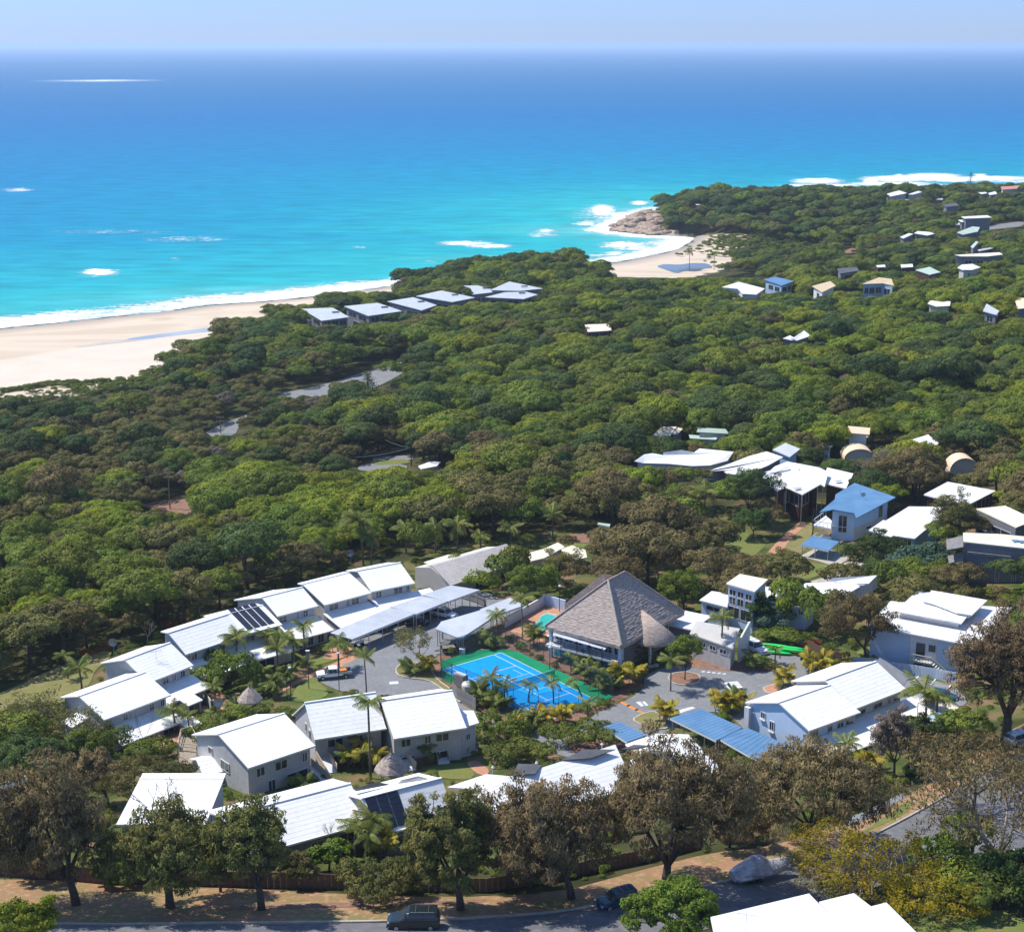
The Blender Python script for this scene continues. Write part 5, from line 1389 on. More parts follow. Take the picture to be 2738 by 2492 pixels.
add_window(r, A_, B_, L * .12, L * .4, z + 7.15, z + 7.4, o_, mullions=0); add_window(r, A_, B_, L * .76, L * .86, z + 7.15, z + 7.4, o_, mullions=0)
plate([(2467, 1606), (2491, 1578), (2640, 1604), (2598, 1644.5), (2560, 1638), (2503, 1616)], 0, 8.1, r, 7.3, z, .7)
aerial(r, at(2530, 1655, z + 7.8), 1.5, 1.8, .1)

# ------------------------------------------------------------------ houses up the right side
r, res, z = slab_house('pole_house', 'dark red timber house on tall grey posts under broad white roofs', 'house', [
    [(2040, 1275, 6.3), (2072, 1247, 6.6), (2105, 1234, 7.1), (2190, 1250, 7.1), (2215, 1262, 6.7), (2205, 1300, 5.9), (2195, 1294, 5.9), (2146, 1322, 5.5), (2100, 1302, 5.5), (2078, 1312, 5.3), (2062, 1300, 5.7)],
    [(2195, 1290, 5.5), (2212, 1250, 5.9), (2282, 1266, 5.9), (2262, 1306, 5.3)]], wallm=M['wall_brown'], inset=2.0,
    zb=21.5, posts=[(0, 7, .02), (0, 7, .98), (0, 8, .02), (0, 6, .1), (0, 9, .1), (1, 3, .1), (1, 3, .95)], wins=[(0, 7, .1, .9, 2.0, 4.4), (0, 6, .2, .8, 2.0, 4.4), (0, 8, .1, .9, 2.0, 4.4), (1, 2, .2, .8, 2.4, 4.4)])
P = [at(*p) for p in ((2045, 1262, z + 6.9), (2108, 1244, z + 7.5), (2110, 1248, z + 7.4), (2072, 1263, z + 6.8))]
mb = MB(); mb.slab(P, .15); mb.build('raised_roof', M['roof_white_flat'], r)
mb = MB(); p = at(2136, 1268, z + 5.9); mb.tube([p, p + Vector((0, 0, 1.1))], .12); mb.build('flue', M['steel'], r)
for px, py in ((2132, 1302), (2240, 1282)):
    p = at(px, py, z + 6.15); mb = MB(); mb.box(p.x, p.y, p.z - .25, 1.4, .9, .18, .4); mb.build('skylight', M['frame'], r)
# blue roofed two-storey house
r, res, z = slab_house('blue_roof_house', 'two-storey pale blue house with a blue steel roof and corner balcony', 'house', [
    [(2234, 1322, 6.8), (2285, 1291, 7.4), (2395, 1329, 7.4), (2290, 1385, 6.0), (2284, 1372, 6.2), (2228, 1362, 6.2), (2190, 1370, 6.2), (2232, 1335, 6.6)]], zb=21.3, wallm=M['wall_lightblue'], roofm=M['roof_blue'], inset=.9, sub=(0,))
wl = [(2222, 1365), (2285, 1372), (2380, 1334), (2300, 1310)]
Wq = [at(a, b, z + 6.0) for a, b in wl]; cq = sum(Wq, Vector()) / 4
Wq = [q + (cq - q).normalized() * .5 for q in Wq]
mb = MB(); mb.prism([(q.x, q.y) for q in Wq], z - 2, [z + 5.85, z + 5.8, z + 6.7, z + 6.8]); mb.build('wall', M['wall_lightblue'], r)
A_, B_ = Wq[0].copy(), Wq[1].copy(); A_.z = B_.z = z; L = (B_ - A_).length; o_ = -n_away(B_ - A_)
add_window(r, A_, B_, L * .28, L * .68, z + 1.8, z + 5.2, o_, mullions=1)
mb = MB(); mb.bar(A_ + Vector((0, 0, 2.9)) + o_ * .04, B_ + Vector((0, 0, 2.9)) + o_ * .04, .1, .12); mb.build('band', M['frame'], r)
A_, B_ = Wq[1].copy(), Wq[2].copy(); A_.z = B_.z = z; d_ = (B_ - A_).normalized(); o_ = Vector((d_.y, -d_.x, 0)); L = (B_ - A_).length
mb = MB(); mb.prism([(q.x, q.y) for q in (A_, B_, B_ + o_ * .05, A_ + o_ * .05)], z - 1, z + 2.8); mb.build('lower_wall', M['wall_cream'], r)
add_window(r, A_, B_, L * .22, L * .4, z + 5.0, z + 5.6, o_, depth=.12, mullions=0); add_window(r, A_, B_, L * .35, L * .52, z + 1.6, z + 2.2, o_, depth=.14, mullions=0); add_window(r, A_, B_, L * .72, L * .84, z + 2.9, z + 5.4, o_, depth=.12)
bq = [at(2175, 1400, z + 5.0)]
for hh, pxs in ((2.9, [(2172, 1405), (2208, 1378), (2224, 1392), (2222, 1414)]), (.6, [(2172, 1446), (2208, 1425), (2224, 1436), (2222, 1452)])):
    Q = [at(a, b, z + hh) for a, b in pxs]; mb = MB(); mb.slab(Q, .25); mb.build('balcony', M['frame'], r)
    mb = MB()
    for a, b in ((0, 1), (0, 3)):
        mb.bar(Q[a] + Vector((0, 0, 1)), Q[b] + Vector((0, 0, 1)), .08)
        for k in range(6): p = Q[a].lerp(Q[b], k / 5); mb.bar(p, p + Vector((0, 0, 1)), .04)
    mb.build('balustrade', M['frame'], r)
q = at(2174, 1405, z + 2.9); g_ = ground(q.x, q.y); mb = MB(); mb.box(q.x, q.y, g_, .2, .2, z + 6.0 - g_); mb.build('post', M['dark_metal'], r)
carport('carport', 'dark blue carport roof on thin posts in front of the blue-roofed house', [[(2172, 1432), (2245, 1448), (2216, 1472), (2141, 1456)]], z, 2.5, 2.4, M['roof_blue'], npost=2, ribs=False)
mb = MB(); mb.tube([at(2300, 1322, z + 7.0), at(2300, 1322, z + 7.0) + Vector((0, 0, .9))], .05)
dish_c = at(2308, 1322, z + 7.8); mb.add([dish_c + Vector((.45 * math.cos(k), -.1, .45 * math.sin(k))) for k in np.linspace(0, 2 * math.pi, 10)[:-1]], [tuple(range(9))]); mb.build('satellite_dish', M['steel'], r)
slab_house('house', 'white metal-roofed house with pale blue walls right of the blue-roofed house', 'house', [
    [(2323, 1417, 5.2), (2362, 1390, 5.4), (2368, 1392, 5.4), (2430, 1354, 5.8), (2520, 1355, 5.8), (2515, 1385, 5.4), (2470, 1420, 5.2), (2446, 1440, 5.0), (2388, 1432, 5.0), (2383, 1436, 5.0)]], zb=21.5, wallm=M['wall_paleblue'],
    inset=.6, wins=[(0, 7, .1, .5, 2.6, 4.4), (0, 9, .3, .7, 2.8, 4.4), (0, 7, .6, .9, .4, 2.0), (0, 9, .2, .5, .5, 2.5)])
slab_house('house', 'white flat-roofed house with a dark red wall above the leafy olive tree', 'house', [
    [(2470, 1322, 5.2), (2534, 1288, 5.6), (2663, 1312, 5.6), (2588, 1350, 5.2), (2500, 1330, 5.2)]], wallm=M['wall_brown'], inset=.6, wins=[(0, 2, .1, .4, 2.5, 4.6), (0, 2, .6, .85, 2.5, 4.6), (0, 3, .3, .7, 2, 4)])
r, res, z = slab_house('clad_house', 'upper grey clad house with a cream flat roof and a parapet at the right edge', 'house', [
    [(2610, 1360, 7.0), (2688, 1352, 7.6), (2770, 1390, 7.6), (2717, 1410, 6.6)]], zb=23.5, wallm=M['wall_slate'], roofm=M['roof_cream'], inset=.15, wins=[(0, 3, .1, .6, 4.0, 5.2), (0, 3, .65, .95, 2.8, 3.6)])
r2_, res2, z2 = slab_house('clad_house', 'lower grey clad house with a long cream roof, louvre band and three tall slot windows', 'house', [
    [(2575, 1424, 7.6), (2576, 1448, 7.0), (2760, 1468, 7.0), (2800, 1440, 7.6), (2680, 1428, 7.8)]], zb=24.0, wallm=M['wall_slate'], roofm=M['roof_cream'], inset=.25,
    wins=[(0, 1, .28, .34, .6, 3.6), (0, 1, .50, .56, .5, 3.5), (0, 1, .76, .82, .4, 3.4)])
P_, W_ = res2[0]
mb = MB(); a_, b_ = W_[1].lerp(W_[2], .02), W_[1].lerp(W_[2], .72); o_ = -n_away(b_ - a_); a_.z = b_.z = z2 + 5.1
mb.bar(a_ + o_ * .25, b_ + o_ * .25, .4, .55); mb.build('louvre_band', M['fence_grey'], r2_)
for hh, px in ((6.6, [(2530, 1442), (2574, 1432), (2576, 1462), (2532, 1470)]), (4.4, [(2534, 1486), (2574, 1476), (2576, 1496), (2538, 1506)])):
    Q = [at(a, b, z2 + hh) for a, b in px]; mb = MB(); mb.slab(Q, .2); mb.build('sun_screen', M['fence_grey'], r2_)
for px in ((2716, 1446), (2733, 1448)):
    p = at(*px, z2 + 7.35); mb = MB(); mb.box(p.x, p.y, p.z - .1, 1.1, 1.2, .14, .1); mb.build('skylight', M['roof_blue'], r2_)
for rr_, res_, zz_ in ((r, res, z), (r2_, res2, z2)):
    P_, W_ = res_[0]; n = len(W_)
    # cladding boards: horizontal grooves as proud strips on the front wall
    A_, B_ = (W_[1], W_[2]) if rr_ is r2_ else (W_[3], W_[0])
    o_ = -n_away(B_ - A_)
    mb = MB()
    for k in range(16):
        a = Vector((A_.x, A_.y, zz_ + .2 + k * .38)); b = Vector((B_.x, B_.y, zz_ + .2 + k * .38))
        if k * .38 > 5.9: break
        mb.bar(a + o_ * .01, b + o_ * .01, .05, .05)
    c_ = mb.build('cladding_rails', M['wall_grey'], rr_); c_['kind'] = 'stuff'

# bottom right big white roof
r, res, z = slab_house('house', 'large plain white metal roof with an aerial cut by the bottom edge', 'house', [
    [(1900, 2451, 6.0), (2163, 2388, 6.5), (2330, 2560, 6.5), (2380, 2700, 6.0), (1950, 2700, 5.8)],
    [(2190, 2410, 6.6), (2283, 2387, 6.9), (2365, 2450, 6.9), (2450, 2600, 6.7), (2330, 2560, 6.6)],
    [(2330, 2422, 6.95), (2370, 2412, 7.0), (2520, 2560, 7.0), (2450, 2600, 6.9)]], zb=34.5, inset=.7, wallm=M['wall_white'])
aerial(r, at(1994, 2490, z + 6.4), 1.6, 1.8, -.3)

# ------------------------------------------------------------------ beach-front houses with wavy grey roofs
BG = 'grey-roofed beach houses in a row'
bh = [('beach house nearest the beach, leftmost grey roof of the row', [(806, 826, 6.6), (890, 823, 7.2), (934, 848, 6.6), (860, 858, 6.2)]),
      ('second grey-roofed beach house from the left with a raised corner', [(920, 819, 6.8), (1010, 810, 7.4), (1076, 832, 6.6), (985, 845, 6.4)]),
      ('third grey-roofed beach house from the left in the row', [(1035, 806, 7.0), (1105, 795, 7.6), (1168, 816, 6.8), (1128, 830, 6.6)]),
      ('fourth grey-roofed beach house from the left, wide wavy roof', [(1112, 792, 7.4), (1180, 777, 8.2), (1270, 796, 7.4), (1210, 808, 7.0)]),
      ('narrow grey beach house roof behind the wide wavy roof', [(1222, 764, 8), (1280, 764, 8.2), (1335, 780, 7.6), (1262, 788, 7.2)]),
      ('rearmost grey-roofed beach house with the highest roof', [(1310, 776, 8.2), (1362, 753, 9.0), (1452, 772, 8.0), (1390, 778, 7.8)]),
      ('front right grey-roofed beach house at the end of the row', [(1296, 795, 6.4), (1380, 774, 7.2), (1438, 788, 6.6), (1400, 800, 6.2)])]
for i, (lb, q) in enumerate(bh):
    r, res, z = slab_house('beach_house', lb, 'house', [q], wallm=M['wall_slate'], roofm=M['roof_grey'], group=BG, inset=.8, drop=5, wins=[(0, 2, .06, .3, 3.6, 5.6), (0, 2, .36, .62, 3.6, 5.6), (0, 2, .68, .94, 3.6, 5.6), (0, 3, .1, .45, 3.4, 5.4), (0, 3, .55, .9, 3.4, 5.4), (0, 2, .1, .4, .6, 2.6), (0, 3, .2, .7, .4, 2.4)])
    P, W = res[0]
    mb = MB(); c = P[2].lerp(P[1], .3).lerp(P[0], .2) + Vector((0, 0, .25)); mb.box(c.x, c.y, c.z, 2.6, .7, .35, .3); mb.build('roof_vent', M['roof_dark'], r)

# ------------------------------------------------------------------ houses far among the trees
FH = [ # label, roofs, wall, roof
 ('white roofed cabin low in the forest below the beach houses', [[(1563, 868, 4), (1628, 866, 4.4), (1636, 884, 4), (1572, 888, 3.8)]], 'wall_brown', 'roof_cream', [(0, 2, .1, .9, 1.6, 3.2)]),
 ('small white roof of two facets in the middle of the forest canopy', [[(2093, 905, 7.5), (2112, 897, 7.5), (2126, 905, 7.8), (2116, 910, 7)], [(2118, 905, 8), (2150, 884, 9.4), (2168, 898, 8.4), (2130, 911, 7.4)]], 'wall_slate', 'roof_white_flat', []),
 ('white house with broad low roof left of the blue-roofed far house', [[(1930, 768, 8), (1975, 754, 9), (2045, 772, 8.6), (2022, 788, 7.6), (1985, 786, 7.8), (1972, 772, 8.4)]], 'wall_white', 'roof_white_flat', []),
 ('far house with a small bright blue roof beside the broad white roof', [[(2043, 748, 9), (2072, 740, 9.4), (2123, 752, 9.2), (2090, 764, 8.6)]], 'wall_paleblue', 'roof_blue', [(0, 2, .1, .4, 5.6, 7.6), (0, 2, .5, .9, 5.6, 7.6), (0, 3, .1, .4, 5.6, 7.6), (0, 3, .5, .8, 5.6, 7.6)]),
 ('far house with a yellowish roof and white wall half behind trees', [[(2171, 765, 8.6), (2220, 752, 9.2), (2235, 764, 9), (2198, 782, 8.2)]], 'wall_white', 'roof_tan', [(0, 3, .3, .6, 5, 7)]),
 ('far grey-roofed house left of the tall dark pine on the rise', [[(2238, 718, 8.4), (2290, 714, 9), (2298, 724, 8.6), (2246, 732, 7.8)]], 'wall_slate', 'roof_dark', [(0, 2, .2, .8, 5, 7)]),
 ('far two-storey house with a tan roof and blue-green glazed front', [[(2304, 760, 9.4), (2350, 742, 10.4), (2384, 746, 10.2), (2390, 764, 9.2), (2362, 758, 9.4)]], 'wall_paleblue', 'roof_tan', [(0, 4, .06, .35, 5.6, 8.0), (0, 4, .4, .68, 5.6, 8.0), (0, 4, .72, .94, 5.6, 8.0), (0, 4, .06, .35, 2.4, 4.6), (0, 4, .4, .68, 2.4, 4.6), (0, 3, .2, .8, 5.2, 7.6), (0, 3, .3, .8, 2.4, 4.4)]),
 ('far house with a pale green hipped roof and dark red walls', [[(2448, 722, 8), (2486, 714, 8.8), (2515, 728, 8.2), (2486, 735, 7.6)]], 'wall_brown', 'roof_green', [(0, 2, .2, .8, 4.5, 6.5)]),
 ('tiny white roofs left of the green hipped roof', [[(2343, 710, 8), (2366, 708, 8.2), (2368, 714, 8), (2346, 715, 7.8)], [(2408, 708, 8), (2440, 706, 8.2), (2442, 714, 8), (2410, 716, 7.8)]], 'wall_brown', 'roof_white_flat', []),
 ('far round-looking white pavilion roof with cream wall', [[(2560, 716, 9), (2572, 708, 9.6), (2600, 706, 10), (2622, 715, 9.2), (2600, 722, 8.8), (2575, 722, 8.8)]], 'wall_cream', 'roof_white_flat', [(0, 4, .1, .4, 5.5, 7.5)]),
 ('far wide pinkish flat roof above the white pavilion', [[(2552, 682, 10), (2672, 675, 10), (2682, 681, 10), (2640, 686, 9.8), (2570, 686, 9.6)]], 'wall_slate', 'roof_cream', [(0, 3, .1, .4, 6, 8), (0, 3, .6, .9, 6, 8)]),
 ('far cream roof with a raised corner in the right hand trees', [[(2480, 812, 7.5), (2498, 792, 8.5), (2512, 802, 8), (2542, 806, 8), (2540, 818, 7.5), (2505, 820, 7)]], 'wall_cream', 'roof_cream', []),
 ('far small house with a pale blue-white gable roof and dark walls', [[(2628, 832, 8.2), (2638, 812, 9.4), (2672, 832, 8.4), (2664, 842, 7.8)], [(2634, 842, 6.6), (2668, 840, 6.8), (2668, 847, 6.2), (2636, 848, 6)]], 'wall_slate', 'roof_grey', [(0, 3, .2, .8, 5, 7)]),
 ('peach roofed house cut by the right frame edge', [[(2712, 798, 8), (2760, 796, 8.4), (2770, 822, 8), (2722, 826, 7.6)]], 'wall_slate', 'roof_peach', []),
 ('bright white peaked roof on the headland skyline', [[(2368, 520, 8), (2388, 514, 8.6), (2405, 510, 10), (2425, 517, 9), (2400, 522, 8), (2376, 527, 7.4)], [(2428, 520, 8), (2455, 511, 9), (2466, 514, 8.6), (2440, 521, 7.8)]], 'wall_cream', 'roof_white_flat', []),
 ('stack of three white curved resort roofs high on the right', [[(2570, 580, 9), (2640, 576, 9.4), (2652, 582, 9), (2580, 585, 8.6)], [(2562, 589, 7), (2640, 583, 7.4), (2645, 592, 7), (2570, 594, 6.6)], [(2552, 597, 5), (2630, 592, 5.4), (2636, 600, 5), (2556, 602, 4.6)]], 'wall_slate', 'roof_white_flat', []),
 ('pale green stepped roofs just below the three white curved roofs', [[(2558, 622, 6), (2600, 606, 7), (2620, 608, 7), (2614, 620, 6), (2575, 628, 5.4)]], 'wall_slate', 'roof_green', []),
 ('chain of small pale roofs in the trees left of the green stepped roofs', [[(2406, 634, 7), (2430, 624, 7.4), (2442, 626, 7.2), (2416, 638, 6.6)], [(2444, 624, 7.5), (2455, 618, 8), (2480, 620, 7.8), (2505, 624, 7.4), (2480, 630, 7)]], 'wall_slate', 'roof_white_flat', []),
 ('dark flat-roofed house below the headland skyline pine', [[(2520, 548, 9), (2555, 542, 9.4), (2566, 550, 9), (2530, 554, 8.6)]], 'wall_slate', 'roof_dark', []),
 ('row of tiny white roofs right of the skyline pine', [[(2615, 515, 8), (2632, 511, 8.4), (2640, 517, 8), (2622, 520, 7.8)], [(2642, 517, 8), (2662, 512, 8.4), (2666, 519, 8), (2648, 522, 7.8)], [(2500, 532, 8), (2520, 530, 8), (2522, 535, 8), (2504, 536, 7.8)]], 'wall_slate', 'roof_white_flat', []),
 ('long low terracotta roof at the top right skyline', [[(2675, 500, 8), (2760, 494, 8.4), (2762, 502, 8), (2680, 508, 7.6)]], 'wall_cream', 'roof_red', []),
 ('small blue roof far right above the wide pinkish roof', [[(2595, 660, 8), (2610, 645, 9), (2616, 648, 9), (2602, 664, 8)], [(2614, 668, 7), (2655, 661, 7.4), (2658, 664, 7.2), (2618, 672, 6.8)]], 'wall_slate', 'roof_grey', []),
 # belt between forest and resort
 ('pale pink skillion roof alone at the forest edge', [[(1741, 1167, 5), (1770, 1141, 5.6), (1810, 1141, 5.6), (1792, 1164, 5)], [(1797, 1160, 5), (1813, 1143, 5.4), (1826, 1146, 5.2), (1812, 1160, 4.8)]], 'wall_slate', 'roof_cream', []),
 ('pale green curved roof beside the pink skillion roof', [[(1862, 1155, 5), (1868, 1143, 5.8), (1940, 1147, 5.8), (1950, 1160, 5)], [(1842, 1162, 4), (1890, 1166, 4), (1918, 1170, 4), (1914, 1176, 3.6), (1845, 1172, 3.6)]], 'wall_cream', 'roof_green', []),
 ('long low white house with two roof peaks behind the leafy trees', [[(1696, 1233, 4), (1722, 1215, 5), (1745, 1212, 5), (1775, 1217, 4.8), (1773, 1210, 5.4), (1822, 1203, 6), (1858, 1210, 5.4), (1870, 1199, 6), (1962, 1208, 6), (1945, 1232, 4.8), (1900, 1244, 4.4), (1850, 1246, 4), (1790, 1240, 4), (1718, 1238, 3.6)]], 'wall_white', 'roof_white_flat', []),
 ('pale blue-white gabled roof between the long white house and the pole house', [[(1898, 1258, 6), (1950, 1240, 6.4), (2004, 1219, 7), (2050, 1207, 7.4), (2094, 1222, 7), (2052, 1245, 6.4), (1995, 1268, 5.6), (1948, 1268, 5.4), (1920, 1250, 6)]], 'wall_slate', 'roof_white_flat', [(0, 6, .2, .8, 3, 4.6)]),
 ('light blue roof peeking out behind the grey pole-house tree', [[(2066, 1202, 7), (2100, 1184, 8), (2140, 1200, 7.6), (2112, 1222, 6.6)], [(2198, 1190, 6), (2226, 1192, 6), (2218, 1197, 5.6), (2200, 1196, 5.6)]], 'wall_paleblue', 'roof_grey', []),
 ('cream two-part roof above the peach domed roof', [[(2263, 1157, 7), (2268, 1139, 8), (2327, 1144, 8), (2325, 1162, 7)], [(2270, 1165, 5), (2290, 1160, 5), (2325, 1166, 5), (2290, 1182, 4.4)]], 'wall_white', 'roof_peach', []),
 ('white pointed roof behind the grey-brown gum trees', [[(2425, 1180, 6), (2455, 1178, 6), (2482, 1162, 7.6), (2510, 1185, 6.4), (2500, 1193, 6), (2435, 1190, 5.4)]], 'wall_white', 'roof_white_flat', []),
]
for lb, q, w, m, wi in FH:
    slab_house('far_house' if q[0][0][1] < 1100 else 'house', lb, 'house', q, wallm=M[w], roofm=M[m], wins=wi, inset=.6, drop=6)
# domed peach roofs
def dome(px0, px1, py, h, label, zb=None):
    a = at(px0, py, 20); zb = ground(a.x, a.y)
    A = at(px0, py, zb + 3.5); B = at(px1, py, zb + 3.5); c = (A + B) / 2; w = (B - A).length / 2
    r = thing('domed_house', (c.x, c.y + w * .7, zb), label, 'house', 'houses with peach curved roofs')
    mb = MB(); V = []; n = 12
    for j in (0, 1):
        for k in range(n + 1):
            t = math.pi * k / n
            V.append(Vector((c.x - math.cos(t) * w, c.y + j * w * 1.5, zb + 3.4 + math.sin(t) * h)))
    V += [v - Vector((0, 0, .25)) for v in V]; m_ = n + 1; F = []
    for k in range(n):
        F += [(k, k + 1, m_ + k + 1, m_ + k), (2 * m_ + k, 3 * m_ + k, 3 * m_ + k + 1, 2 * m_ + k + 1), (k, 2 * m_ + k, 2 * m_ + k + 1, k + 1), (m_ + k, m_ + k + 1, 3 * m_ + k + 1, 3 * m_ + k)]
    mb.add(V, F); fix_normals(mb.build('roof', M['roof_peach'], r, smooth_=False))
    mb = MB(); q = [Vector((c.x - math.cos(t) * w * .92, 0, zb + 3.3 + math.sin(t) * h * .95)) for t in np.linspace(0, math.pi, 11)]
    ring_ = [Vector((c.x - w * .92, 0, zb - 3))] + q + [Vector((c.x + w * .92, 0, zb - 3))]
    nr = len(ring_); V = [Vector((p.x, c.y + .3, p.z)) for p in ring_] + [Vector((p.x, c.y + w * 1.5 - .3, p.z)) for p in ring_]
    F = [tuple(range(nr - 1, -1, -1)), tuple(range(nr, 2 * nr))] + [(i, (i + 1) % nr, nr + (i + 1) % nr, nr + i) for i in range(nr)]
    mb.add(V, F); fix_normals(mb.build('wall', M['wall_cream'], r)); foot([A, B, B + Vector((0, w * 1.6, 0)), A + Vector((0, w * 1.6, 0))])
dome(2258, 2340, 1225, 2.2, 'peach curved roof left of the grey-brown gum trees')
dome(2540, 2618, 1258, 2.8, 'peach curved roof above the white flat roof with a red wall')
slab_house('utility_shed', 'small pale green utility cabinet beside the power pole on the dirt track', 'shed', [[(1597, 1401, 2.4), (1600, 1397, 2.4), (1632, 1401, 2.4), (1630, 1408, 2.4)]], wallm=M['roof_green'], roofm=M['roof_green'], inset=.2)
slab_house('toilet_block', 'small white flat roof beside the bush road loop', 'shed', [[(1118, 1246, 3), (1150, 1234, 3.2), (1178, 1235, 3.2), (1168, 1246, 3), (1126, 1254, 2.8)]], wallm=M['wall_white'])

# thatched garden shelters
def shelter(px, py, w, h, label):
    p = gp(px, py); r = thing('thatched_shelter', p, label, 'garden shelter', 'small thatched garden shelters')
    n = 10; mb = MB(); V = []
    for zz, rr in ((1.9, w), (2.1, w * .98), (2.1 + h * .5, w * .55), (2.1 + h * .9, w * .12)):
        for k in range(n): a = 2 * math.pi * (k + .3) / n; V.append((p.x + rr * math.cos(a), p.y + rr * math.sin(a), p.z + zz + .05 * math.sin(k * 3)))
    F = [(j * n + k, j * n + (k + 1) % n, (j + 1) * n + (k + 1) % n, (j + 1) * n + k) for j in range(3) for k in range(n)] + [tuple(range(3 * n, 4 * n)), tuple(range(n - 1, -1, -1))]
    mb.add(V, F); fix_normals(mb.build('thatch_roof', M['thatch'], r))
    mb = MB(); mb.tube([(p.x, p.y, p.z + 2.0 + h * .8), (p.x, p.y, p.z + 2.6 + h)], [.18, .1], 6); mb.build('finial', M['timber'], r)
    for k in range(4):
        a = math.pi / 4 + k * math.pi / 2; mb = MB(); mb.tube([(p.x + .75 * w * math.cos(a), p.y + .75 * w * math.sin(a), p.z - .3), (p.x + .75 * w * math.cos(a), p.y + .75 * w * math.sin(a), p.z + 2.2)], .07, 5); mb.build('post', M['timber'], r)
    foot([(p.x - w, p.y - w), (p.x + w, p.y - w), (p.x + w, p.y + w), (p.x - w, p.y + w)])
shelter(670, 1905, 1.8, 1.9, 'small thatched umbrella shelter in the palm garden left of the white ute')
shelter(1049, 2095, 2.2, 2.2, 'pointed thatched shelter behind the solar-panelled roof')
# stairs, decks, ramps
def deck(px, h, label, zb=None, rail=True):
    P = [gp(a, b) for a, b in px]; zb = sum(p.z for p in P) / len(P); P = [at(a, b, zb + h) for a, b in px]
    r = thing('deck', (P[0].x, P[0].y, zb), label, 'deck')
    mb = MB(); mb.slab(P, .2)
    mb.build('deck_floor', M['timber'], r)
    n = len(P)
    for i in range(n):
        a, b = P[i], P[(i + 1) % n]; k = max(1, int((b - a).length / 1.5))
        for j in range(k):
            p = a.lerp(b, j / k); mb = MB(); mb.box(p.x, p.y, zb - 1, .1, .1, h + 2.0); mb.build('post', M['timber_pale'], r)
        if rail:
            mb = MB()
            for hh in (1.0, .55): mb.bar(a + Vector((0, 0, hh)), b + Vector((0, 0, hh)), .07, .09)
            mb.build('handrail', M['timber_pale'], r)
    foot(P); return r
deck([(475, 2005), (485, 1968), (512, 1960), (530, 1990), (528, 2010)], 1.4, 'weathered timber deck left of the white gabled unit')
deck([(478, 2040), (480, 2008), (526, 2012), (528, 2045)], .9, 'lower grey timber deck beside the gabled unit annexe', rail=False)
def ramp(p0, p1, w, h0, h1, label):
    a, b = at(*p0, gp(*p0).z + h0), at(*p1, gp(*p1).z + h1)
    a.z = gp(*p0).z + h0; b.z = gp(*p1).z + h1
    r = thing('entry_bridge', (b.x, b.y, b.z - h1), label, 'ramp', 'entry ramps with timber rails')
    d = (b - a).xy.to_3d().normalized(); n = Vector((-d.y, d.x, 0))
    mb = MB(); mb.slab([a - n * w / 2, b - n * w / 2, b + n * w / 2, a + n * w / 2], .18); mb.build('walkway', M['wall_white'], r)
    for s_ in (-1, 1):
        mb = MB(); o = n * (s_ * w / 2) + Vector((0, 0, .5)); mb.bar(a + o, b + o, .07, 1.0); mb.build('side_rail', M['timber_pale'], r)
    return r
ramp((1168, 1996), (1187, 2040), 1.5, 1.7, .2, 'white entry ramp with pale timber rails at the right end of the court-side unit')
ramp((1225, 1985), (1265, 2012), 2.0, 1.3, .3, 'short entry ramp ending at the white patio right of the units')
ramp((1052, 2010), (1098, 2060), 1.6, 1.7, .2, 'entry ramp with pale rails behind the pointed thatched shelter')
ramp((860, 2022), (886, 2065), 1.5, 1.7, .2, 'entry ramp with pale rails left of the lone palm')
ramp((818, 2050), (870, 2095), 1.5, 1.2, .2, 'narrow entry ramp between the first two gabled units')
wall_run('paling_fence', [(895, 2042), (960, 2040), (985, 2045)], 1.1, .06, 'timber_dark', 'low dark garden fence under the cane palms of the middle unit', 'fence', fr=.35)
wall_run('paling_fence', [(1108, 2050), (1165, 2040), (1230, 2022)], 1.1, .06, 'timber_dark', 'low dark garden fence along the lawn in front of the court-side unit', 'fence', fr=.35)
for lb, px in (('slatted courtyard fence by the first porch of the left row', [(482, 1955), (492, 1940), (515, 1960)]), ('courtyard wall at the second porch of the left row', [(492, 1890), (520, 1905)]), ('courtyard fence left of the slatted palm bed', [(548, 1872), (565, 1898)])):
    wall_run('courtyard_wall', px, 1.5, .12, 'wall_block', lb, 'wall')
# ------------------------------------------------------------------ vegetation: prototypes
M['leaf_green'] = leaf_mat('green_foliage', (0.105, 0.161, 0.022), (0.260, 0.316, 0.041), .22, .02, patch=.35)
M['leaf_bright'] = leaf_mat('yellow_green_foliage', (0.152, 0.228, 0.018), (0.350, 0.380, 0.030), .18, .015, patch=.35)
M['leaf_dark'] = leaf_mat('dark_green_foliage', (0.049, 0.093, 0.028), (0.120, 0.176, 0.041), .25, .02, patch=.4)
M['leaf_olive'] = leaf_mat('olive_brown_foliage', (0.111, 0.126, 0.034), (0.278, 0.242, 0.074), .2, .015, patch=.3)
M['leaf_oak'] = leaf_mat('brown_she_oak_foliage', (0.13, 0.098, 0.045), (0.36, 0.265, 0.125), .12, .01, patch=.5, trans=.3)
M['leaf_oakgreen'] = leaf_mat('green_she_oak_foliage', (0.093, 0.129, 0.034), (0.260, 0.242, 0.065), .12, .01, patch=.4)
M['leaf_grey'] = leaf_mat('grey_brown_foliage', (0.222, 0.176, 0.129), (0.315, 0.260, 0.204), .15, .01, patch=.5)
M['leaf_gum'] = leaf_mat('gum_tree_foliage', (0.111, 0.115, 0.052), (0.278, 0.185, 0.074), .12, .01, patch=.4)
M['leaf_flame'] = leaf_mat('orange_green_foliage', (0.207, 0.232, 0.015), (0.439, 0.305, 0.015), .08, .01, patch=.3)
M['leaf_blue'] = leaf_mat('blue_green_foliage', (0.074, 0.157, 0.102), (0.167, 0.260, 0.167), .15, .01, patch=.5)
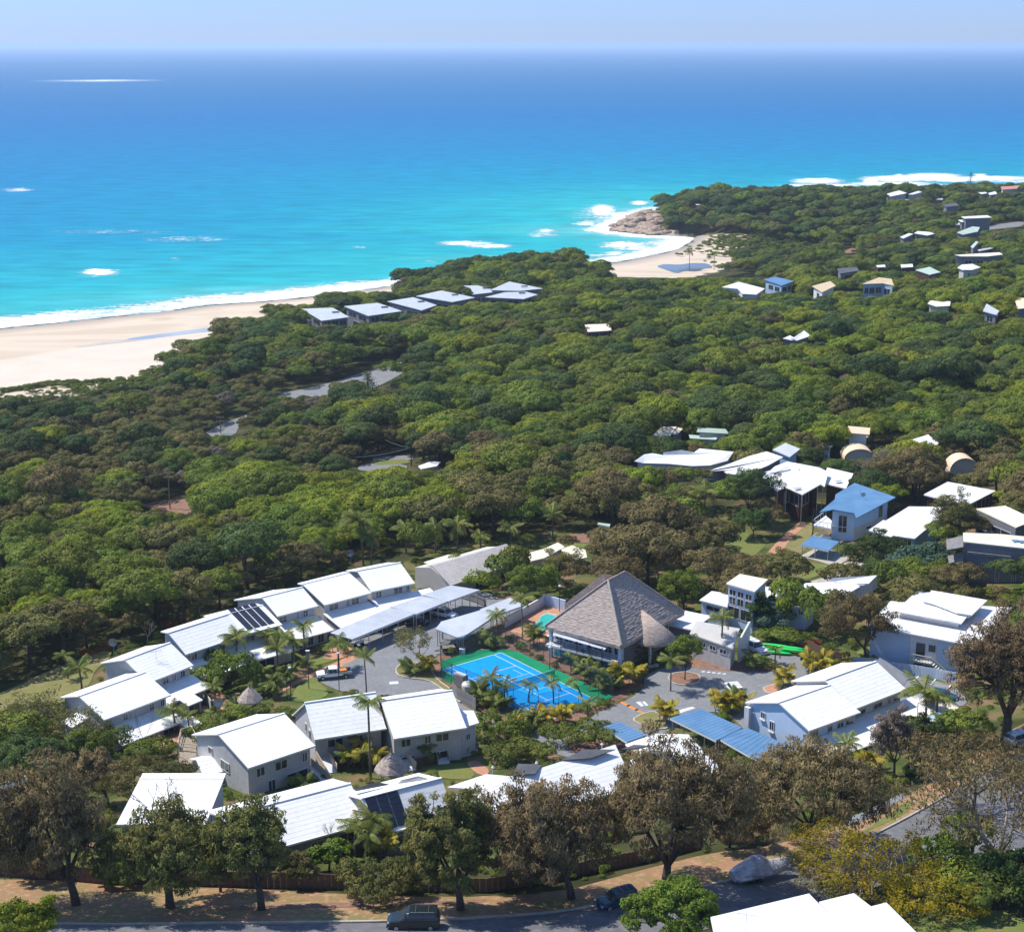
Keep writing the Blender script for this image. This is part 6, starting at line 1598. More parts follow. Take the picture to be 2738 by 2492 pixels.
M['leaf_brown'] = leaf_mat('dark_brown_grove_foliage', (0.140, 0.115, 0.045), (0.294, 0.232, 0.091), .12, .01, patch=.5)
M['frond'] = leaf_mat('palm_frond', (0.111, 0.176, 0.034), (0.242, 0.260, 0.056), .2, .02, patch=1.5, trans=.3)
M['frond_yellow'] = leaf_mat('cane_palm_frond', (0.204, 0.232, 0.022), (0.499, 0.371, 0.037), .2, .02, patch=1.2, trans=.3)
M['frond_dry'] = leaf_mat('dry_palm_frond', (0.371, 0.260, 0.093), (0.518, 0.371, 0.149), .15, .01, patch=1.2)
M['bark'] = mat('dark_bark', (.06, .045, .035), (.11, .085, .07), 3, .95, bump=.5)
M['bark_pale'] = mat('pale_gum_bark', (.42, .34, .28), (.28, .21, .17), 2, .85)
M['palm_bark'] = mat('palm_bark', (.19, .16, .13), (.12, .10, .08), 3, .9)

def cards(P, Nn, size, rng, aspect=1.0, tilt=.45, droop=0.0, hang=False):
    """leaf cards at points P whose faces look roughly along Nn; returns verts, faces, vertex normals"""
    n = len(P)
    N_ = Nn + rng.normal(0, tilt, (n, 3)); N_ /= np.linalg.norm(N_, axis=1)[:, None] + 1e-9
    T = rng.normal(0, 1, (n, 3))
    if hang: T = np.tile([0, 0, -1.0], (n, 1)) + rng.normal(0, .45, (n, 3))
    T -= (T * N_).sum(1)[:, None] * N_; T /= np.linalg.norm(T, axis=1)[:, None] + 1e-9
    B = np.cross(N_, T)
    s = size * rng.uniform(.6, 1.35, (n, 1))
    a, b = T * s * .5, B * s * .5 * aspect
    V = np.stack([P - a - b * .5, P - b, P + a, P + b * .9], 1).reshape(-1, 3) if not hang else np.stack([P - a - b, P + a - b * .6, P + a + b * .6, P - a + b], 1).reshape(-1, 3)
    F = np.arange(4 * n).reshape(n, 4)
    NV = Nn * .45 + N_ * .8; NV /= np.linalg.norm(NV, axis=1)[:, None] + 1e-9
    return V, F, np.repeat(NV, 4, 0)

def crown_lobed(seed, R_, H_, z0, nl, lobe_r, ncard, size, m, flat=.62, name='crown', skirt=.25):
    """a domed crown of many cauliflower lobes; R_ crown radius, z0 bottom, H_ crown height"""
    rng = np.random.RandomState(seed); Cn = []
    tries = 0
    while len(Cn) < nl and tries < 4000:
        tries += 1
        a = rng.uniform(0, 2 * np.pi); r = np.sqrt(rng.uniform(0, 1)) * .82
        el = np.sqrt(max(0, 1 - r * r)); k = rng.uniform(1 - skirt, 1)
        irr = 1 + .18 * np.sin(3 * a + seed) + .12 * np.sin(5 * a + 2.1 * seed)
        c = np.array([np.cos(a) * r * R_ * irr, np.sin(a) * r * R_ * irr, z0 + H_ * (.25 + .62 * el * k)])
        if all(np.linalg.norm(c - q[0]) > lobe_r * .62 for q in Cn): Cn.append((c, lobe_r * rng.uniform(.7, 1.25)))
    Vs, Fs, Ns = [], [], []; per = ncard // len(Cn); off = 0
    ctr = np.array([0, 0, z0 + H_ * .3])
    for c, lr in Cn:
        d = rng.normal(0, 1, (per * 2, 3)); d[:, 2] = np.where(d[:, 2] < -.25, -d[:, 2] * .6, d[:, 2]); d /= np.linalg.norm(d, axis=1)[:, None]
        rr = lr * rng.uniform(.78, 1.04, (len(d), 1)) * (1 + .13 * np.sin(d[:, :1] * 7 + seed) * np.sin(d[:, 1:2] * 8))
        P = c + d * rr * np.array([1, 1, flat + .15])
        keep = np.ones(len(P), bool)
        for c2, l2 in Cn:
            if c2 is c: continue
            keep &= (((P - c2) / np.array([1, 1, flat + .15])) ** 2).sum(1) > (l2 * .8) ** 2
        P = P[keep][:per]; dd = d[keep][:per]
        if not len(P): continue
        out = (P - ctr); out /= np.linalg.norm(out, axis=1)[:, None]
        V, F, NV = cards(P, dd * .8 + out * .3, size, rng)
        Vs.append(V); Fs.append(F + off); Ns.append(NV); off += len(V)
    return np_mesh(name, np.concatenate(Vs), np.concatenate(Fs), m, True, np.concatenate(Ns)), Cn

def crown_tufts(seed, centres, rad, ncard, size, aspect, m, hang=True, name='crown', tilt=.6):
    """an open crown: wispy tufts of narrow leaves round the branch ends"""
    rng = np.random.RandomState(seed); Vs, Fs, Ns = [], [], []; off = 0
    ctr = np.mean(centres, 0)
    for c in centres:
        r_ = rad * rng.uniform(.65, 1.3); n = int(ncard * (r_ / rad) ** 2)
        d = rng.normal(0, 1, (n, 3)); d /= np.linalg.norm(d, axis=1)[:, None]
        P = c + d * r_ * rng.uniform(.3, 1, (n, 1)) ** .6 * np.array([1, 1, .62])
        out = P - c + (c - ctr) * .12 + np.array([0, 0, .35]); out /= np.linalg.norm(out, axis=1)[:, None]
        V, F, NV = cards(P, out, size, rng, aspect, tilt, hang=hang)
        Vs.append(V); Fs.append(F + off); Ns.append(NV); off += len(V)
    return np_mesh(name, np.concatenate(Vs), np.concatenate(Fs), m, True, np.concatenate(Ns))

def limbs(seed, centres, H0, r0, m, lean=(0, 0), name='trunk', forks=5, twig=.03):
    """trunk with forking limbs that reach every given tuft centre"""
    rng = np.random.RandomState(seed); mb = MB()
    fork = Vector((lean[0], lean[1], H0))
    mb.tube([(0, 0, -.5), (lean[0] * .3, lean[1] * .3, H0 * .4), fork], [r0 * 1.25, r0, r0 * .8], 8)
    cen = [Vector(c) for c in centres]
    ang = [math.atan2(c.y - fork.y, c.x - fork.x) for c in cen]
    for g in range(forks):
        lo = -math.pi + 2 * math.pi * g / forks; mem = [c for c, a in zip(cen, ang) if lo <= a < lo + 2 * math.pi / forks]
        if not mem: continue
        mean = sum(mem, Vector()) / len(mem); mid = fork.lerp(mean, .62) - Vector((0, 0, .3)) + Vector(rng.normal(0, .25, 3))
        mb.tube([fork - Vector((0, 0, .2)), fork.lerp(mid, .5) + Vector(rng.normal(0, .2, 3)), mid], [r0 * .62, r0 * .45, r0 * .3], 6)
        for c in mem:
            e = mid.lerp(c, .5) + Vector(rng.normal(0, .3, 3))
            mb.tube([mid, e, c], [r0 * .22, r0 * .12, twig], 4, cap=False)
    me = mesh_from(name, mb.V, mb.F, m, smooth_=True); return me

# forest kinds: (crown mesh, trunk mesh)
def simple_trunk(h, r, m='bark', seed=0):
    rng = random.Random(seed); mb = MB(); top = Vector((rng.uniform(-.5, .5), rng.uniform(-.5, .5), h))
    mb.tube([(0, 0, -.6), top * .5 + Vector((.1, 0, 0)), top], [r * 1.2, r, r * .7], 6)
    for k in range(5):
        a = rng.uniform(0, 6.28); l = rng.uniform(1.4, 2.4)
        mb.tube([top * .85, top + Vector((math.cos(a) * l, math.sin(a) * l, l * .7))], [r * .5, r * .2], 4)
    return mesh_from('trunk', mb.V, mb.F, M[m], smooth_=True)
KINDS = {}
def add_kind(key, seeds, R_, H_, z0, nl, lr, nc, size, m, **kw):
    for s_ in seeds:
        me, _ = crown_lobed(s_, R_, H_, z0, nl, lr, nc, size, m, **kw)
        KINDS.setdefault(key, []).append((me, simple_trunk(z0 + H_ * .35, .22, seed=s_), R_, z0 + H_))
add_kind('green', (11, 12, 13), 5.0, 6.0, 2.4, 40, 1.2, 8500, .29, M['leaf_green'])
add_kind('bright', (21, 22), 4.8, 5.4, 2.4, 34, 1.25, 8000, .29, M['leaf_bright'])
add_kind('dark', (31, 32), 4.6, 6.8, 2.2, 36, 1.2, 8000, .29, M['leaf_dark'])
add_kind('olive', (41, 42, 43), 4.2, 5.0, 2.2, 30, 1.15, 6000, .30, M['leaf_olive'], skirt=.5)
add_kind('grey', (51,), 3.6, 4.0, 2.0, 26, 1.0, 3600, .26, M['leaf_grey'], skirt=.6)
add_kind('brown', (61, 62), 5.2, 6.0, 3.0, 34, 1.35, 7500, .30, M['leaf_brown'], skirt=.5)
add_kind('shrub', (71, 72), 1.5, 1.7, .1, 9, .62, 1500, .17, leaf_mat('hedge_foliage', (0.104, 0.146, 0.024), (0.195, 0.232, 0.037), .2, .02))
add_kind('shrub_dark', (73, 74), 1.6, 2.0, .1, 9, .68, 1500, .18, M['leaf_green'])
add_kind('shrub_blue', (75,), 2.2, 3.0, .2, 12, .85, 2600, .22, M['leaf_blue'])

# ------------------------------------------------------------------ what must stay in sight
def pix(x, y, z):
    dz = z - CAM_Z; f = y * _cp - dz * _sp; v = y * _sp + dz * _cp
    return CX + FOC * x / f, CY - FOC * v / f, f
VIEW = []
for o in list(C.objects):
    if o.type == 'MESH' and o.name.split('.')[0] in ('roof', 'lower_roof', 'annexe_roof'):
        W = o.matrix_world if o.parent is None else (Matrix.Translation(o.parent.location))
        pts = [pix(*(W @ v.co)) for v in o.data.vertices]
        xs = [p[0] for p in pts]; ys = [p[1] for p in pts]; ds = [p[2] for p in pts]
        VIEW.append((min(xs), max(xs), min(ys), max(ys) + (8 if min(ds) > 420 else 0), min(ds)))
def see(px0, px1, py0, py1, d=None):
    c = gp((px0 + px1) / 2, py1); VIEW.append((px0, px1, py0, py1, pix(*c)[2]))
for q in [(560, 660, 1118, 1166), (960, 1100, 1222, 1262), (975, 1055, 985, 1040), (745, 870, 1036, 1060), (380, 505, 1342, 1370), (2610, 2738, 597, 616), (1640, 2020, 560, 745), (0, 240, 800, 1060), (240, 420, 800, 1020), (420, 560, 800, 900), (560, 700, 780, 850), (700, 840, 780, 815), (840, 1040, 760, 782),
          (2258, 2288, 666, 680), (925, 1005, 1350, 1490), (1050, 1390, 1385, 1455), (1450, 1505, 1345, 1425), (1850, 1915, 1280, 1385)]: see(*q)
for q in [(2304, 2392, 744, 795, 20), (2045, 2120, 742, 782, 12), (2205, 2300, 755, 780, 0), (2490, 2515, 720, 745, 0), (2565, 2600, 715, 742, 0), (2590, 2640, 680, 700, 0), (812, 930, 840, 870, 0), (930, 1070, 830, 862, 0), (1565, 1630, 868, 900, 0), (2045, 2240, 1300, 1400, 0), (2300, 2380, 1370, 1460, 0), (2170, 2300, 1380, 1500, 0), (1850, 2140, 1400, 1480, 0), (2560, 2738, 1440, 1590, 0), (2340, 2470, 1430, 1480, 0), (2600, 2738, 1400, 1440, 0)]:
    c = gp((q[0] + q[1]) / 2, q[3] + 25); VIEW.append((q[0], q[1], q[2], q[3], pix(*c)[2] - 2))
VA = np.array(VIEW)

def fit_height(x, y, z, Rr, H):
    """largest scale 0..1 at which a crown at this spot leaves the views behind it open (0: none)"""
    s = 1.0
    for _ in range(7):
        tx, ty, d = pix(x, y, z + H * s); r = Rr * s * FOC / d * .85
        hit = VA[(VA[:, 4] > d + 1) & (VA[:, 0] < tx + r) & (VA[:, 1] > tx - r) & (VA[:, 3] > ty + 3)]
        base = pix(x, y, z)[1]
        hit = hit[(hit[:, 2] < base)]
        if not len(hit): return s
        s -= .12
    return 0.0

core_px = [(-400, 2010), (0, 1862), (300, 1745), (480, 1690), (640, 1632), (800, 1565), (1000, 1500), (1120, 1470), (1240, 1460), (1310, 1560), (1360, 1600), (1500, 1590), (1560, 1640), (1850, 1600), (1990, 1690), (2170, 1712), (2300, 1712), (2700, 1700), (2738, 1860), (3000, 1900), (3000, 2800), (-400, 2800)]
core = [(p.x, p.y) for p in [gp(a, b) for a, b in core_px]]
rngF = np.random.RandomState(99)
cand = []
# jittered spots, row after row, over the land that can be seen and a margin beside it
yv = 175.0
while yv < 1450:
    sp_ = 5.6 if yv < 700 else 6.6
    xw0 = max(-255, -0.37 * yv - 25); xw1 = min(600, 0.37 * yv + 45)
    xs = np.arange(xw0, xw1, sp_)
    cand.append(np.stack([xs + rngF.uniform(-2.1, 2.1, len(xs)), np.full(len(xs), yv) + rngF.uniform(-2.1, 2.1, len(xs))], 1))
    yv += sp_ * .92
cand = np.concatenate(cand)
X_, Y_ = cand[:, 0], cand[:, 1]
ok = (dist_poly(X_, Y_, land) > 5) & (dist_poly(X_, Y_, core) < -1.5) & (dist_poly(X_, Y_, beach_w) < -2) & (dist_poly(X_, Y_, cove_w) < 1) & (dist_poly(X_, Y_, rock_w) < -1)
scrub_w = [(p.x, p.y) for p in wpoly([(1960, 640), (2030, 637), (2100, 650), (2200, 660), (2240, 700), (2150, 712), (2000, 700), (1975, 670)])]
for f in FOOT:
    bx = [p[0] for p in f]; by = [p[1] for p in f]
    near = ok & (X_ > min(bx) - 5) & (X_ < max(bx) + 5) & (Y_ > min(by) - 5) & (Y_ < max(by) + 5)
    ok[near] = dist_poly(X_[near], Y_[near], f) < -2.6
for f, nm in SHEETS:
    if nm in ('garden_bed', 'verge'): continue
    bx = [p[0] for p in f]; by = [p[1] for p in f]
    near = ok & (X_ > min(bx) - 5) & (X_ < max(bx) + 5) & (Y_ > min(by) - 5) & (Y_ < max(by) + 5)
    ok[near] = dist_poly(X_[near], Y_[near], f) < (-2.2 if nm in ('road', 'lawn', 'clearing') else -1.5)
cand = cand[ok]
covex = [(p.x, p.y) for p in wpoly([(1540, 690), (1960, 625), (2010, 690), (1960, 730), (1880, 748), (1700, 750), (1560, 742)])]
cand = cand[dist_poly(cand[:, 0], cand[:, 1], covex) < 0]
scr = dist_poly(cand[:, 0], cand[:, 1], scrub_w) > 0
FT = []
for i, (x, y) in enumerate(cand):
    z = ground(x, y); px, py, d = pix(x, y, z)
    n1 = mnoise.noise(Vector((x * .022, y * .016, 3.1))); n2 = mnoise.noise(Vector((x * .07, y * .05, 9.7))); u = rngF.uniform()
    # which kind grows where, read off the photograph
    if px < 950 and 1040 < py < 1330: w = dict(olive=6, dark=2.2, green=.8, bright=.2, grey=.6)
    elif px < 620 and py < 1330: w = dict(olive=5, dark=1.5, green=1.2, grey=1)
    elif py < 650: w = dict(green=3, dark=4, olive=2, bright=.3)
    elif px < 700 and py > 1500: w = dict(bright=2, green=3, olive=3, dark=1)
    elif 1330 <= py and px < 1500: w = dict(green=4, bright=3.2, olive=3, dark=.8, brown=.3)
    elif 1500 < px < 2010 and py > 1440: w = dict(brown=6, olive=1)
    elif py > 1230: w = dict(green=2.5, olive=3.5, bright=1, brown=1.6, dark=1.5)
    elif px > 1150 and 760 < py < 1230: w = dict(green=5, bright=2.6, dark=2.4, olive=1.5, grey=.4)
    else: w = dict(green=4, dark=3.4, bright=1, olive=2, grey=.4)
    ks = list(w); ws = np.array([w[k] for k in ks]); ph = (n1 * 1.3 + n2 * .6 + u * .55 + 1.2) % 1.0
    kind = ks[int(np.searchsorted(np.cumsum(ws) / ws.sum(), ph * .999))]
    H = {'green': 8.2, 'bright': 7.6, 'dark': 8.8, 'olive': 7.2, 'grey': 6, 'brown': 9}[kind]
    sc = rngF.uniform(.62, 1.2) * (1 + .35 * n2) * (1.22 if u > .86 else 1)
    if px < 950 and 1040 < py < 1330: sc *= .82
    if py < 640 and d > 900: sc *= 1.1
    if scr[i] or (px < 420 and py < 1120): sc *= .42
    me, tr_, R0, H0 = KINDS[kind][rngF.randint(len(KINDS[kind]))]
    k = fit_height(x, y, z, R0 * sc, H0 * sc)
    if k < .35: continue
    sc *= k
    if sc < .25: continue
    FT.append((x, y, z, kind, me, tr_, sc, rngF.uniform(0, 6.28), px, py, d, R0))
inview = [t for t in FT if -40 < t[8] < 2780 and t[9] < 2500]
inview.sort(key=lambda t: -(t[6] * t[11] / t[10]))
named = inview[:300]; named_ids = set(id(t) for t in named); rest = [t for t in FT if id(t) not in named_ids]
KL = {'green': 'mid-green tree', 'bright': 'yellow-green domed tree', 'dark': 'dark green tree', 'olive': 'olive-brown tree', 'grey': 'greyish tree', 'brown': 'brown-leaved tree'}
LM = [(60, 1560, 'the shaded forest edge at the far left'), (150, 1700, 'the left lawn'), (240, 1745, 'the orange flower bed'), (395, 1690, 'the knotted grey bare tree'), (560, 1620, 'the solar-panelled townhouse'), (700, 1560, 'the middle of the townhouse row'),
      (900, 1500, 'the highest townhouse roof'), (965, 1450, 'the tallest coconut palm'), (1085, 1440, 'the first coconut palm of the row'), (1163, 1440, 'the second coconut palm of the row'), (1223, 1430, 'the third coconut palm of the row'), (1365, 1430, 'the coconut palm above the grey roof'),
      (1478, 1400, 'the coconut palm by the dirt track'), (1615, 1400, 'the pale green utility cabinet'), (1700, 1520, 'the thatched roof peak'), (1880, 1360, 'the palm by the upper lawn'), (1960, 1430, 'the upper lawn'), (2060, 1490, 'the brick path'), (1780, 1220, 'the long low white roof'), (1950, 1230, 'the gabled roof by the pole house'), (2150, 1280, 'the dark red pole house'),
      (2280, 1330, 'the blue-roofed house'), (2430, 1400, 'the house with pale blue walls'), (2570, 1320, 'the flat roof with the red wall'), (2300, 1210, 'the left peach curved roof'), (2580, 1250, 'the right peach curved roof'), (2680, 1480, 'the grey clad houses'), (2480, 1640, 'the cubic white house'), (2230, 1590, 'the jagged white roof'),
      (440, 1365, 'the reddish dirt clearing'), (300, 1500, 'the bare grey bush in the left forest'), (600, 1400, 'the bright green domes left of the palms'), (1140, 1250, 'the little white roof by the loop road'), (1300, 1300, 'the olive slope above the palms'), (1550, 1300, 'the forest below the pink skillion roof'), (20, 1400, 'the left frame edge'), (2700, 1250, 'the right frame edge')]
def zone(px, py, big):
    l = min(LM, key=lambda q: (q[0] - px) ** 2 + ((q[1] - py) * 1.6) ** 2); dx, dy = px - l[0], (py - l[1]) * 1.6
    w = ('left of ' if dx < 0 else 'right of ') if abs(dx) > abs(dy) else ('just behind ' if dy < 0 else 'in front of ')
    return w + l[2]
seenl = {}
for x, y, z, kind, me, tr_, sc, rot, px, py, d, R0 in named:
    sz_ = ('small ' if sc < .75 else 'large ' if sc > 1.05 else '')
    lb = sz_ + KL[kind] + ' ' + zone(px, py, sc)
    r = thing('bush_tree', (x, y, z), lb, 'tree', KL[kind] + 's of the bush'); seenl.setdefault(lb, []).append((px, r)); r.rotation_euler.z = rot; r.scale = (sc, sc, sc * (1 + .1 * math.sin(x)))
    link(bpy.data.objects.new('crown', me), r); link(bpy.data.objects.new('trunk', tr_), r)

ORD = ['leftmost', 'second from left', 'third from left', 'fourth from left', 'fifth from left', 'sixth from left', 'seventh from left', 'eighth from left', 'ninth from left', 'tenth from left']
for lb, q in seenl.items():
    if len(q) > 1:
        for i, (_x, r) in enumerate(sorted(q, key=lambda t: t[0])): r['label'] = lb + ', ' + ORD[min(i, 9)]; r['label'] = r['label'] if len(r['label'].split()) < 17 else r['label'].replace('second from left', 'second').replace('third from left', 'third').replace('fourth from left', 'fourth').replace('fifth from left', 'fifth').replace('sixth from left', 'sixth')

def scatter(name, items, kind='stuff'):
    """one object whose geometry nodes set the given crown meshes on points"""
    meshes = []; 
    for t in items:
        if t[4] not in meshes: meshes.append(t[4])
    me = bpy.data.meshes.new(name); me.from_pydata([(t[0], t[1], t[2]) for t in items], [], [])
    for nm, vals in (('size', [t[6] for t in items]), ('turn', [t[7] for t in items]), ('which', [float(meshes.index(t[4])) for t in items])):
        a = me.attributes.new(nm, 'FLOAT', 'POINT'); a.data.foreach_set('value', vals)
    o = bpy.data.objects.new(name, me); link(o); tag(o, kind=kind)
    g = bpy.data.node_groups.new(name, 'GeometryNodeTree')
    g.interface.new_socket('Geometry', in_out='INPUT', socket_type='NodeSocketGeometry'); g.interface.new_socket('Geometry', in_out='OUTPUT', socket_type='NodeSocketGeometry')
    ni, no = g.nodes.new('NodeGroupInput'), g.nodes.new('NodeGroupOutput'); jn = g.nodes.new('GeometryNodeJoinGeometry')
    def nattr(n):
        a = g.nodes.new('GeometryNodeInputNamedAttribute'); a.data_type = 'FLOAT'; a.inputs['Name'].default_value = n; return a.outputs['Attribute']
    sz, tn, wh = nattr('size'), nattr('turn'), nattr('which')
    cx_ = g.nodes.new('ShaderNodeCombineXYZ'); g.links.new(tn, cx_.inputs[2])
    for i, m_ in enumerate(meshes):
        po = bpy.data.objects.new('crown_source', m_)
        oi = g.nodes.new('GeometryNodeObjectInfo'); oi.inputs['Object'].default_value = po; oi.inputs['As Instance'].default_value = True
        cmp = g.nodes.new('FunctionNodeCompare'); cmp.data_type = 'FLOAT'; cmp.operation = 'EQUAL'; cmp.inputs['Epsilon'].default_value = .1
        g.links.new(wh, cmp.inputs[0]); cmp.inputs[1].default_value = float(i)
        ip = g.nodes.new('GeometryNodeInstanceOnPoints')
        g.links.new(ni.outputs[0], ip.inputs['Points']); g.links.new(cmp.outputs[0], ip.inputs['Selection']); g.links.new(oi.outputs['Geometry'], ip.inputs['Instance'])
        g.links.new(cx_.outputs[0], ip.inputs['Rotation']); g.links.new(sz, ip.inputs['Scale']); g.links.new(ip.outputs[0], jn.inputs[0])
    g.links.new(jn.outputs[0], no.inputs[0])
    md = o.modifiers.new('scatter', 'NODES'); md.node_group = g
    return o
if rest: scatter('forest_canopy', rest)
print('forest', len(FT), 'named', len(named))
# ------------------------------------------------------------------ big trees along the street and in the gardens
def big_tree(label, base, box, style, name='street_tree', tufts=150, n=95, r0=.34, fork=.32, seed=1, trunk_m='bark', group=None, flat=1.0, tr=None):
    p = gp(*base); px, py, d = pix(*p); ppm = FOC / d
    dep = PITCH + math.atan((base[1] - CY) / FOC); x0, x1, y0, y1 = box
    rx = (x1 - x0) / 2 / ppm; ry = rx * .85
    hh = (y1 - y0) / 2 / ppm
    rz = math.sqrt(max((hh ** 2 - (ry * math.sin(dep)) ** 2), (.28 * rx * math.cos(dep)) ** 2)) / math.cos(dep) * flat
    cx_ = ((x0 + x1) / 2 - base[0]) / ppm; cz = (base[1] - (y0 + y1) / 2) / ppm / math.cos(dep)
    cz = max(cz, rz + (.3 if name == 'street_tree' else .6))
    rng = np.random.RandomState(seed); cen = []; t = 0
    sp = (rx * ry * rz / tufts) ** (1 / 3) * 1.25
    while len(cen) < tufts and t < 6000:
        t += 1
        v = rng.normal(0, 1, 3); v /= np.linalg.norm(v); 
        if v[2] < -.35: v[2] *= -.6
        k = rng.uniform(.35, 1) ** .5
        irr = 1 + .16 * math.sin(3 * math.atan2(v[1], v[0]) + seed) + .1 * math.sin(7 * v[0] + seed * 2)
        c = np.array([cx_ + v[0] * rx * k * irr, v[1] * ry * k * irr, cz + v[2] * rz * k * irr])
        if c[2] > 1.2 and all(np.sum((c - q) ** 2) > (sp * .62) ** 2 for q in cen): cen.append(c)
    st = {'oak': ('leaf_oak', .36, .3, True, .72), 'oakgreen': ('leaf_oakgreen', .34, .34, True, .75), 'dark': ('leaf_dark', .27, .7, False, .8), 'gum': ('leaf_gum', .27, .5, True, .75), 'flame': ('leaf_flame', .24, .6, False, .7),
          'green': ('leaf_green', .25, .7, False, .8), 'bright': ('leaf_bright', .24, .7, False, .8), 'brown': ('leaf_brown', .28, .5, True, .8), 'olive': ('leaf_olive', .24, .6, False, .75), 'grey': ('leaf_grey', .28, .3, True, .7)}[style]
    me = crown_tufts(seed, cen, tr or sp * .74, n, st[1], st[2], M[st[0]], hang=st[3], tilt=st[4])
    lm = limbs(seed, cen, max(1.0, (cz - rz) * .9 if fork is None else cz * fork + .6), r0, M[trunk_m], lean=(cx_ * .25, 0))
    r = thing(name, p, label, 'tree', group)
    link(bpy.data.objects.new('crown', me), r); link(bpy.data.objects.new('trunk', lm), r)
    return r
big_tree('tall brown she-oak at the far left of the street with a forked dark trunk', (205, 2418), (-40, 310, 2040, 2425), 'oak', seed=3, tufts=230, n=110, r0=.4)
big_tree('dark green she-oak on the street in front of the bare-branched white roof', (455, 2425), (285, 612, 2165, 2410), 'oakgreen', seed=4, tufts=170, n=110, r0=.42)
big_tree('green-brown she-oak left of the tall palms, its crown overlapping the white roof', (700, 2432), (565, 790, 2140, 2408), 'oakgreen', seed=5, tufts=140, n=100, r0=.36)
big_tree('spreading green she-oak standing right behind the dark four-wheel drive', (1232, 2432), (1080, 1330, 2138, 2420), 'oakgreen', seed=6, tufts=230, n=115, r0=.36)
big_tree('brown she-oak with a leaning fork left of the small dark hatchback', (1530, 2402), (1255, 1635, 2078, 2395), 'oak', seed=7, tufts=240, n=100, r0=.36)
big_tree('widest brown she-oak with three trunks above the small dark hatchback', (1780, 2366), (1590, 2000, 1988, 2342), 'oak', seed=8, tufts=290, n=100, r0=.44, fork=.2)
big_tree('brown she-oak in front of the blue carport above the covered boat', (2161, 2270), (1950, 2375, 1985, 2255), 'oak', seed=9, tufts=240, n=100, r0=.3)
big_tree('huge dark brown tree on the right edge above the parked silver car', (2690, 1985), (2535, 2830, 1640, 1965), 'oak', seed=10, tufts=260, n=105, r0=.6)
big_tree('pale-limbed gum tree with a thin orange-green crown over the bend of the street', (2680, 2360), (2400, 2830, 2010, 2330), 'gum', seed=12, tufts=80, n=75, r0=.28, trunk_m='bark_pale', name='gum_tree', tr=1.25)
big_tree('orange-tinted thin crowned tree over the far kerb at the right edge', (2600, 2180), (2430, 2800, 1960, 2120), 'gum', seed=13, tufts=70, n=90, r0=.2, name='gum_tree', tr=1.2)
big_tree('flat-topped flame tree with orange-green feathery leaves above the bottom right roof', (2415, 2395), (2080, 2500, 2225, 2385), 'flame', seed=14, tufts=130, n=80, r0=.25, name='flame_tree', trunk_m='bark_pale')
big_tree('low orange-green feathery tree below the flame tree, by the white roof corner', (2520, 2440), (2330, 2640, 2330, 2470), 'flame', seed=15, tufts=90, n=90, r0=.2, name='flame_tree')
big_tree('greyish thin bush between the covered boat and the bottom white roof', (2240, 2420), (2150, 2330, 2310, 2420), 'grey', seed=16, tufts=50, n=80, r0=.12, name='bush')
big_tree('bright green round tree at the bottom left of the big white roof', (1808, 2530), (1690, 1930, 2350, 2530), 'green', seed=17, tufts=120, n=170, r0=.3, name='garden_tree')
big_tree('bright green tree filling the bottom left corner', (20, 2560), (-120, 160, 2405, 2560), 'bright', seed=18, tufts=100, n=160, r0=.25, name='garden_tree')
big_tree('dark green trees mass under the gum at the right edge', (2720, 2400), (2600, 2830, 2280, 2420), 'dark', seed=19, tufts=90, n=120, r0=.25, name='garden_tree')
big_tree('olive-leaved tree behind the bare branches left of the gabled annexe', (400, 2160), (270, 520, 2020, 2150), 'olive', seed=20, tufts=90, n=120, r0=.2, name='garden_tree')
big_tree('tall brown-green gum with two trunks left of the cubic white house', (2318, 1780), (2170, 2385, 1580, 1740), 'gum', seed=21, tufts=110, n=130, r0=.22, name='gum_tree', trunk_m='bark')
big_tree('dark green tree in front of the pale tower', (2030, 1690), (1985, 2065, 1595, 1690), 'dark', seed=22, tufts=50, n=130, r0=.15, name='garden_tree')
big_tree('big dark green rounded tree beside the concrete drive', (2340, 1540), (2262, 2430, 1432, 1545), 'dark', seed=23, tufts=110, n=150, r0=.3, name='garden_tree')
big_tree('blue-green spreading trees between the dark tree and the grey clad house', (2490, 1590), (2415, 2570, 1505, 1592), 'green', seed=24, tufts=90, n=120, r0=.25, name='garden_tree')
big_tree('tall leafy tree standing in front of the white flat roof with red wall', (2550, 1480), (2485, 2605, 1318, 1465), 'olive', seed=25, tufts=110, n=130, r0=.25, name='garden_tree')
big_tree('dark rounded tree left of the dark red pole house', (2000, 1400), (1935, 2075, 1250, 1345), 'dark', seed=26, tufts=80, n=140, r0=.2, name='garden_tree')
big_tree('low dark leafy bush on the lawn by the brick path', (2015, 1440), (1955, 2060, 1370, 1445), 'dark', seed=27, tufts=60, n=150, r0=.12, name='garden_tree')
big_tree('yellow-green bush tree just below the brick path', (2090, 1560), (2020, 2140, 1480, 1565), 'olive', seed=28, tufts=60, n=140, r0=.15, name='garden_tree')
big_tree('grey-brown gum with pale limbs behind the blue-roofed house', (2400, 1330), (2280, 2500, 1200, 1325), 'grey', seed=29, tufts=110, n=110, r0=.2, trunk_m='bark_pale', name='gum_tree')
big_tree('leafy green tree on the island beside the tower-side palms', (1831, 1820), (1785, 1882, 1696, 1775), 'green', seed=30, tufts=45, n=90, r0=.09, name='garden_tree')
big_tree('grey-green pandanus-like tree on the kerbed island left of the court', (1130, 1790), (1052, 1160, 1673, 1760), 'olive', seed=31, tufts=34, n=70, r0=.11, name='pandanus_tree', trunk_m='bark_pale')
big_tree('blue-green tree left of the white pool wall', (1400, 1610), (1352, 1475, 1510, 1600), 'green', seed=32, tufts=60, n=150, r0=.15, name='garden_tree')
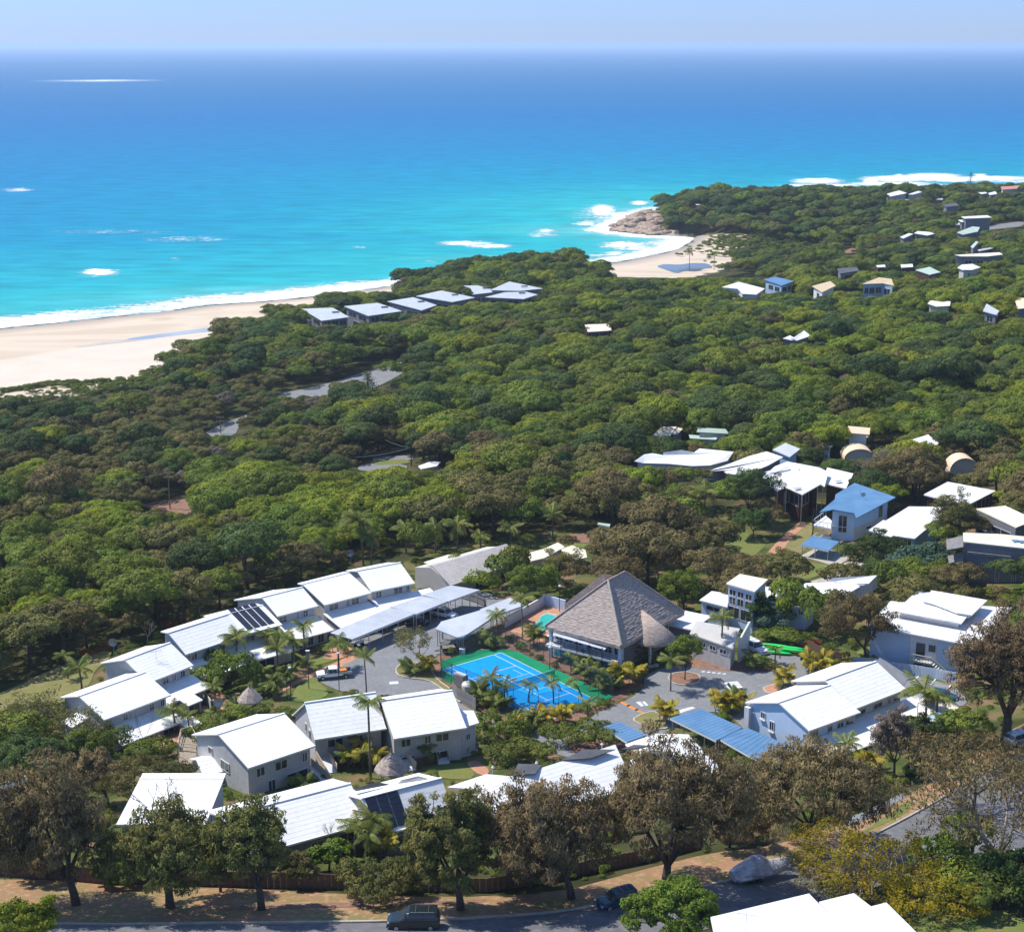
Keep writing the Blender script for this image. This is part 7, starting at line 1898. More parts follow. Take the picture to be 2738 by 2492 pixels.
big_tree('olive tree covering the pinkish roofs beside the brown grove', (1480, 1570), (1440, 1560, 1478, 1575), 'olive', seed=33, tufts=60, n=130, r0=.18, name='garden_tree')
big_tree('deep green tree directly behind the right slope of the thatched roof', (1830, 1640), (1750, 1880, 1530, 1640), 'green', seed=34, tufts=90, n=140, r0=.2, name='garden_tree')
big_tree('grey-green thin shrub tree in front of the white block skirt roof', (2390, 2080), (2330, 2440, 1900, 2060), 'grey', seed=35, tufts=80, n=110, r0=.16, name='garden_tree')
big_tree('dark green clump right of the grey-green shrub tree on the bank', (2470, 2040), (2410, 2530, 1930, 2050), 'dark', seed=36, tufts=70, n=130, r0=.16, name='garden_tree')
big_tree('gnarled yellow-green frangipani with knotted pale branches below the left lawn', (110, 1975), (10, 200, 1845, 1960), 'olive', seed=37, tufts=60, n=55, r0=.16, name='frangipani', trunk_m='bark_pale')
big_tree('tangled frangipani with pale bare branches left of the porch of the end townhouse', (200, 2010), (140, 280, 1890, 2000), 'olive', seed=38, tufts=50, n=45, r0=.12, name='frangipani', trunk_m='bark_pale')
big_tree('dark green hedge-like trees at the lower left between the lawn and street', (90, 2080), (-40, 200, 1960, 2080), 'dark', seed=39, tufts=120, n=150, r0=.2, name='garden_tree')
big_tree('dark green tree mass left of the end townhouse base', (230, 2060), (160, 320, 1960, 2070), 'green', seed=40, tufts=80, n=140, r0=.2, name='garden_tree')
big_tree('brown feathery she-oak tops behind the dark olive tree', (290, 2150), (180, 330, 2010, 2150), 'oak', seed=41, tufts=80, n=100, r0=.2, name='garden_tree')
big_tree('leafy tree between the solar-panel house and the fence', (880, 2330), (835, 950, 2255, 2335), 'green', seed=42, tufts=60, n=140, r0=.12, name='garden_tree')
big_tree('dense dark tree between the small green carport tree and the left white roof', (390, 1655), (340, 430, 1640, 1710), 'dark', seed=43, tufts=40, n=120, r0=.12, name='garden_tree')
for i_, (b_, bx_, st_, lb_) in enumerate([((590, 2385), (515, 665, 2215, 2390), 'dark', 'dark green undergrowth tree between the two green she-oaks'), ((330, 2365), (250, 400, 2290, 2368), 'green', 'green shrub tree behind the fence left of the dark she-oak'), ((130, 2350), (20, 190, 2230, 2350), 'oak', 'low brown she-oak behind the fence at the far left'),
        ((1020, 2400), (905, 1130, 2292, 2410), 'oakgreen', 'low green tree behind the fence above the four-wheel drive'), ((1420, 2385), (1320, 1500, 2260, 2385), 'oak', 'low brown she-oak behind the fence left of the hatchback'), ((1950, 2265), (1880, 2060, 2150, 2262), 'oak', 'low brown she-oak between the big one and the covered boat'), ((780, 2370), (740, 850, 2290, 2372), 'olive', 'olive shrub tree behind the fence near the small forked dead tree')]):
    big_tree(lb_, b_, bx_, st_, seed=60 + i_, tufts=60, n=90, r0=.14, name='garden_tree')
# dead, leafless trees
def bare_tree(label, base, H, spread, seed, m='bark', r0=.13, name='bare_tree'):
    rng = random.Random(seed); p = gp(*base); mb = MB()
    def grow(a, d, l, r, k):
        b = a + d * l; mid = a.lerp(b, .5) + Vector((rng.uniform(-.1, .1), rng.uniform(-.1, .1), rng.uniform(-.05, .1))) * l
        mb.tube([a, mid, b], [r, r * .8, r * .62], 5 if k < 2 else 4, cap=False)
        if k == 0: return
        for _ in range(3 if k > 2 else 2 + (rng.random() > .5)):
            nd = (d + Vector((rng.uniform(-1, 1), rng.uniform(-1, 1), rng.uniform(-.2, .7))) * spread).normalized()
            grow(b, nd, l * rng.uniform(.6, .85), r * .6, k - 1)
    grow(Vector((0, 0, -.3)), Vector((rng.uniform(-.1, .1), 0, 1)), H * .34, r0, 4)
    me = mesh_from(name, mb.V, mb.F, M[m], smooth_=True); r = link(bpy.data.objects.new(name, me)); r.location = p; tag(r, label, 'tree'); return r
bare_tree('leafless dark branches spreading across the white ribbed roof', (425, 2300), 9.5, .75, 5, r0=.16)
bare_tree('second set of thin bare branches in front of the white gable roof', (500, 2290), 8.0, .55, 6, r0=.1)
bare_tree('small forked dead tree rising before the long white roof', (886, 2290), 4.6, .4, 7, r0=.07)
bare_tree('bare pale shrub in front of the skirt roof of the end townhouse', (392, 2015), 5.2, .4, 8, r0=.06)
bare_tree('twiggy grey tree at the corner of the row of eight white roofs', (873, 1680), 6.0, .45, 9, r0=.1)
bare_tree('knotted grey bare tree at the back corner of the third townhouse', (395, 1722), 4.2, .8, 10, m='bark_pale', r0=.14)
bare_tree('grey leafless bush in the forest below the dirt clearing', (235, 1400), 4.5, .9, 11, m='bark_pale', r0=.14)
bare_tree('thin grey bare tree in the bush near the left townhouses', (190, 1690), 5.5, .4, 12, m='bark_pale', r0=.1)

# pines
def pine(label, base, H, Rr, seed, m='leaf_dark'):
    rng = np.random.RandomState(seed); p = gp(*base); cen = []
    for k in range(11):
        z = H * (.2 + .78 * k / 10); rr = Rr * (1 - k / 10.5)
        for j in range(max(3, int(9 * (1 - k / 12)))):
            a = j * 2 * math.pi / max(3, int(9 * (1 - k / 12))) + k
            for q in (.45, .95): cen.append(np.array([math.cos(a) * rr * q, math.sin(a) * rr * q, z]))
    me = crown_tufts(seed, cen, .75 * Rr / 3, 26, .4, .6, M[m], hang=False); mb = MB(); mb.tube([(0, 0, -.5), (0, 0, H * .98)], [.35, .08], 6)
    r = thing('pine_tree', p, label, 'tree'); link(bpy.data.objects.new('crown', me), r); mb.build('trunk', M['bark'], r, world=False)
pine('tiered skyline pine rising above the headland trees', (2592, 520), 17, 5.0, 1)
pine('tall dark conical pine standing over the right hand forest', (2302, 735), 17, 4.6, 2)
pine('broad dark conical tree in the forest beside the bush road', (985, 1085), 10, 4.6, 3)

# ------------------------------------------------------------------ palms
def frond_mesh(L, droop, m, seed, nl=15, w=.34, name='frond'):
    rng = random.Random(seed); V = []; F = []; pts = []
    for k in range(9):
        t = k / 8; pts.append(Vector((L * (t - .12 * droop * t * t), 0, L * (.42 * t - droop * .75 * t * t))))
    mb = MB(); mb.tube(pts, [.035 * (1 - .8 * k / 8) + .008 for k in range(9)], 3, cap=False); V += mb.V; F += mb.F
    for k in range(nl):
        t = (k + 1.2) / (nl + .8); f = t * 8; i = min(int(f), 7); a = pts[i].lerp(pts[i + 1], f - i); dr = (pts[i + 1] - pts[i]).normalized()
        ll = L * .30 * math.sin(math.pi * (t * .82 + .12)) + .08
        for sd in (-1, 1):
            d = (dr * .55 + Vector((0, sd, -.35 - .3 * droop)) + Vector((rng.uniform(-.08, .08),) * 3)).normalized()
            b = a + d * ll; wv = dr * (w * .22)
            n0 = len(V); V += [tuple(a - wv), tuple(a + wv), tuple(b + wv * .4 - Vector((0, 0, ll * .15))), tuple(b - wv * .3 - Vector((0, 0, ll * .15)))]; F.append((n0, n0 + 1, n0 + 2, n0 + 3))
    return mesh_from(name, V, F, m)
FR = {k: [frond_mesh(2.6, dr, M[mm], i) for i, dr in enumerate((.35, .7, 1.1))] for k, mm in (('green', 'frond'), ('cane', 'frond_yellow'), ('dry', 'frond_dry'))}
CANE = [frond_mesh(2.0, dr, M['frond_yellow'], 9 + i, nl=12, w=.42) for i, dr in enumerate((.45, .8, 1.1))]
CANEG = [frond_mesh(2.0, dr, M['frond'], 19 + i, nl=12, w=.42) for i, dr in enumerate((.45, .8, 1.1))]
TRK = {}
def trunk_mesh(h, lean, r=.12):
    k = (round(h), round(lean, 1), r)
    if k not in TRK:
        mb = MB(); mb.tube([(lean * h * t * t, 0, h * t - (.4 if t == 0 else 0)) for t in (0, .25, .5, .75, 1)], [r * 1.35, r * 1.05, r, r * .95, r * .85], 7); TRK[k] = mesh_from('trunk', mb.V, mb.F, M['palm_bark'], smooth_=True)
    return TRK[k], k[0], k[1]
def put(name, me, parent, loc, rot, sc=1.0):
    o = bpy.data.objects.new(name, me); link(o, parent); o.location = loc; o.rotation_euler = rot; o.scale = (sc,) * 3; return o
def palm(crown_px, base_px, label, size=1.0, nf=13, kind='green', group=None, dry=2, seed=None):
    p = gp(*base_px); d = pix(*p)[2]; dep = PITCH + math.atan((base_px[1] - CY) / FOC)
    H = max(1.2, (base_px[1] - crown_px[1]) / (FOC / d) / math.cos(dep)); lean = (crown_px[0] - base_px[0]) / (FOC / d) / H
    rg = random.Random(seed or int(base_px[0] * 7 + base_px[1])); r = thing('palm_tree', p, label, 'palm', group)
    me, hh, ln = trunk_mesh(H, lean, .1 if size < .9 else .14); put('trunk', me, r, (0, 0, 0), (0, 0, 0)).scale.z = H / hh
    top = Vector((ln * hh, 0, H))
    for k in range(nf):
        a = 2 * math.pi * k / nf + rg.uniform(-.25, .25); up = rg.choice((0, 0, 1, 1, 2)); dead = k < dry
        me = FR['dry'][2] if dead else FR[kind][up]
        put('frond', me, r, top, (rg.uniform(-.2, .2), rg.uniform(.3, .7) if dead else rg.uniform(-.55, .28), a), size * rg.uniform(.85, 1.15))
    return r
PALMS = [((963, 1392), (972, 1512), 'tallest coconut palm behind the left row of white roofs', 1.5, 18), ((996, 1435), (993, 1515), 'coconut palm close at the right of the tallest one', 1.15, 14),
    ((1084, 1412), (1086, 1478), 'first coconut palm of the row left of the grey tiled roof', 1.2, 14), ((1162, 1410), (1164, 1480), 'second coconut palm of the row above the grey tiled roof', 1.2, 14),
    ((1222, 1402), (1223, 1480), 'third coconut palm of the row above the grey tiled roof', 1.3, 14), ((1285, 1432), (1285, 1470), 'shortest coconut palm in the row above the grey tiled roof', 1.0, 12),
    ((1365, 1408), (1366, 1462), 'coconut palm right above the peak of the grey tiled roof', 1.15, 14), ((1477, 1377), (1478, 1440), 'coconut palm near the dirt track left of the power pole', 1.2, 14),
    ((1882, 1312), (1884, 1402), 'tall coconut palm with brown hanging fronds by the upper lawn', 1.35, 16),
    ((989, 1886), (991, 2080), 'tall lone palm with a thin trunk before the middle white roofs', .95, 12), ((976, 1758), (980, 1860), 'slim palm standing on the kerb of the upper car park', .8, 11),
    ((905, 1722), (906, 1790), 'leafy palm in front of the lower end of the long carport', 1.0, 12), ((760, 1700), (764, 1770), 'palm in the cluster beside the townhouse skirt roofs, middle one', 1.0, 13),
    ((718, 1698), (724, 1775), 'palm in the cluster beside the solar-panelled townhouse', .95, 12), ((812, 1672), (815, 1745), 'palm in the cluster nearest the long carport', .9, 12), ((785, 1712), (788, 1790), 'palm behind the tall bollard lamp by the brick path', .9, 12), ((742, 1735), (745, 1810), 'lower palm at the foot of the palm cluster', .9, 12),
    ((629, 1704), (634, 1800), 'tall palm with drooping fronds in front of the third townhouse', 1.1, 14), ((214, 1787), (219, 1842), 'palm with a pale stem on the left lawn', 1.0, 12), ((178, 1752), (182, 1815), 'narrow palm left on the lawn by the forest edge', .75, 9),
    ((573, 1834), (576, 1905), 'thin palm between the left row and the shelter', .75, 11), ((466, 1900), (470, 1960), 'palm with twin fronds by the second porch of the left row', .9, 12), ((504, 1915), (507, 1965), 'short palm left of the courtyard lawn', .7, 10),
    ((640, 1895), (644, 1920), 'low palm left of the small thatched shelter', .8, 12), ((1928, 1654), (1927, 1778), 'tall palm with a thin trunk in front of the grey office roof', .95, 12), ((1792, 1765), (1793, 1848), 'slim palm at the kerb left of the round planter', .85, 11),
    ((2011, 1752), (2006, 1785), 'small palm right of the office end wall', .8, 11), ((2072, 1738), (2072, 1776), 'small palm in front of the green kayaks', .6, 9), ((1394, 1602), (1397, 1710), 'thin tall palm beside the second carport', .8, 11),
    ((1425, 1684), (1427, 1725), 'bushy palm between the pool and the carport', .85, 13), ((1327, 1645), (1330, 1705), 'yellowish palm against the second carport roof', .8, 10), ((1476, 1826), (1480, 1882), 'palm leaning over the near edge of the court', .75, 10), ((1535, 1822), (1560, 1885), 'dark leaning palm at the right corner of the court', .6, 8),
    ((1420, 1830), (1412, 1880), 'brownish palm left on the near edge of the court', .65, 9), ((1310, 1812), (1318, 1870), 'palm behind the paling fence on the court side', .8, 12), ((1345, 1835), (1350, 1885), 'second palm behind the paling fence on the court side', .8, 12),
    ((1569, 1880), (1572, 1940), 'slim palm rising from the hedge by the driveway', .8, 11), ((2469, 1845), (2475, 1930), 'large palm beside the skirt roof of the white block', 1.3, 15), ((2500, 1868), (2502, 1940), 'second palm by the patio right of the white block', 1.0, 12),
    ((380, 1610), (384, 1690), 'palm standing in the bush left of the solar townhouse', 1.0, 13), ((2262, 1990), (2268, 2050), 'fan of palm fronds below the skirt roof of the white block', .9, 12), ((2380, 1350), (2382, 1375), 'small bright palm between the blue-roofed and white-roofed houses', .8, 10),
    ((1105, 2170), (1100, 2260), 'palm just right of the solar panels on the street side', 1.0, 12), ((955, 2205), (950, 2290), 'yellowish palm in front of the solar-panelled roof', 1.0, 12), ((1000, 2190), (1000, 2290), 'palm close under the solar panels', .9, 12), ((985, 2235), (980, 2310), 'lower palm in the clump under the solar panels', .9, 12),
    ((1842, 672), (1843, 722), 'far palm silhouetted against the lagoon', 1.3, 12), ((1908, 680), (1909, 722), 'smaller far palm right of the lagoon', 1.0, 10)]
for c_, b_, lb, sz, nf in PALMS: palm(c_, b_, lb, sz, nf, dry=3 if sz > 1.1 else 1)

def cane(px, py, rad, label, nst=5, nf=6, dark=False, h=1.2, seed=0, sc=1.0):
    p = gp(px, py); rg = random.Random(int(px * 3 + py)); r = thing('cane_palm', p, label, 'palm')
    st = MB()
    for s_ in range(nst):
        a = rg.uniform(0, 6.28); q = rg.uniform(0, rad); b = Vector((math.cos(a) * q, math.sin(a) * q, 0)); hh = h * rg.uniform(.6, 1.5)
        tp = b * 1.25 + Vector((0, 0, hh)); st.tube([b - Vector((0, 0, .3)), tp], [.06, .045], 5)
        for k in range(nf):
            put('frond', (CANEG if dark else CANE)[rg.randrange(3)], r, tp, (rg.uniform(-.2, .2), rg.uniform(-.85, .15), rg.uniform(0, 6.28)), sc * rg.uniform(.7, 1.1))
    me = mesh_from('stems', st.V, st.F, M['palm_bark']); put('stems', me, r, (0, 0, 0), (0, 0, 0))
CANES = [(1775, 1930, 1.4, 'orange-green cane palms on the kerbed island by the speed hump', 6, 7, 0, 1.8), (1955, 1910, 2.4, 'big mound of cane palms at the near side of the forecourt', 9, 8, 0, 1.6), (1945, 1898, 1.6, 'dark cane palms at the back of the forecourt mound', 6, 7, 1, 1.5), (1653, 1835, 1.2, 'yellow cane palm clump in front of the thatched hall balcony', 6, 7, 0, 2.2), (1690, 1825, 1.1, 'orange cane palm clump nearer the driveway by the hall', 5, 7, 0, 1.5), (1705, 1765, 1.3, 'green palms beside the hall entrance columns', 5, 7, 1, 1.2),
    (1590, 1830, 1.6, 'dark cane palms between the court fence and the hall, middle clump', 7, 7, 1, 1.6), (1545, 1800, 1.4, 'dark cane palms under the left part of the hall balcony', 6, 7, 1, 1.5), (1625, 1845, 1.3, 'dark palms at the far right end of the court', 6, 6, 1, 1.4), (1145, 1800, .8, 'yellow cane palm at the left corner of the court', 4, 6, 0, 1.6), (1285, 1880, 1.3, 'cane palms behind the paling fence by the court', 6, 7, 1, 1.4), (1330, 1895, 1.3, 'dark palms on the mulch below the court', 6, 7, 1, 1.2),
    (1400, 1955, 1.6, 'green cane palms below the near court corner, left clump', 7, 7, 1, 1.5), (1440, 1945, 1.5, 'yellow cane palms just below the near court corner', 7, 7, 0, 1.7), (1490, 1935, 1.3, 'orange cane palms right below the court', 6, 7, 0, 1.6), (1375, 1960, 1.3, 'mixed cane palms left under the court', 6, 7, 0, 1.4), (1100, 1800, .9, 'green shrubby palm on the kerbed island under the pandanus', 4, 6, 1, .8), (1305, 1730, 1.6, 'dark palm clump at the top corner of the court', 6, 7, 1, 1.2), (1430, 1725, 1.0, 'palm clump beside the pool', 5, 6, 1, 1.4),
    (2105, 1836, 1.2, 'orange-green cane palms on the small brick island', 5, 7, 0, 1.8), (2190, 1795, 1.5, 'yellow cane palms behind the roof of the white block, left clump', 6, 7, 0, 1.3), (2235, 1795, 1.4, 'yellow cane palms behind the roof of the white block, right clump', 6, 7, 0, 1.3), (2320, 1775, 1.0, 'pale green cane palm by the two trunks near the cubic house', 4, 5, 1, .8),
    (975, 2045, 1.7, 'large cane palm mound around the lone palm trunk', 8, 8, 0, 1.9), (940, 2050, 1.3, 'green cane palms left of the lone palm', 6, 7, 1, 1.5), (1130, 2035, 1.4, 'green cane palms in front of the court-side unit', 6, 7, 1, 1.4), (730, 1860, 1.5, 'brown-green cane palms right of the small thatched shelter', 6, 7, 1, 1.8), (700, 1840, 1.4, 'dense palms at the centre of the palm garden', 6, 7, 1, 1.8), (645, 1815, 1.4, 'dark shrubby palms below the third townhouse skirt', 6, 7, 1, 1.3), (620, 1900, 1.0, 'low spiky palms by the paved garden path', 4, 6, 1, .6), (765, 1825, 1.2, 'palms beside the brick path and the bollard lamp', 5, 7, 1, 1.6),
    (2300, 2060, 1.3, 'yellow cane palms below the skirt roof behind the brown she-oak', 5, 7, 0, 1.4), (1000, 2300, 1.4, 'yellow-green cane palms at the street fence under the solar house', 6, 7, 0, 1.8), (880, 2140, 1.2, 'spiky low palm behind the front white roofs', 5, 6, 1, .8), (820, 2110, 1.2, 'fern-like palm by the narrow entry ramp', 5, 6, 1, .6), (2520, 1960, 1.2, 'green palms behind the dark fence on the bank', 5, 6, 1, 1.6)]
for x, y, rd, lb, a_, b_, dk, h_ in CANES: cane(x, y, rd, lb, a_, b_, bool(dk), h_)

# ------------------------------------------------------------------ shrubs of the gardens
def shrub(px, py, sc, kind, label, sz=1.0, group=None, cat='shrub'):
    p = gp(px, py); me, tr_, R0, H0 = KINDS[kind][int(px + py) % len(KINDS[kind])]
    o = bpy.data.objects.new('shrub', me); link(o); o.location = p; o.rotation_euler.z = (px * 1.7) % 6.28; o.scale = (sc, sc, sc * sz); tag(o, label, cat, group); return o
SH = [(1590, 1990, 1.8, 'shrub', 'bright green clipped round bush left of the small blue roof', .9), (1635, 2000, 1.6, 'shrub', 'smaller yellow-green bush in front of the small blue roof', .9), (1488, 1990, 1.5, 'shrub', 'olive round bush above the heating mats of the front roof', 1.1), (1525, 2000, 1.4, 'shrub', 'low yellow bush right of the olive round bush', .9),
      (1400, 2025, 1.7, 'shrub', 'wide yellow-green hedge behind the long white street roof', .8), (1340, 2038, 1.5, 'shrub', 'yellow-green hedge bush nearest the lawn path', .8), (1450, 2035, 1.5, 'shrub', 'yellow-green hedge bush in the middle of the low hedge', .8), (1310, 1975, 1.6, 'shrub_dark', 'green bush right of the white patio', 1), (1300, 2000, 1.1, 'shrub', 'lime yellow bush beside the white patio', 1), (1375, 2000, 1.5, 'shrub_dark', 'brownish bush under the court-side cane palms', 1.2),
      (1700, 1410, 3.4, 'shrub', 'long rounded yellow-green hedge above the brown grove', .8), (1760, 1400, 3.4, 'shrub_dark', 'second mound of the long hedge above the brown grove', .8), (1820, 1400, 2.8, 'shrub_dark', 'right mound of the long hedge beside the coconut palm', .9), (2020, 1788, 1.1, 'shrub_dark', 'dark low shrub at the tip of the bed behind the forecourt', .8), (2050, 1786, 1.0, 'shrub', 'bright low shrub at the end of the bed behind the forecourt', .7),
      (2430, 1560, 1.9, 'shrub_blue', 'blue-green shrub right of the dark rounded tree', 1), (2480, 1545, 1.9, 'shrub_blue', 'blue-green shrub below the sun screens of the grey house', 1), (2540, 1575, 1.3, 'shrub_blue', 'blue-green shrub under the first slot window', 1), (2600, 1600, 1.1, 'shrub_dark', 'low green shrub in front of the grey house', .8), (2660, 1606, 1.2, 'shrub_dark', 'green hedge shrub between the grey and the cubic house', .8), (2705, 1618, 1.1, 'shrub_dark', 'green shrub right behind the cubic house', 1), (2380, 1600, 1.9, 'shrub_dark', 'leafy shrub above the left corner of the cubic house', 1.4), (2440, 1620, 1.2, 'shrub_dark', 'small shrub behind the cubic house roof', 1),
      (2100, 1660, 2.2, 'shrub_dark', 'green tree-shrub under the white roofs right of the tower, left one', 1.5), (2140, 1680, 2.2, 'shrub_dark', 'green tree-shrub under the white roofs right of the tower, middle one', 1.5), (2190, 1700, 2.2, 'shrub_dark', 'green tree-shrub beside the dark timber fence', 1.5), (2060, 1690, 1.6, 'shrub_blue', 'greyish shrub right of the tower base', .8),
      (540, 1990, 1.5, 'shrub', 'bright green shrub above the timber deck', .9), (420, 2020, 1.6, 'shrub', 'yellow-green flowering shrub below the end townhouse', .8), (385, 2035, 1.3, 'shrub_dark', 'dark shrub below the end townhouse wall', .8), (560, 1850, 1.8, 'shrub_dark', 'dark shrub below the second townhouse', 1), (620, 1850, 2.2, 'shrub_dark', 'big dark shrub under the tall drooping palm', 1.2), (590, 1815, 1.6, 'shrub_dark', 'dark shrub between the second and third townhouse', 1.3), (500, 1735, 1.0, 'shrub', 'small shrub behind the townhouse aerial', .8),
      (1235, 1545, 1.6, 'shrub_dark', 'shrub beside the gable of the grey tiled house', 1.2), (1165, 1570, 1.5, 'shrub', 'yellowish shrub left of the grey tiled house', 1), (1120, 1500, 2.2, 'shrub_dark', 'dark shrub tree between townhouses and grey tiled house', 1.5), (1290, 1590, 1.8, 'shrub_dark', 'round dark shrub behind the carport head', 1), (1345, 1570, 2.4, 'shrub', 'bright green shrub right of the grey tiled house', 1.3), (1380, 1560, 2.0, 'shrub_dark', 'green shrub tree right of the bright green shrub', 1.6), (1440, 1600, 2.0, 'shrub_dark', 'dark shrub above the pool wall corner', 1.3),
      (1900, 1740, .8, 'shrub_dark', 'small pale tree-shrub against the office wall', 1.6), (2075, 1715, 2.0, 'shrub_dark', 'clipped dark hedge behind the kayaks, left part', .5), (2110, 1722, 2.0, 'shrub_dark', 'clipped dark hedge behind the kayaks, right part', .5), (1225, 2010, 1.0, 'shrub_dark', 'small bush by the short entry ramp', 1), (2560, 2420, 1.8, 'shrub_dark', 'green shrub on the bottom right lawn', 1), (2650, 2440, 2.0, 'shrub', 'yellow-flowered shrub on the bottom right lawn', 1), (2500, 2350, 1.8, 'shrub_dark', 'dark shrub between the flame trees', 1.1), (2580, 2310, 2.0, 'shrub_dark', 'dark shrub at the kerb under the gum tree', 1.2), (2570, 1990, 2.0, 'shrub_dark', 'ivy-dark shrub on the bank right of the palms', 1), (2440, 2010, 2.0, 'shrub_dark', 'lime-dark shrub below the patio', 1),
      (165, 1960, 2.0, 'shrub', 'yellow-green shrub beside the frangipani', 1), (60, 1960, 2.2, 'shrub', 'yellowish shrub at the left edge below the lawn', .9), (40, 2010, 2.4, 'shrub_dark', 'dark shrub at the left edge below the frangipani', 1), (300, 2010, 1.6, 'shrub', 'leafy shrub at the left gable foot of the end townhouse', 1.1), (700, 1915, 1.1, 'shrub', 'olive shrub at the foot of the garden shelter', .8), (760, 1920, 1.2, 'shrub', 'low hedge between the garden and the middle roofs', .6), (640, 1935, 1.4, 'shrub_dark', 'low shrub behind the gabled unit', .8), (560, 1940, 1.1, 'shrub', 'shrub on the courtyard lawn edge', .8)]
for x, y, sc, k, lb, sz in SH: shrub(x, y, sc, k, lb, sz)
# low planting and undergrowth nobody could count
gr = []
rg2 = np.random.RandomState(5)
allf = FOOT
bedp = [f for f, nm in SHEETS if nm in ('car_park', 'driveway', 'path', 'paved_terrace', 'lawn', 'street', 'footpath', 'road', 'verge')]
gx = rg2.uniform(-75, 85, 5200); gy = rg2.uniform(135, 300, 5200)
inc = dist_poly(gx, gy, core) > -6
for f in allf + bedp:
    bx = [p[0] for p in f]; by = [p[1] for p in f]
    nr = inc & (gx > min(bx) - 2) & (gx < max(bx) + 2) & (gy > min(by) - 2) & (gy < max(by) + 2)
    inc[nr] = dist_poly(gx[nr], gy[nr], f) < -.5
for x, y in zip(gx[inc], gy[inc]):
    if rg2.uniform() < .35: continue
    k = ('shrub', 'shrub_dark', 'shrub_dark', 'shrub_dark')[rg2.randint(4)]; me = KINDS[k][rg2.randint(2)][0]
    gr.append((x, y, ground(x, y) - .1, k, me, None, rg2.uniform(.18, .62), rg2.uniform(0, 6.28)))
scatter('garden_undergrowth', gr)
du = []
for px0, py0, px1, py1, n, w in ((0, 1050, 130, 1030, 90, 1.2), (130, 1030, 300, 1022, 110, 1.2), (300, 1022, 420, 1020, 80, 2.0), (170, 1030, 230, 1050, 30, .8), (395, 1000, 470, 985, 60, 3), (400, 1000, 440, 1015, 30, 2), (0, 1075, 250, 1050, 90, 5), (240, 1040, 420, 1035, 160, 4), (1910, 640, 1960, 655, 40, 4), (1930, 690, 1985, 670, 40, 3), (1965, 640, 2060, 645, 120, 10), (1980, 690, 2080, 660, 160, 16), (1990, 665, 2200, 690, 220, 16), (2020, 650, 2180, 670, 160, 14)):
    for k in range(n):
        t = rg2.uniform(); p = gp(px0 + (px1 - px0) * t, py0 + (py1 - py0) * t)
        x, y = p.x + rg2.normal(0, w), p.y + rg2.normal(0, w); me = KINDS[('shrub_dark', 'shrub', 'olive')[k % 2]][k % 2][0]
        du.append((x, y, ground(x, y) - .3, '', me, None, rg2.uniform(.3, .9) * (1.5 if px0 > 1500 else 1), rg2.uniform(0, 6)))
scatter('dune_scrub', du)
# orange flower beds
M['flowers'] = leaf_mat('orange_flowers', (.55, .16, .04), (.35, .12, .03), .1, .01, patch=2)
M['flower_y'] = leaf_mat('yellow_flowers', (.55, .42, .03), (.3, .3, .03), .1, .01, patch=2)
for i, (x, y, rr, m_, lb) in enumerate([(240, 1745, 2.2, 'flowers', 'orange flowering bed at the forest edge of the left lawn, left part'), (272, 1737, 1.8, 'flowers', 'orange flowering bed at the forest edge of the left lawn, right part'), (455, 1668, 2.4, 'flowers', 'orange flowers behind the ridge of the third townhouse'), (500, 1658, 2.0, 'flowers', 'orange flowers left of the solar townhouse'), (388, 2042, 1.2, 'flowers', 'orange flower cushion below the end townhouse'), (420, 2045, .8, 'flower_y', 'yellow flowers beside the orange cushion'), (150, 1945, 1.8, 'flowers', 'orange-red bed glowing through the frangipani'), (2175, 1722, 1.5, 'flowers', 'bright orange flowering creeper over the dark fence')]):
    rng_ = np.random.RandomState(i); n = 700; d_ = rng_.normal(0, 1, (n, 3)); d_[:, 2] = abs(d_[:, 2]); d_ /= np.linalg.norm(d_, axis=1)[:, None]
    V, F, NV = cards(d_ * np.array([rr, rr * .7, .6 if i < 7 else 1.0]) * rng_.uniform(.5, 1, (n, 1)), d_, .2, rng_)
    o = bpy.data.objects.new('flower_bed', np_mesh('flower_bed', V, F, M[m_], True, NV)); link(o); o.location = gp(x, y); tag(o, lb, 'flower bed')
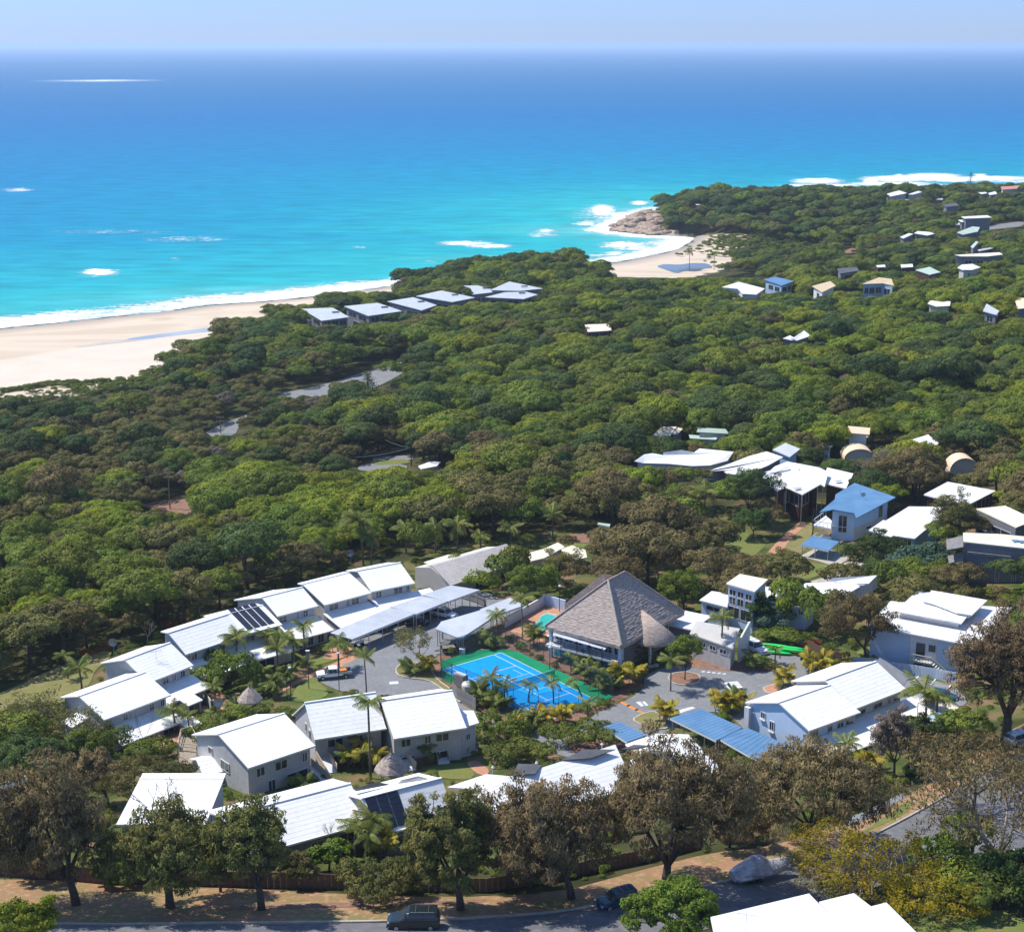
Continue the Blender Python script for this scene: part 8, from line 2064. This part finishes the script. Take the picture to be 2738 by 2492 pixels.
# ------------------------------------------------------------------ vehicles
def loft(mb, secs, m=0):
    """secs: list of (x, [(y,z)...]) closed rings with the same count"""
    n = len(secs[0][1]); V = [(x, y, z) for x, r_ in secs for y, z in r_]
    F = [(i * n + k, i * n + (k + 1) % n, (i + 1) * n + (k + 1) % n, (i + 1) * n + k) for i in range(len(secs) - 1) for k in range(n)]
    F += [tuple(range(n - 1, -1, -1)), tuple(range((len(secs) - 1) * n, len(secs) * n))]
    mb.add(V, F, m)
def ring(w, z0, z1, taper=.0, b=.08):
    t = w - taper
    return [(-w + b, z0), (w - b, z0), (w, z0 + b), (w, (z0 + z1) / 2), (t, z1 - b), (t - b * 1.3, z1), (-t + b * 1.3, z1), (-t, z1 - b), (-w, (z0 + z1) / 2), (-w, z0 + b)]
def car(px, py, heading, label, paint, L=4.5, W=.9, Hb=.95, Ht=1.5, style='wagon', loc=None, name='parked_car'):
    p = loc or gp(px, py); p = Vector((p.x, p.y, ground(p.x, p.y) + .08)); r = thing(name, p, label, 'car' if style != 'ute' else 'pickup truck', None, heading)
    h = L / 2
    def fin(mb, nm, m, par=r, sm=False):
        o = mb.build(nm, m, None); fix_normals(o); o.parent = par; return o
    mb = MB()
    if style == 'ute':
        loft(mb, [(-h + 1.9, ring(W, .45, .95)), (h - 1.15, ring(W, .42, 1.02, .03)), (h - .1, ring(W * .95, .42, .92, .05)), (h, ring(W * .85, .48, .8, .05))])
    else:
        loft(mb, [(-h, ring(W * .86, .45, Hb - .12, .03)), (-h + .12, ring(W * .97, .3, Hb, .03)), (-h + .8, ring(W, .28, Hb, .04)), (h - 1.2, ring(W, .28, Hb, .04)), (h - .35, ring(W * .97, .3, Hb - .12, .06)), (h, ring(W * .84, .38, Hb - .3, .05))])
    fin(mb, 'body', M[paint])
    c0, c1 = {'wagon': (-h + .12, h - 1.35), 'hatch': (-h + .15, h - 1.2), 'sedan': (-h + .75, h - 1.35), 'ute': (-h + 1.95, h - 1.3)}[style]
    rake = .55
    mb = MB(); z0 = Hb - .05
    loft(mb, [(c0, ring(W * .93, z0, z0 + .06, .0, .02)), (c0 + .22, ring(W * .93, z0, Ht - .05, .16, .03)), (c1 - rake, ring(W * .92, z0, Ht - .05, .16, .03)), (c1 + .15, ring(W * .9, z0, z0 + .05, .0, .02))])
    fin(mb, 'windows', M['glass'])
    mb = MB(); loft(mb, [(c0 + .12, ring(W * .76, Ht - .09, Ht - .02, .02, .02)), (c0 + .3, ring(W * .80, Ht - .09, Ht, .03, .03)), (c1 - rake - .1, ring(W * .79, Ht - .09, Ht, .03, .03)), (c1 - rake + .08, ring(W * .74, Ht - .1, Ht - .04, .02, .02))])
    fin(mb, 'roof', M[paint])
    for sx in (c0 + .12, (c0 + c1) / 2 - .25, c1 - rake + .1):
        for sy in (-1, 1):
            mb = MB(); mb.bar((sx, sy * W * .935, z0), (sx + (.18 if sx > 0 else (-.02 if sx > c0 + .2 else .12)), sy * W * .79, Ht - .05), .08, .05); fin(mb, 'pillar', M[paint])
    for sx in (-h + .85, h - .85):
        for sy in (-1, 1):
            mb = MB(); rw = .34; n = 16; V = []
            for yy in (sy * (W - .2), sy * (W + .02)):
                V += [(sx + rw * math.cos(2 * math.pi * k / n), yy, rw + rw * math.sin(2 * math.pi * k / n)) for k in range(n)]
            mb.add(V, [(k, (k + 1) % n, n + (k + 1) % n, n + k) for k in range(n)] + [tuple(range(n)), tuple(range(n, 2 * n))]); w_ = fin(mb, 'wheel', M['black'])
            mb = MB(); V = [(sx + .2 * math.cos(2 * math.pi * k / n), yy, rw + .2 * math.sin(2 * math.pi * k / n)) for yy in (sy * (W), sy * (W + .035)) for k in range(n)]
            mb.add(V, [(k, (k + 1) % n, n + (k + 1) % n, n + k) for k in range(n)] + [tuple(range(n)), tuple(range(n, 2 * n))]); fin(mb, 'rim', M['steel'], w_)
    for sy in (-1, 1):
        mb = MB(); mb.box(h - .12, sy * W * .66, Hb - .42, .12, .34, .16); fin(mb, 'headlight', M['lamp_glass'])
        mb = MB(); mb.box(c1 - .15, sy * (W + .09), Hb + .02, .12, .16, .12); fin(mb, 'mirror', M[paint])
    mb = MB(); mb.box(h - .03, 0, .5, .1, W * .9, .16); fin(mb, 'grille', M['black'])
    mb = MB(); mb.box(h + .01, 0, .3, .12, W * 1.7, .18); fin(mb, 'bumper', M[paint if style != 'ute' else 'black'])
    if style == 'wagon' or style == 'hatch':
        for sy in (-1, 1): mb = MB(); mb.bar((c0 + .4, sy * W * .72, Ht + .05), (c1 - rake - .2, sy * W * .72, Ht + .05), .04); fin(mb, 'roof_rail', M['chrome'])
        for sx in (c0 + .9, c1 - rake - .7): mb = MB(); mb.bar((sx, -W * .75, Ht + .08), (sx, W * .75, Ht + .08), .05); fin(mb, 'roof_bar', M['chrome'])
    if style == 'ute':
        mb = MB(); mb.box(-h + .95, 0, .78, 2.0, W * 1.95, .08); fin(mb, 'tray', M['steel'])
        for sy in (-1, 1): mb = MB(); mb.box(-h + .95, sy * W * .97, .86, 2.0, .04, .24); fin(mb, 'tray_side', M['steel'])
        mb = MB(); mb.bar((-h + 1.9, -W * .9, 1.45), (-h + 1.9, W * .9, 1.45), .06)
        for sy in (-1, 1): mb.bar((-h + 1.9, sy * W * .85, .8), (-h + 1.9, sy * W * .85, 1.45), .06)
        fin(mb, 'headboard', M['steel'])
        mb = MB(); mb.box(-h + 1.2, .2, .86, 1.0, .9, .38, .2); fin(mb, 'crate', M['hump'])
        mb = MB(); mb.box(-h + .5, -.3, .86, .7, .6, .3, -.3); fin(mb, 'toolbox', M['dark_metal'])
        mb = MB(); loft(mb, [(-h + 1.92, ring(W * .96, .5, 1.0, 0)), (c1 + .3, ring(W * .99, .45, 1.0, .02))]); fin(mb, 'cab', M[paint])
    return r
car(893, 1812, math.radians(192), 'white dual-cab pickup with orange load on its tray at the upper car park', 'white_paint', 5.1, .92, 1.0, 1.65, 'ute', name='pickup_truck')
car(1107, 2478, math.radians(180), 'dark four-wheel drive parked side-on by the kerb at the bottom', 'dark_paint', 4.8, .95, 1.1, 1.8, 'wagon')
car(1650, 2420, math.radians(205), 'small dark teal hatchback with silver roof bars under the she-oak', 'blue_paint', 4.2, .87, .95, 1.5, 'hatch')
car(1188, 1650, math.radians(-30), 'white car parked in the deep shade under the long carport', 'white_paint', 4.3, .87, .95, 1.5, 'hatch')
car(1112, 1672, math.radians(150), 'dark car in the shade under the middle of the long carport', 'dark_paint', 4.4, .88, .95, 1.45, 'sedan')
car(2018, 1742, math.radians(-60), 'white people carrier parked right of the office end wall', 'white_paint', 4.6, .92, 1.05, 1.7, 'wagon')
car(2518, 1872, math.radians(-25), 'dark blue car parked behind the white block next to the dark tree', 'blue_paint', 4.4, .88, .95, 1.45, 'sedan')
car(1962, 1852, math.radians(100), 'white car whose roof shows above the mound of cane palms', 'white_paint', 4.3, .88, .95, 1.5, 'hatch')
car(2728, 1985, math.radians(30), 'silver car at the right frame edge under the huge dark tree', 'silver_paint', 4.4, .88, .95, 1.5, 'hatch')
car(852, 1226, math.radians(175), 'white van standing by the bush road loop', 'white_paint', 4.9, .95, 1.2, 2.0, 'wagon', name='parked_van')
car(905, 1040, math.radians(20), 'grey car on the bush road below the beach houses', 'silver_paint', 4.3, .88, .95, 1.5, 'hatch')
car(955, 1030, math.radians(20), 'dark car on the bush road below the beach houses', 'dark_paint', 4.3, .88, .95, 1.5, 'hatch')
car(2180, 1775, math.radians(-30), 'dark car in the shade behind the dark timber fence', 'dark_paint', 4.3, .88, .95, 1.5, 'hatch')
def buggy(px, py, label, hd):
    p = gp(px, py); r = thing('quad_bike', p + Vector((0, 0, .08)), label, 'buggy', None, hd)
    for sx in (-.6, .6):
        for sy in (-.5, .5):
            mb = MB(); mb.tube([(sx, sy - .12, .3), (sx, sy + .12, .3)], .3, 12); mb.build('wheel', M['black'], r, world=False)
    mb = MB(); loft(mb, [(-.9, ring(.35, .5, .75)), (.1, ring(.38, .45, .85, .05)), (.9, ring(.3, .5, .9, .08))]); mb.build('body', M['white_paint'], r, world=False)
    mb = MB(); mb.bar((.5, 0, .8), (.35, 0, 1.2), .06); mb.bar((.35, -.4, 1.2), (.35, .4, 1.2), .05); mb.build('handlebar', M['dark_metal'], r, world=False)
buggy(958, 1728, 'white and black quad bike under the lower end of the long carport', .4)
tr_ = thing('box_trailer', gp(1202, 1745) + Vector((0, 0, .08)), 'dark box trailer with a brown load beside the court fence', 'trailer', None, .3)
mb = MB(); mb.box(0, 0, .5, 2.4, 1.5, .1); mb.box(0, .73, .6, 2.4, .04, .4); mb.box(0, -.73, .6, 2.4, .04, .4); mb.box(1.2, 0, .6, .04, 1.5, .4); mb.build('tub', M['dark_metal'], tr_, world=False)
mb = MB(); mb.box(-.1, 0, .6, 1.9, 1.3, .35); mb.build('load', M['timber'], tr_, world=False)
for sy in (-.85, .85): mb = MB(); mb.tube([(0, sy - .1, .32), (0, sy + .1, .32)], .32, 14); mb.build('wheel', M['black'], tr_, world=False)
mb = MB(); mb.bar((-1.2, .4, .5), (-2.4, 0, .5), .07); mb.bar((-1.2, -.4, .5), (-2.4, 0, .5), .07); mb.build('drawbar', M['dark_metal'], tr_, world=False)
mb = MB(); p = gp(1236, 1748); mb.box(p.x, p.y, p.z, .9, .9, .9); tag(mb.build('storage_box', M['wall_white']), 'white box in shade under the second carport', 'box')

# covered boat on its trailer
bp_ = gp(2030, 2350); boat = thing('covered_boat', bp_ + Vector((0, 0, .1)), 'boat on a trailer wrapped in a shiny silver-grey cover by the street', 'boat', None, math.radians(22))
M['tarp'] = mat('silver_tarpaulin', (.62, .60, .63), (.36, .34, .37), 1.6, .38, bump=.9, bscale=2.2, spec=.6, metallic=.25)
M['boat_blue'] = mat('blue_white_hull', (.12, .32, .55), (.5, .6, .7), 1, .4)
rg = random.Random(4); secs = []
for x, w, z0, z1 in ((-3.1, .75, .6, 1.35), (-2.6, 1.05, .5, 1.75), (-1.6, 1.15, .5, 2.3), (-.7, 1.15, .5, 2.75), (.1, 1.12, .5, 2.55), (1.0, 1.05, .52, 1.85), (1.9, .9, .6, 1.75), (2.8, .55, .75, 1.85), (3.4, .15, .95, 1.7)):
    n = 14; secs.append((x, [(w * math.cos(math.pi * k / (n - 1)) * (1 + rg.uniform(-.05, .05)), z0 + .35 + (z1 - z0 - .35) * max(0.0, math.sin(math.pi * k / (n - 1))) ** 1.5 + rg.uniform(-.05, .05)) for k in range(n)] + [(-w * .9, z0 + .1), (w * .9, z0 + .1)]))
mb = MB(); loft(mb, secs); o = mb.build('cover', M['tarp'], boat, world=False); fix_normals(o)
mb = MB(); loft(mb, [(-3.0, [(-.7, .9), (.7, .9), (.5, .45), (-.5, .45)]), (1.2, [(-.95, .95), (.95, .95), (.4, .4), (-.4, .4)]), (3.3, [(-.12, 1.2), (.12, 1.2), (.03, .9), (-.03, .9)])]); fix_normals(mb.build('hull', M['boat_blue'], boat, world=False))
for sx in (-1.4, -.6):
    for sy in (-.95, .95): mb = MB(); mb.tube([(sx, sy - .11, .33), (sx, sy + .11, .33)], .33, 14); mb.build('wheel', M['black'], boat, world=False)
mb = MB()
for sy in (-.7, .7): mb.bar((-2.8, sy, .5), (1.4, sy, .5), .1); mb.bar((1.4, sy, .5), (3.6, 0, .5), .1)
mb.build('trailer_frame', M['steel'], boat, world=False)

# kayaks
M['kayak'] = mat('bright_green_plastic', (.02, .55, .10), (.03, .62, .14), 1, .35)
k0 = gp(2040, 1738)
for i in range(6):
    r_, c_ = divmod(i, 3); base = gp(2040 + c_ * 3 + (35 if i > 3 else 0), 1736 + c_ * 6) + Vector((0, 0, .45 + r_ * .42))
    mb = MB(); secs = []
    for x, w, h in ((-2.1, .05, .05), (-1.7, .2, .14), (-.8, .36, .2), (.8, .36, .2), (1.7, .2, .14), (2.1, .05, .05)):
        secs.append((x, [(w * math.cos(2 * math.pi * k / 10), h * math.sin(2 * math.pi * k / 10)) for k in range(10)]))
    loft(mb, secs); o = fix_normals(mb.build('kayak', M['kayak'])); o.location = base + Vector((1.9, -.5, 0)); o.rotation_euler.z = -.32
    for pf in o.data.polygons: pf.use_smooth = True
    tag(o, ['green kayak in the stack behind the office, lower back', 'green kayak in the stack behind the office, lower middle', 'green kayak in the stack behind the office, lower front', 'green kayak in the stack behind the office, upper back', 'green kayak poking out right of the stack, middle', 'green kayak poking out right of the stack, front'][i], 'kayak', 'bright green kayaks behind the office')

# ------------------------------------------------------------------ poles, lamps, wires
def pole(base, top, label, arms=2, m='dark_metal', r=.12, name='power_pole', awx=1.1):
    p = gp(*base); d = pix(*p)[2]; H = (base[1] - top[1]) / (FOC / d) / math.cos(PITCH + math.atan((base[1] - CY) / FOC)); rt = thing(name, p, label, 'pole')
    mb = MB(); mb.tube([(0, 0, -.5), (0, 0, H)], [r * 1.3, r * .8], 8); mb.build('post', M[m], rt, world=False)
    for k in range(arms):
        mb = MB(); z_ = H - .3 - k * 1.1; mb.bar((-awx, 0, z_), (awx, .3, z_), .12); mb.build('crossarm', M[m], rt, world=False)
        for q in (-.9, -.3, .3, .9): mb = MB(); mb.tube([(awx * q, .15 * (q + 1), z_), (awx * q, .15 * (q + 1), z_ + .28)], .06, 6); mb.build('insulator', M['steel'], rt, world=False)
    return p + Vector((0, 0, H - .3)), rt
tops = {}
for key, b_, t_, lb, ar in [('a', (455, 1362), (455, 1262), 'wooden power pole with double crossarm over the dirt clearing', 2), ('b', (590, 1160), (590, 1114), 'power pole with crossarms at the bend of the left bush road', 2), ('c', (982, 1200), (982, 1141), 'dark power pole in the forest left of the loop road', 2), ('d', (1638, 1428), (1638, 1348), 'tall bluish pole beside the pale green utility cabinet', 1),
                            ('e', (1100, 1246), (1100, 1194), 'thin power pole at the right end of the loop road', 1), ('f', (785, 1246), (785, 1204), 'short power pole left of the white van', 1), ('g', (903, 1205), (903, 1160), 'wooden pole in the forest above the white van', 1), ('h', (2195, 740), (2195, 700), 'far power pole left of the grey-roofed far house', 1)]:
    tops[key], _ = pole(b_, t_, lb, ar, m='timber' if key in 'abg' else 'dark_metal')
def wire(a, b, label, sag=1.2):
    mb = MB(); n = 14
    mb.tube([a.lerp(b, k / n) - Vector((0, 0, sag * 4 * (k / n) * (1 - k / n))) for k in range(n + 1)], .035, 3, cap=False); tag(mb.build('power_line', M['steel']), label, 'wire')
wire(tops['a'], tops['f'], 'overhead wire from the clearing pole to the short pole by the van', 2); wire(tops['f'], tops['e'], 'overhead wire crossing above the loop road', 2); wire(tops['c'], tops['e'], 'overhead wire between the two poles at the loop road', 1)
wire(tops['h'], tops['h'] + Vector((70, -10, 1)), 'far overhead wire running right across the distant forest', 1.5); wire(tops['a'], tops['a'] + Vector((-60, -8, -1)), 'overhead wire leaving the clearing pole to the left', 2)
def lamp(base, top, label, style='globe'):
    p = gp(*base); d = pix(*p)[2]; H = (base[1] - top[1]) / (FOC / d) / math.cos(PITCH + .15); rt = thing('street_lamp', p, label, 'lamp post')
    mb = MB(); mb.tube([(0, 0, -.3), (0, 0, H)], .06, 7); mb.build('post', M['dark_metal'], rt, world=False)
    mb = MB()
    if style == 'globe':
        for k in range(5): pass
        mb.tube([(0, 0, H), (0, 0, H + .12), (0, 0, H + .3), (0, 0, H + .42)], [.08, .24, .24, .06], 10)
    else: mb.box(0, 0, H - 1.3, .5, .35, 1.3)
    mb.build('lamp_head', M['wall_white'] if style == 'globe' else M['fence_grey'], rt, world=False)
    if style != 'globe': mb = MB(); mb.box(0, 0, H, .56, .4, .06); mb.build('cap', M['wall_white'], rt, world=False)
lamp((1496, 1636), (1496, 1572), 'white globe lamp on a dark post over the pool wall'); lamp((826, 1842), (822, 1742), 'tall grey box-headed lamp beside the brick path', 'box'); lamp((907, 1848), (906, 1752), 'thin dark lamp post next to the white pickup'); lamp((778, 1872), (778, 1790), 'thin dark lamp post on the garden lawn')
lamp((1955, 1668), (1954, 1628), 'white globe lamp in front of the glazed tower'); lamp((1470, 1790), (1470, 1735), 'court floodlight post at the far corner of the court') 
for i, (b_, t_) in enumerate([((768, 1868), (768, 1800)), ((1905, 1420), (1905, 1375))]):
    p = gp(*b_); mb = MB(); mb.tube([(p.x, p.y, p.z - .2), (p.x, p.y, p.z + 4)], .05, 6); tag(mb.build('thin_post', M['dark_metal']), ['bare dark post on the garden lawn left of the pickup', 'bare dark post on the upper lawn'][i], 'post')
def dish(px, py, h, label):
    p = gp(px, py); r = thing('satellite_dish', p, label, 'satellite dish'); mb = MB(); mb.tube([(0, 0, -.2), (0, 0, h)], .05, 6); mb.build('mast', M['steel'], r, world=False)
    mb = MB(); V = [(0, 0, h)] + [(.7 * math.cos(a), -.25, h + .1 + .7 * math.sin(a)) for a in np.linspace(0, 2 * math.pi, 13)[:-1]]; mb.add(V, [(0, 1 + k, 1 + (k + 1) % 12) for k in range(12)]); mb.build('dish', M['steel'], r, world=False)
dish(588, 1935, 3.2, 'grey satellite dish on a mast above the ridge of the gabled unit'); dish(305, 1752, 2.2, 'grey satellite dish behind the second townhouse'); dish(938, 1520, 3.0, 'grey satellite dish behind the highest townhouses'); dish(534, 1648, 3.2, 'small satellite dish above the solar townhouse'); dish(2350, 1768, 1.5, 'tilted dish frame by the two gum trunks')
for x, y, lb in ((1610, 2000, 'white roof ventilator by the round green hedge'), (1435, 2050, 'white pipe vent on the long white roof by the hedge'), (1318, 2062, 'small grey pipe vent left of the heating mats')):
    p = at(x, y, 30.5) if x < 1500 else at(x, y, 29.5); mb = MB(); mb.tube([(p.x, p.y, p.z - 1.2), (p.x, p.y, p.z + .25), (p.x, p.y, p.z + .5), (p.x, p.y, p.z + .7)], [.09, .09, .22, .06], 9); tag(mb.build('roof_vent', M['wall_white']), lb, 'vent')
# patio by the white block: shade sails, roof pieces
for lb, px, hs, m_ in (('pale cream verandah roof right of the white block skirt', [(2455, 1878), (2490, 1862), (2565, 1890), (2530, 1915)], 2.8, 'roof_cream'), ('small tilted grey-blue awning below the cream verandah roof', [(2470, 1935), (2505, 1915), (2530, 1935), (2490, 1960)], 2.2, 'roof_grey'), ('purple shade cloth beside the grey-blue awning', [(2485, 1915), (2510, 1902), (2520, 1908), (2496, 1922)], 2.5, 'boat_blue')):
    zb = gp(px[0][0], px[0][1] + 40).z; P = [at(a, b, zb + hs) for a, b in px]; r = thing('awning', (P[0].x, P[0].y, zb), lb, 'awning'); mb = MB(); mb.slab(P, .1); mb.build('sheet', M[m_], r)
    for q in P: mb = MB(); g_ = ground(q.x, q.y); mb.box(q.x, q.y, g_, .08, .08, q.z - g_ - .02); mb.build('post', M['steel'], r)
# pool furniture, court benches, bins
for i, (x, y) in enumerate(((1478, 1705), (1492, 1698), (1505, 1708))):
    p = gp(x, y); r = thing('sun_lounger', p, ['leftmost', 'middle', 'rightmost'][i] + ' of three pale loungers by the pool under the hall eave', 'lounger', 'loungers by the pool', .6 * i); mb = MB(); mb.box(0, 0, .3, 1.8, .6, .08); mb.build('seat', M['frame'], r, world=False)
    mb = MB(); mb.slab([(.9, -.3, .38), (1.5, -.3, .85), (1.5, .3, .85), (.9, .3, .38)], .06); mb.build('backrest', M['frame'], r, world=False)
    for sx in (-.8, .8):
        for sy in (-.25, .25): mb = MB(); mb.box(sx, sy, 0, .05, .05, .3); mb.build('leg', M['frame'], r, world=False)
for i, (x, y, lb) in enumerate(((1740, 1782, 'white rounded boulder by the hall entrance'), (1752, 1780, 'second pale boulder by the hall entrance'), (1890, 1765, 'rocks along the office garden bed'), (1905, 1768, 'rock pile right of the boulders at the office'))):
    bm = bmesh.new(); bmesh.ops.create_icosphere(bm, subdivisions=2, radius=.55)
    for v in bm.verts: v.co += v.co.normalized() * mnoise.noise(v.co * 2 + Vector((i * 5, 0, 0))) * .2; v.co.z *= .6
    me = bpy.data.meshes.new('boulder'); bm.to_mesh(me); bm.free(); me.materials.append(M['concrete']); o = link(bpy.data.objects.new('boulder', me)); o.location = gp(x, y); tag(o, lb, 'boulder')

# ------------------------------------------------------------------ headland rocks, lagoon, beach stream
M['rock'] = mat('headland_rock', (.30, .22, .17), (.44, .34, .26), .4, .95, c3=(.16, .12, .10), bump=.8, bscale=1.2)
V_, F_ = [], []; rgk = np.random.RandomState(8); bm = bmesh.new(); bmesh.ops.create_icosphere(bm, subdivisions=2, radius=1); bv = np.array([v.co[:] for v in bm.verts]); bf = np.array([[v.index for v in f.verts] for f in bm.faces]); bm.free()
rr_ = np.array(rock_w); n_ = 0
while n_ < 130:
    x = rgk.uniform(rr_[:, 0].min(), rr_[:, 0].max()); y = rgk.uniform(rr_[:, 1].min(), rr_[:, 1].max())
    if dist_poly(x, y, rock_w) < -2: continue
    s_ = rgk.uniform(1.2, 5.0); b = bv * (1 + .25 * np.sin(bv[:, :1] * 5 + n_) * np.cos(bv[:, 1:2] * 4 + n_)) * np.array([s_, s_ * rgk.uniform(.5, .9), s_ * rgk.uniform(.3, .55)]) + np.array([x, y, ground(x, y)])
    V_.append(b); F_.append(bf + n_ * len(bv)); n_ += 1
o = link(bpy.data.objects.new('headland_rocks', np_mesh('headland_rocks', np.concatenate(V_), np.concatenate(F_), M['rock']))); tag(o, kind='stuff')
M['lagoon'] = mat('lagoon_water', (.10, .13, .17), (.17, .19, .20), .05, .15, spec=.4, coords='W'); M['stream'] = mat('shallow_stream', (.24, .32, .38), (.40, .42, .42), .08, .3, spec=.4, coords='W')
sheet('lagoon', [(1754, 713), (1775, 707), (1815, 709), (1850, 704), (1892, 705), (1908, 716), (1880, 719), (1862, 727), (1830, 725), (1810, 732), (1780, 722)], M['lagoon'], .12)
sheet('stream', [(330, 908), (400, 897), (470, 888), (560, 876), (640, 866), (680, 862), (680, 869), (600, 882), (520, 891), (430, 902), (370, 909)], M['stream'], .06)
sheet('stream', [(200, 926), (300, 912), (400, 902), (420, 905), (320, 917), (210, 930)], mat('damp_sand', (.40, .36, .33), (.55, .47, .40), .1, .6, coords='W'), .04)
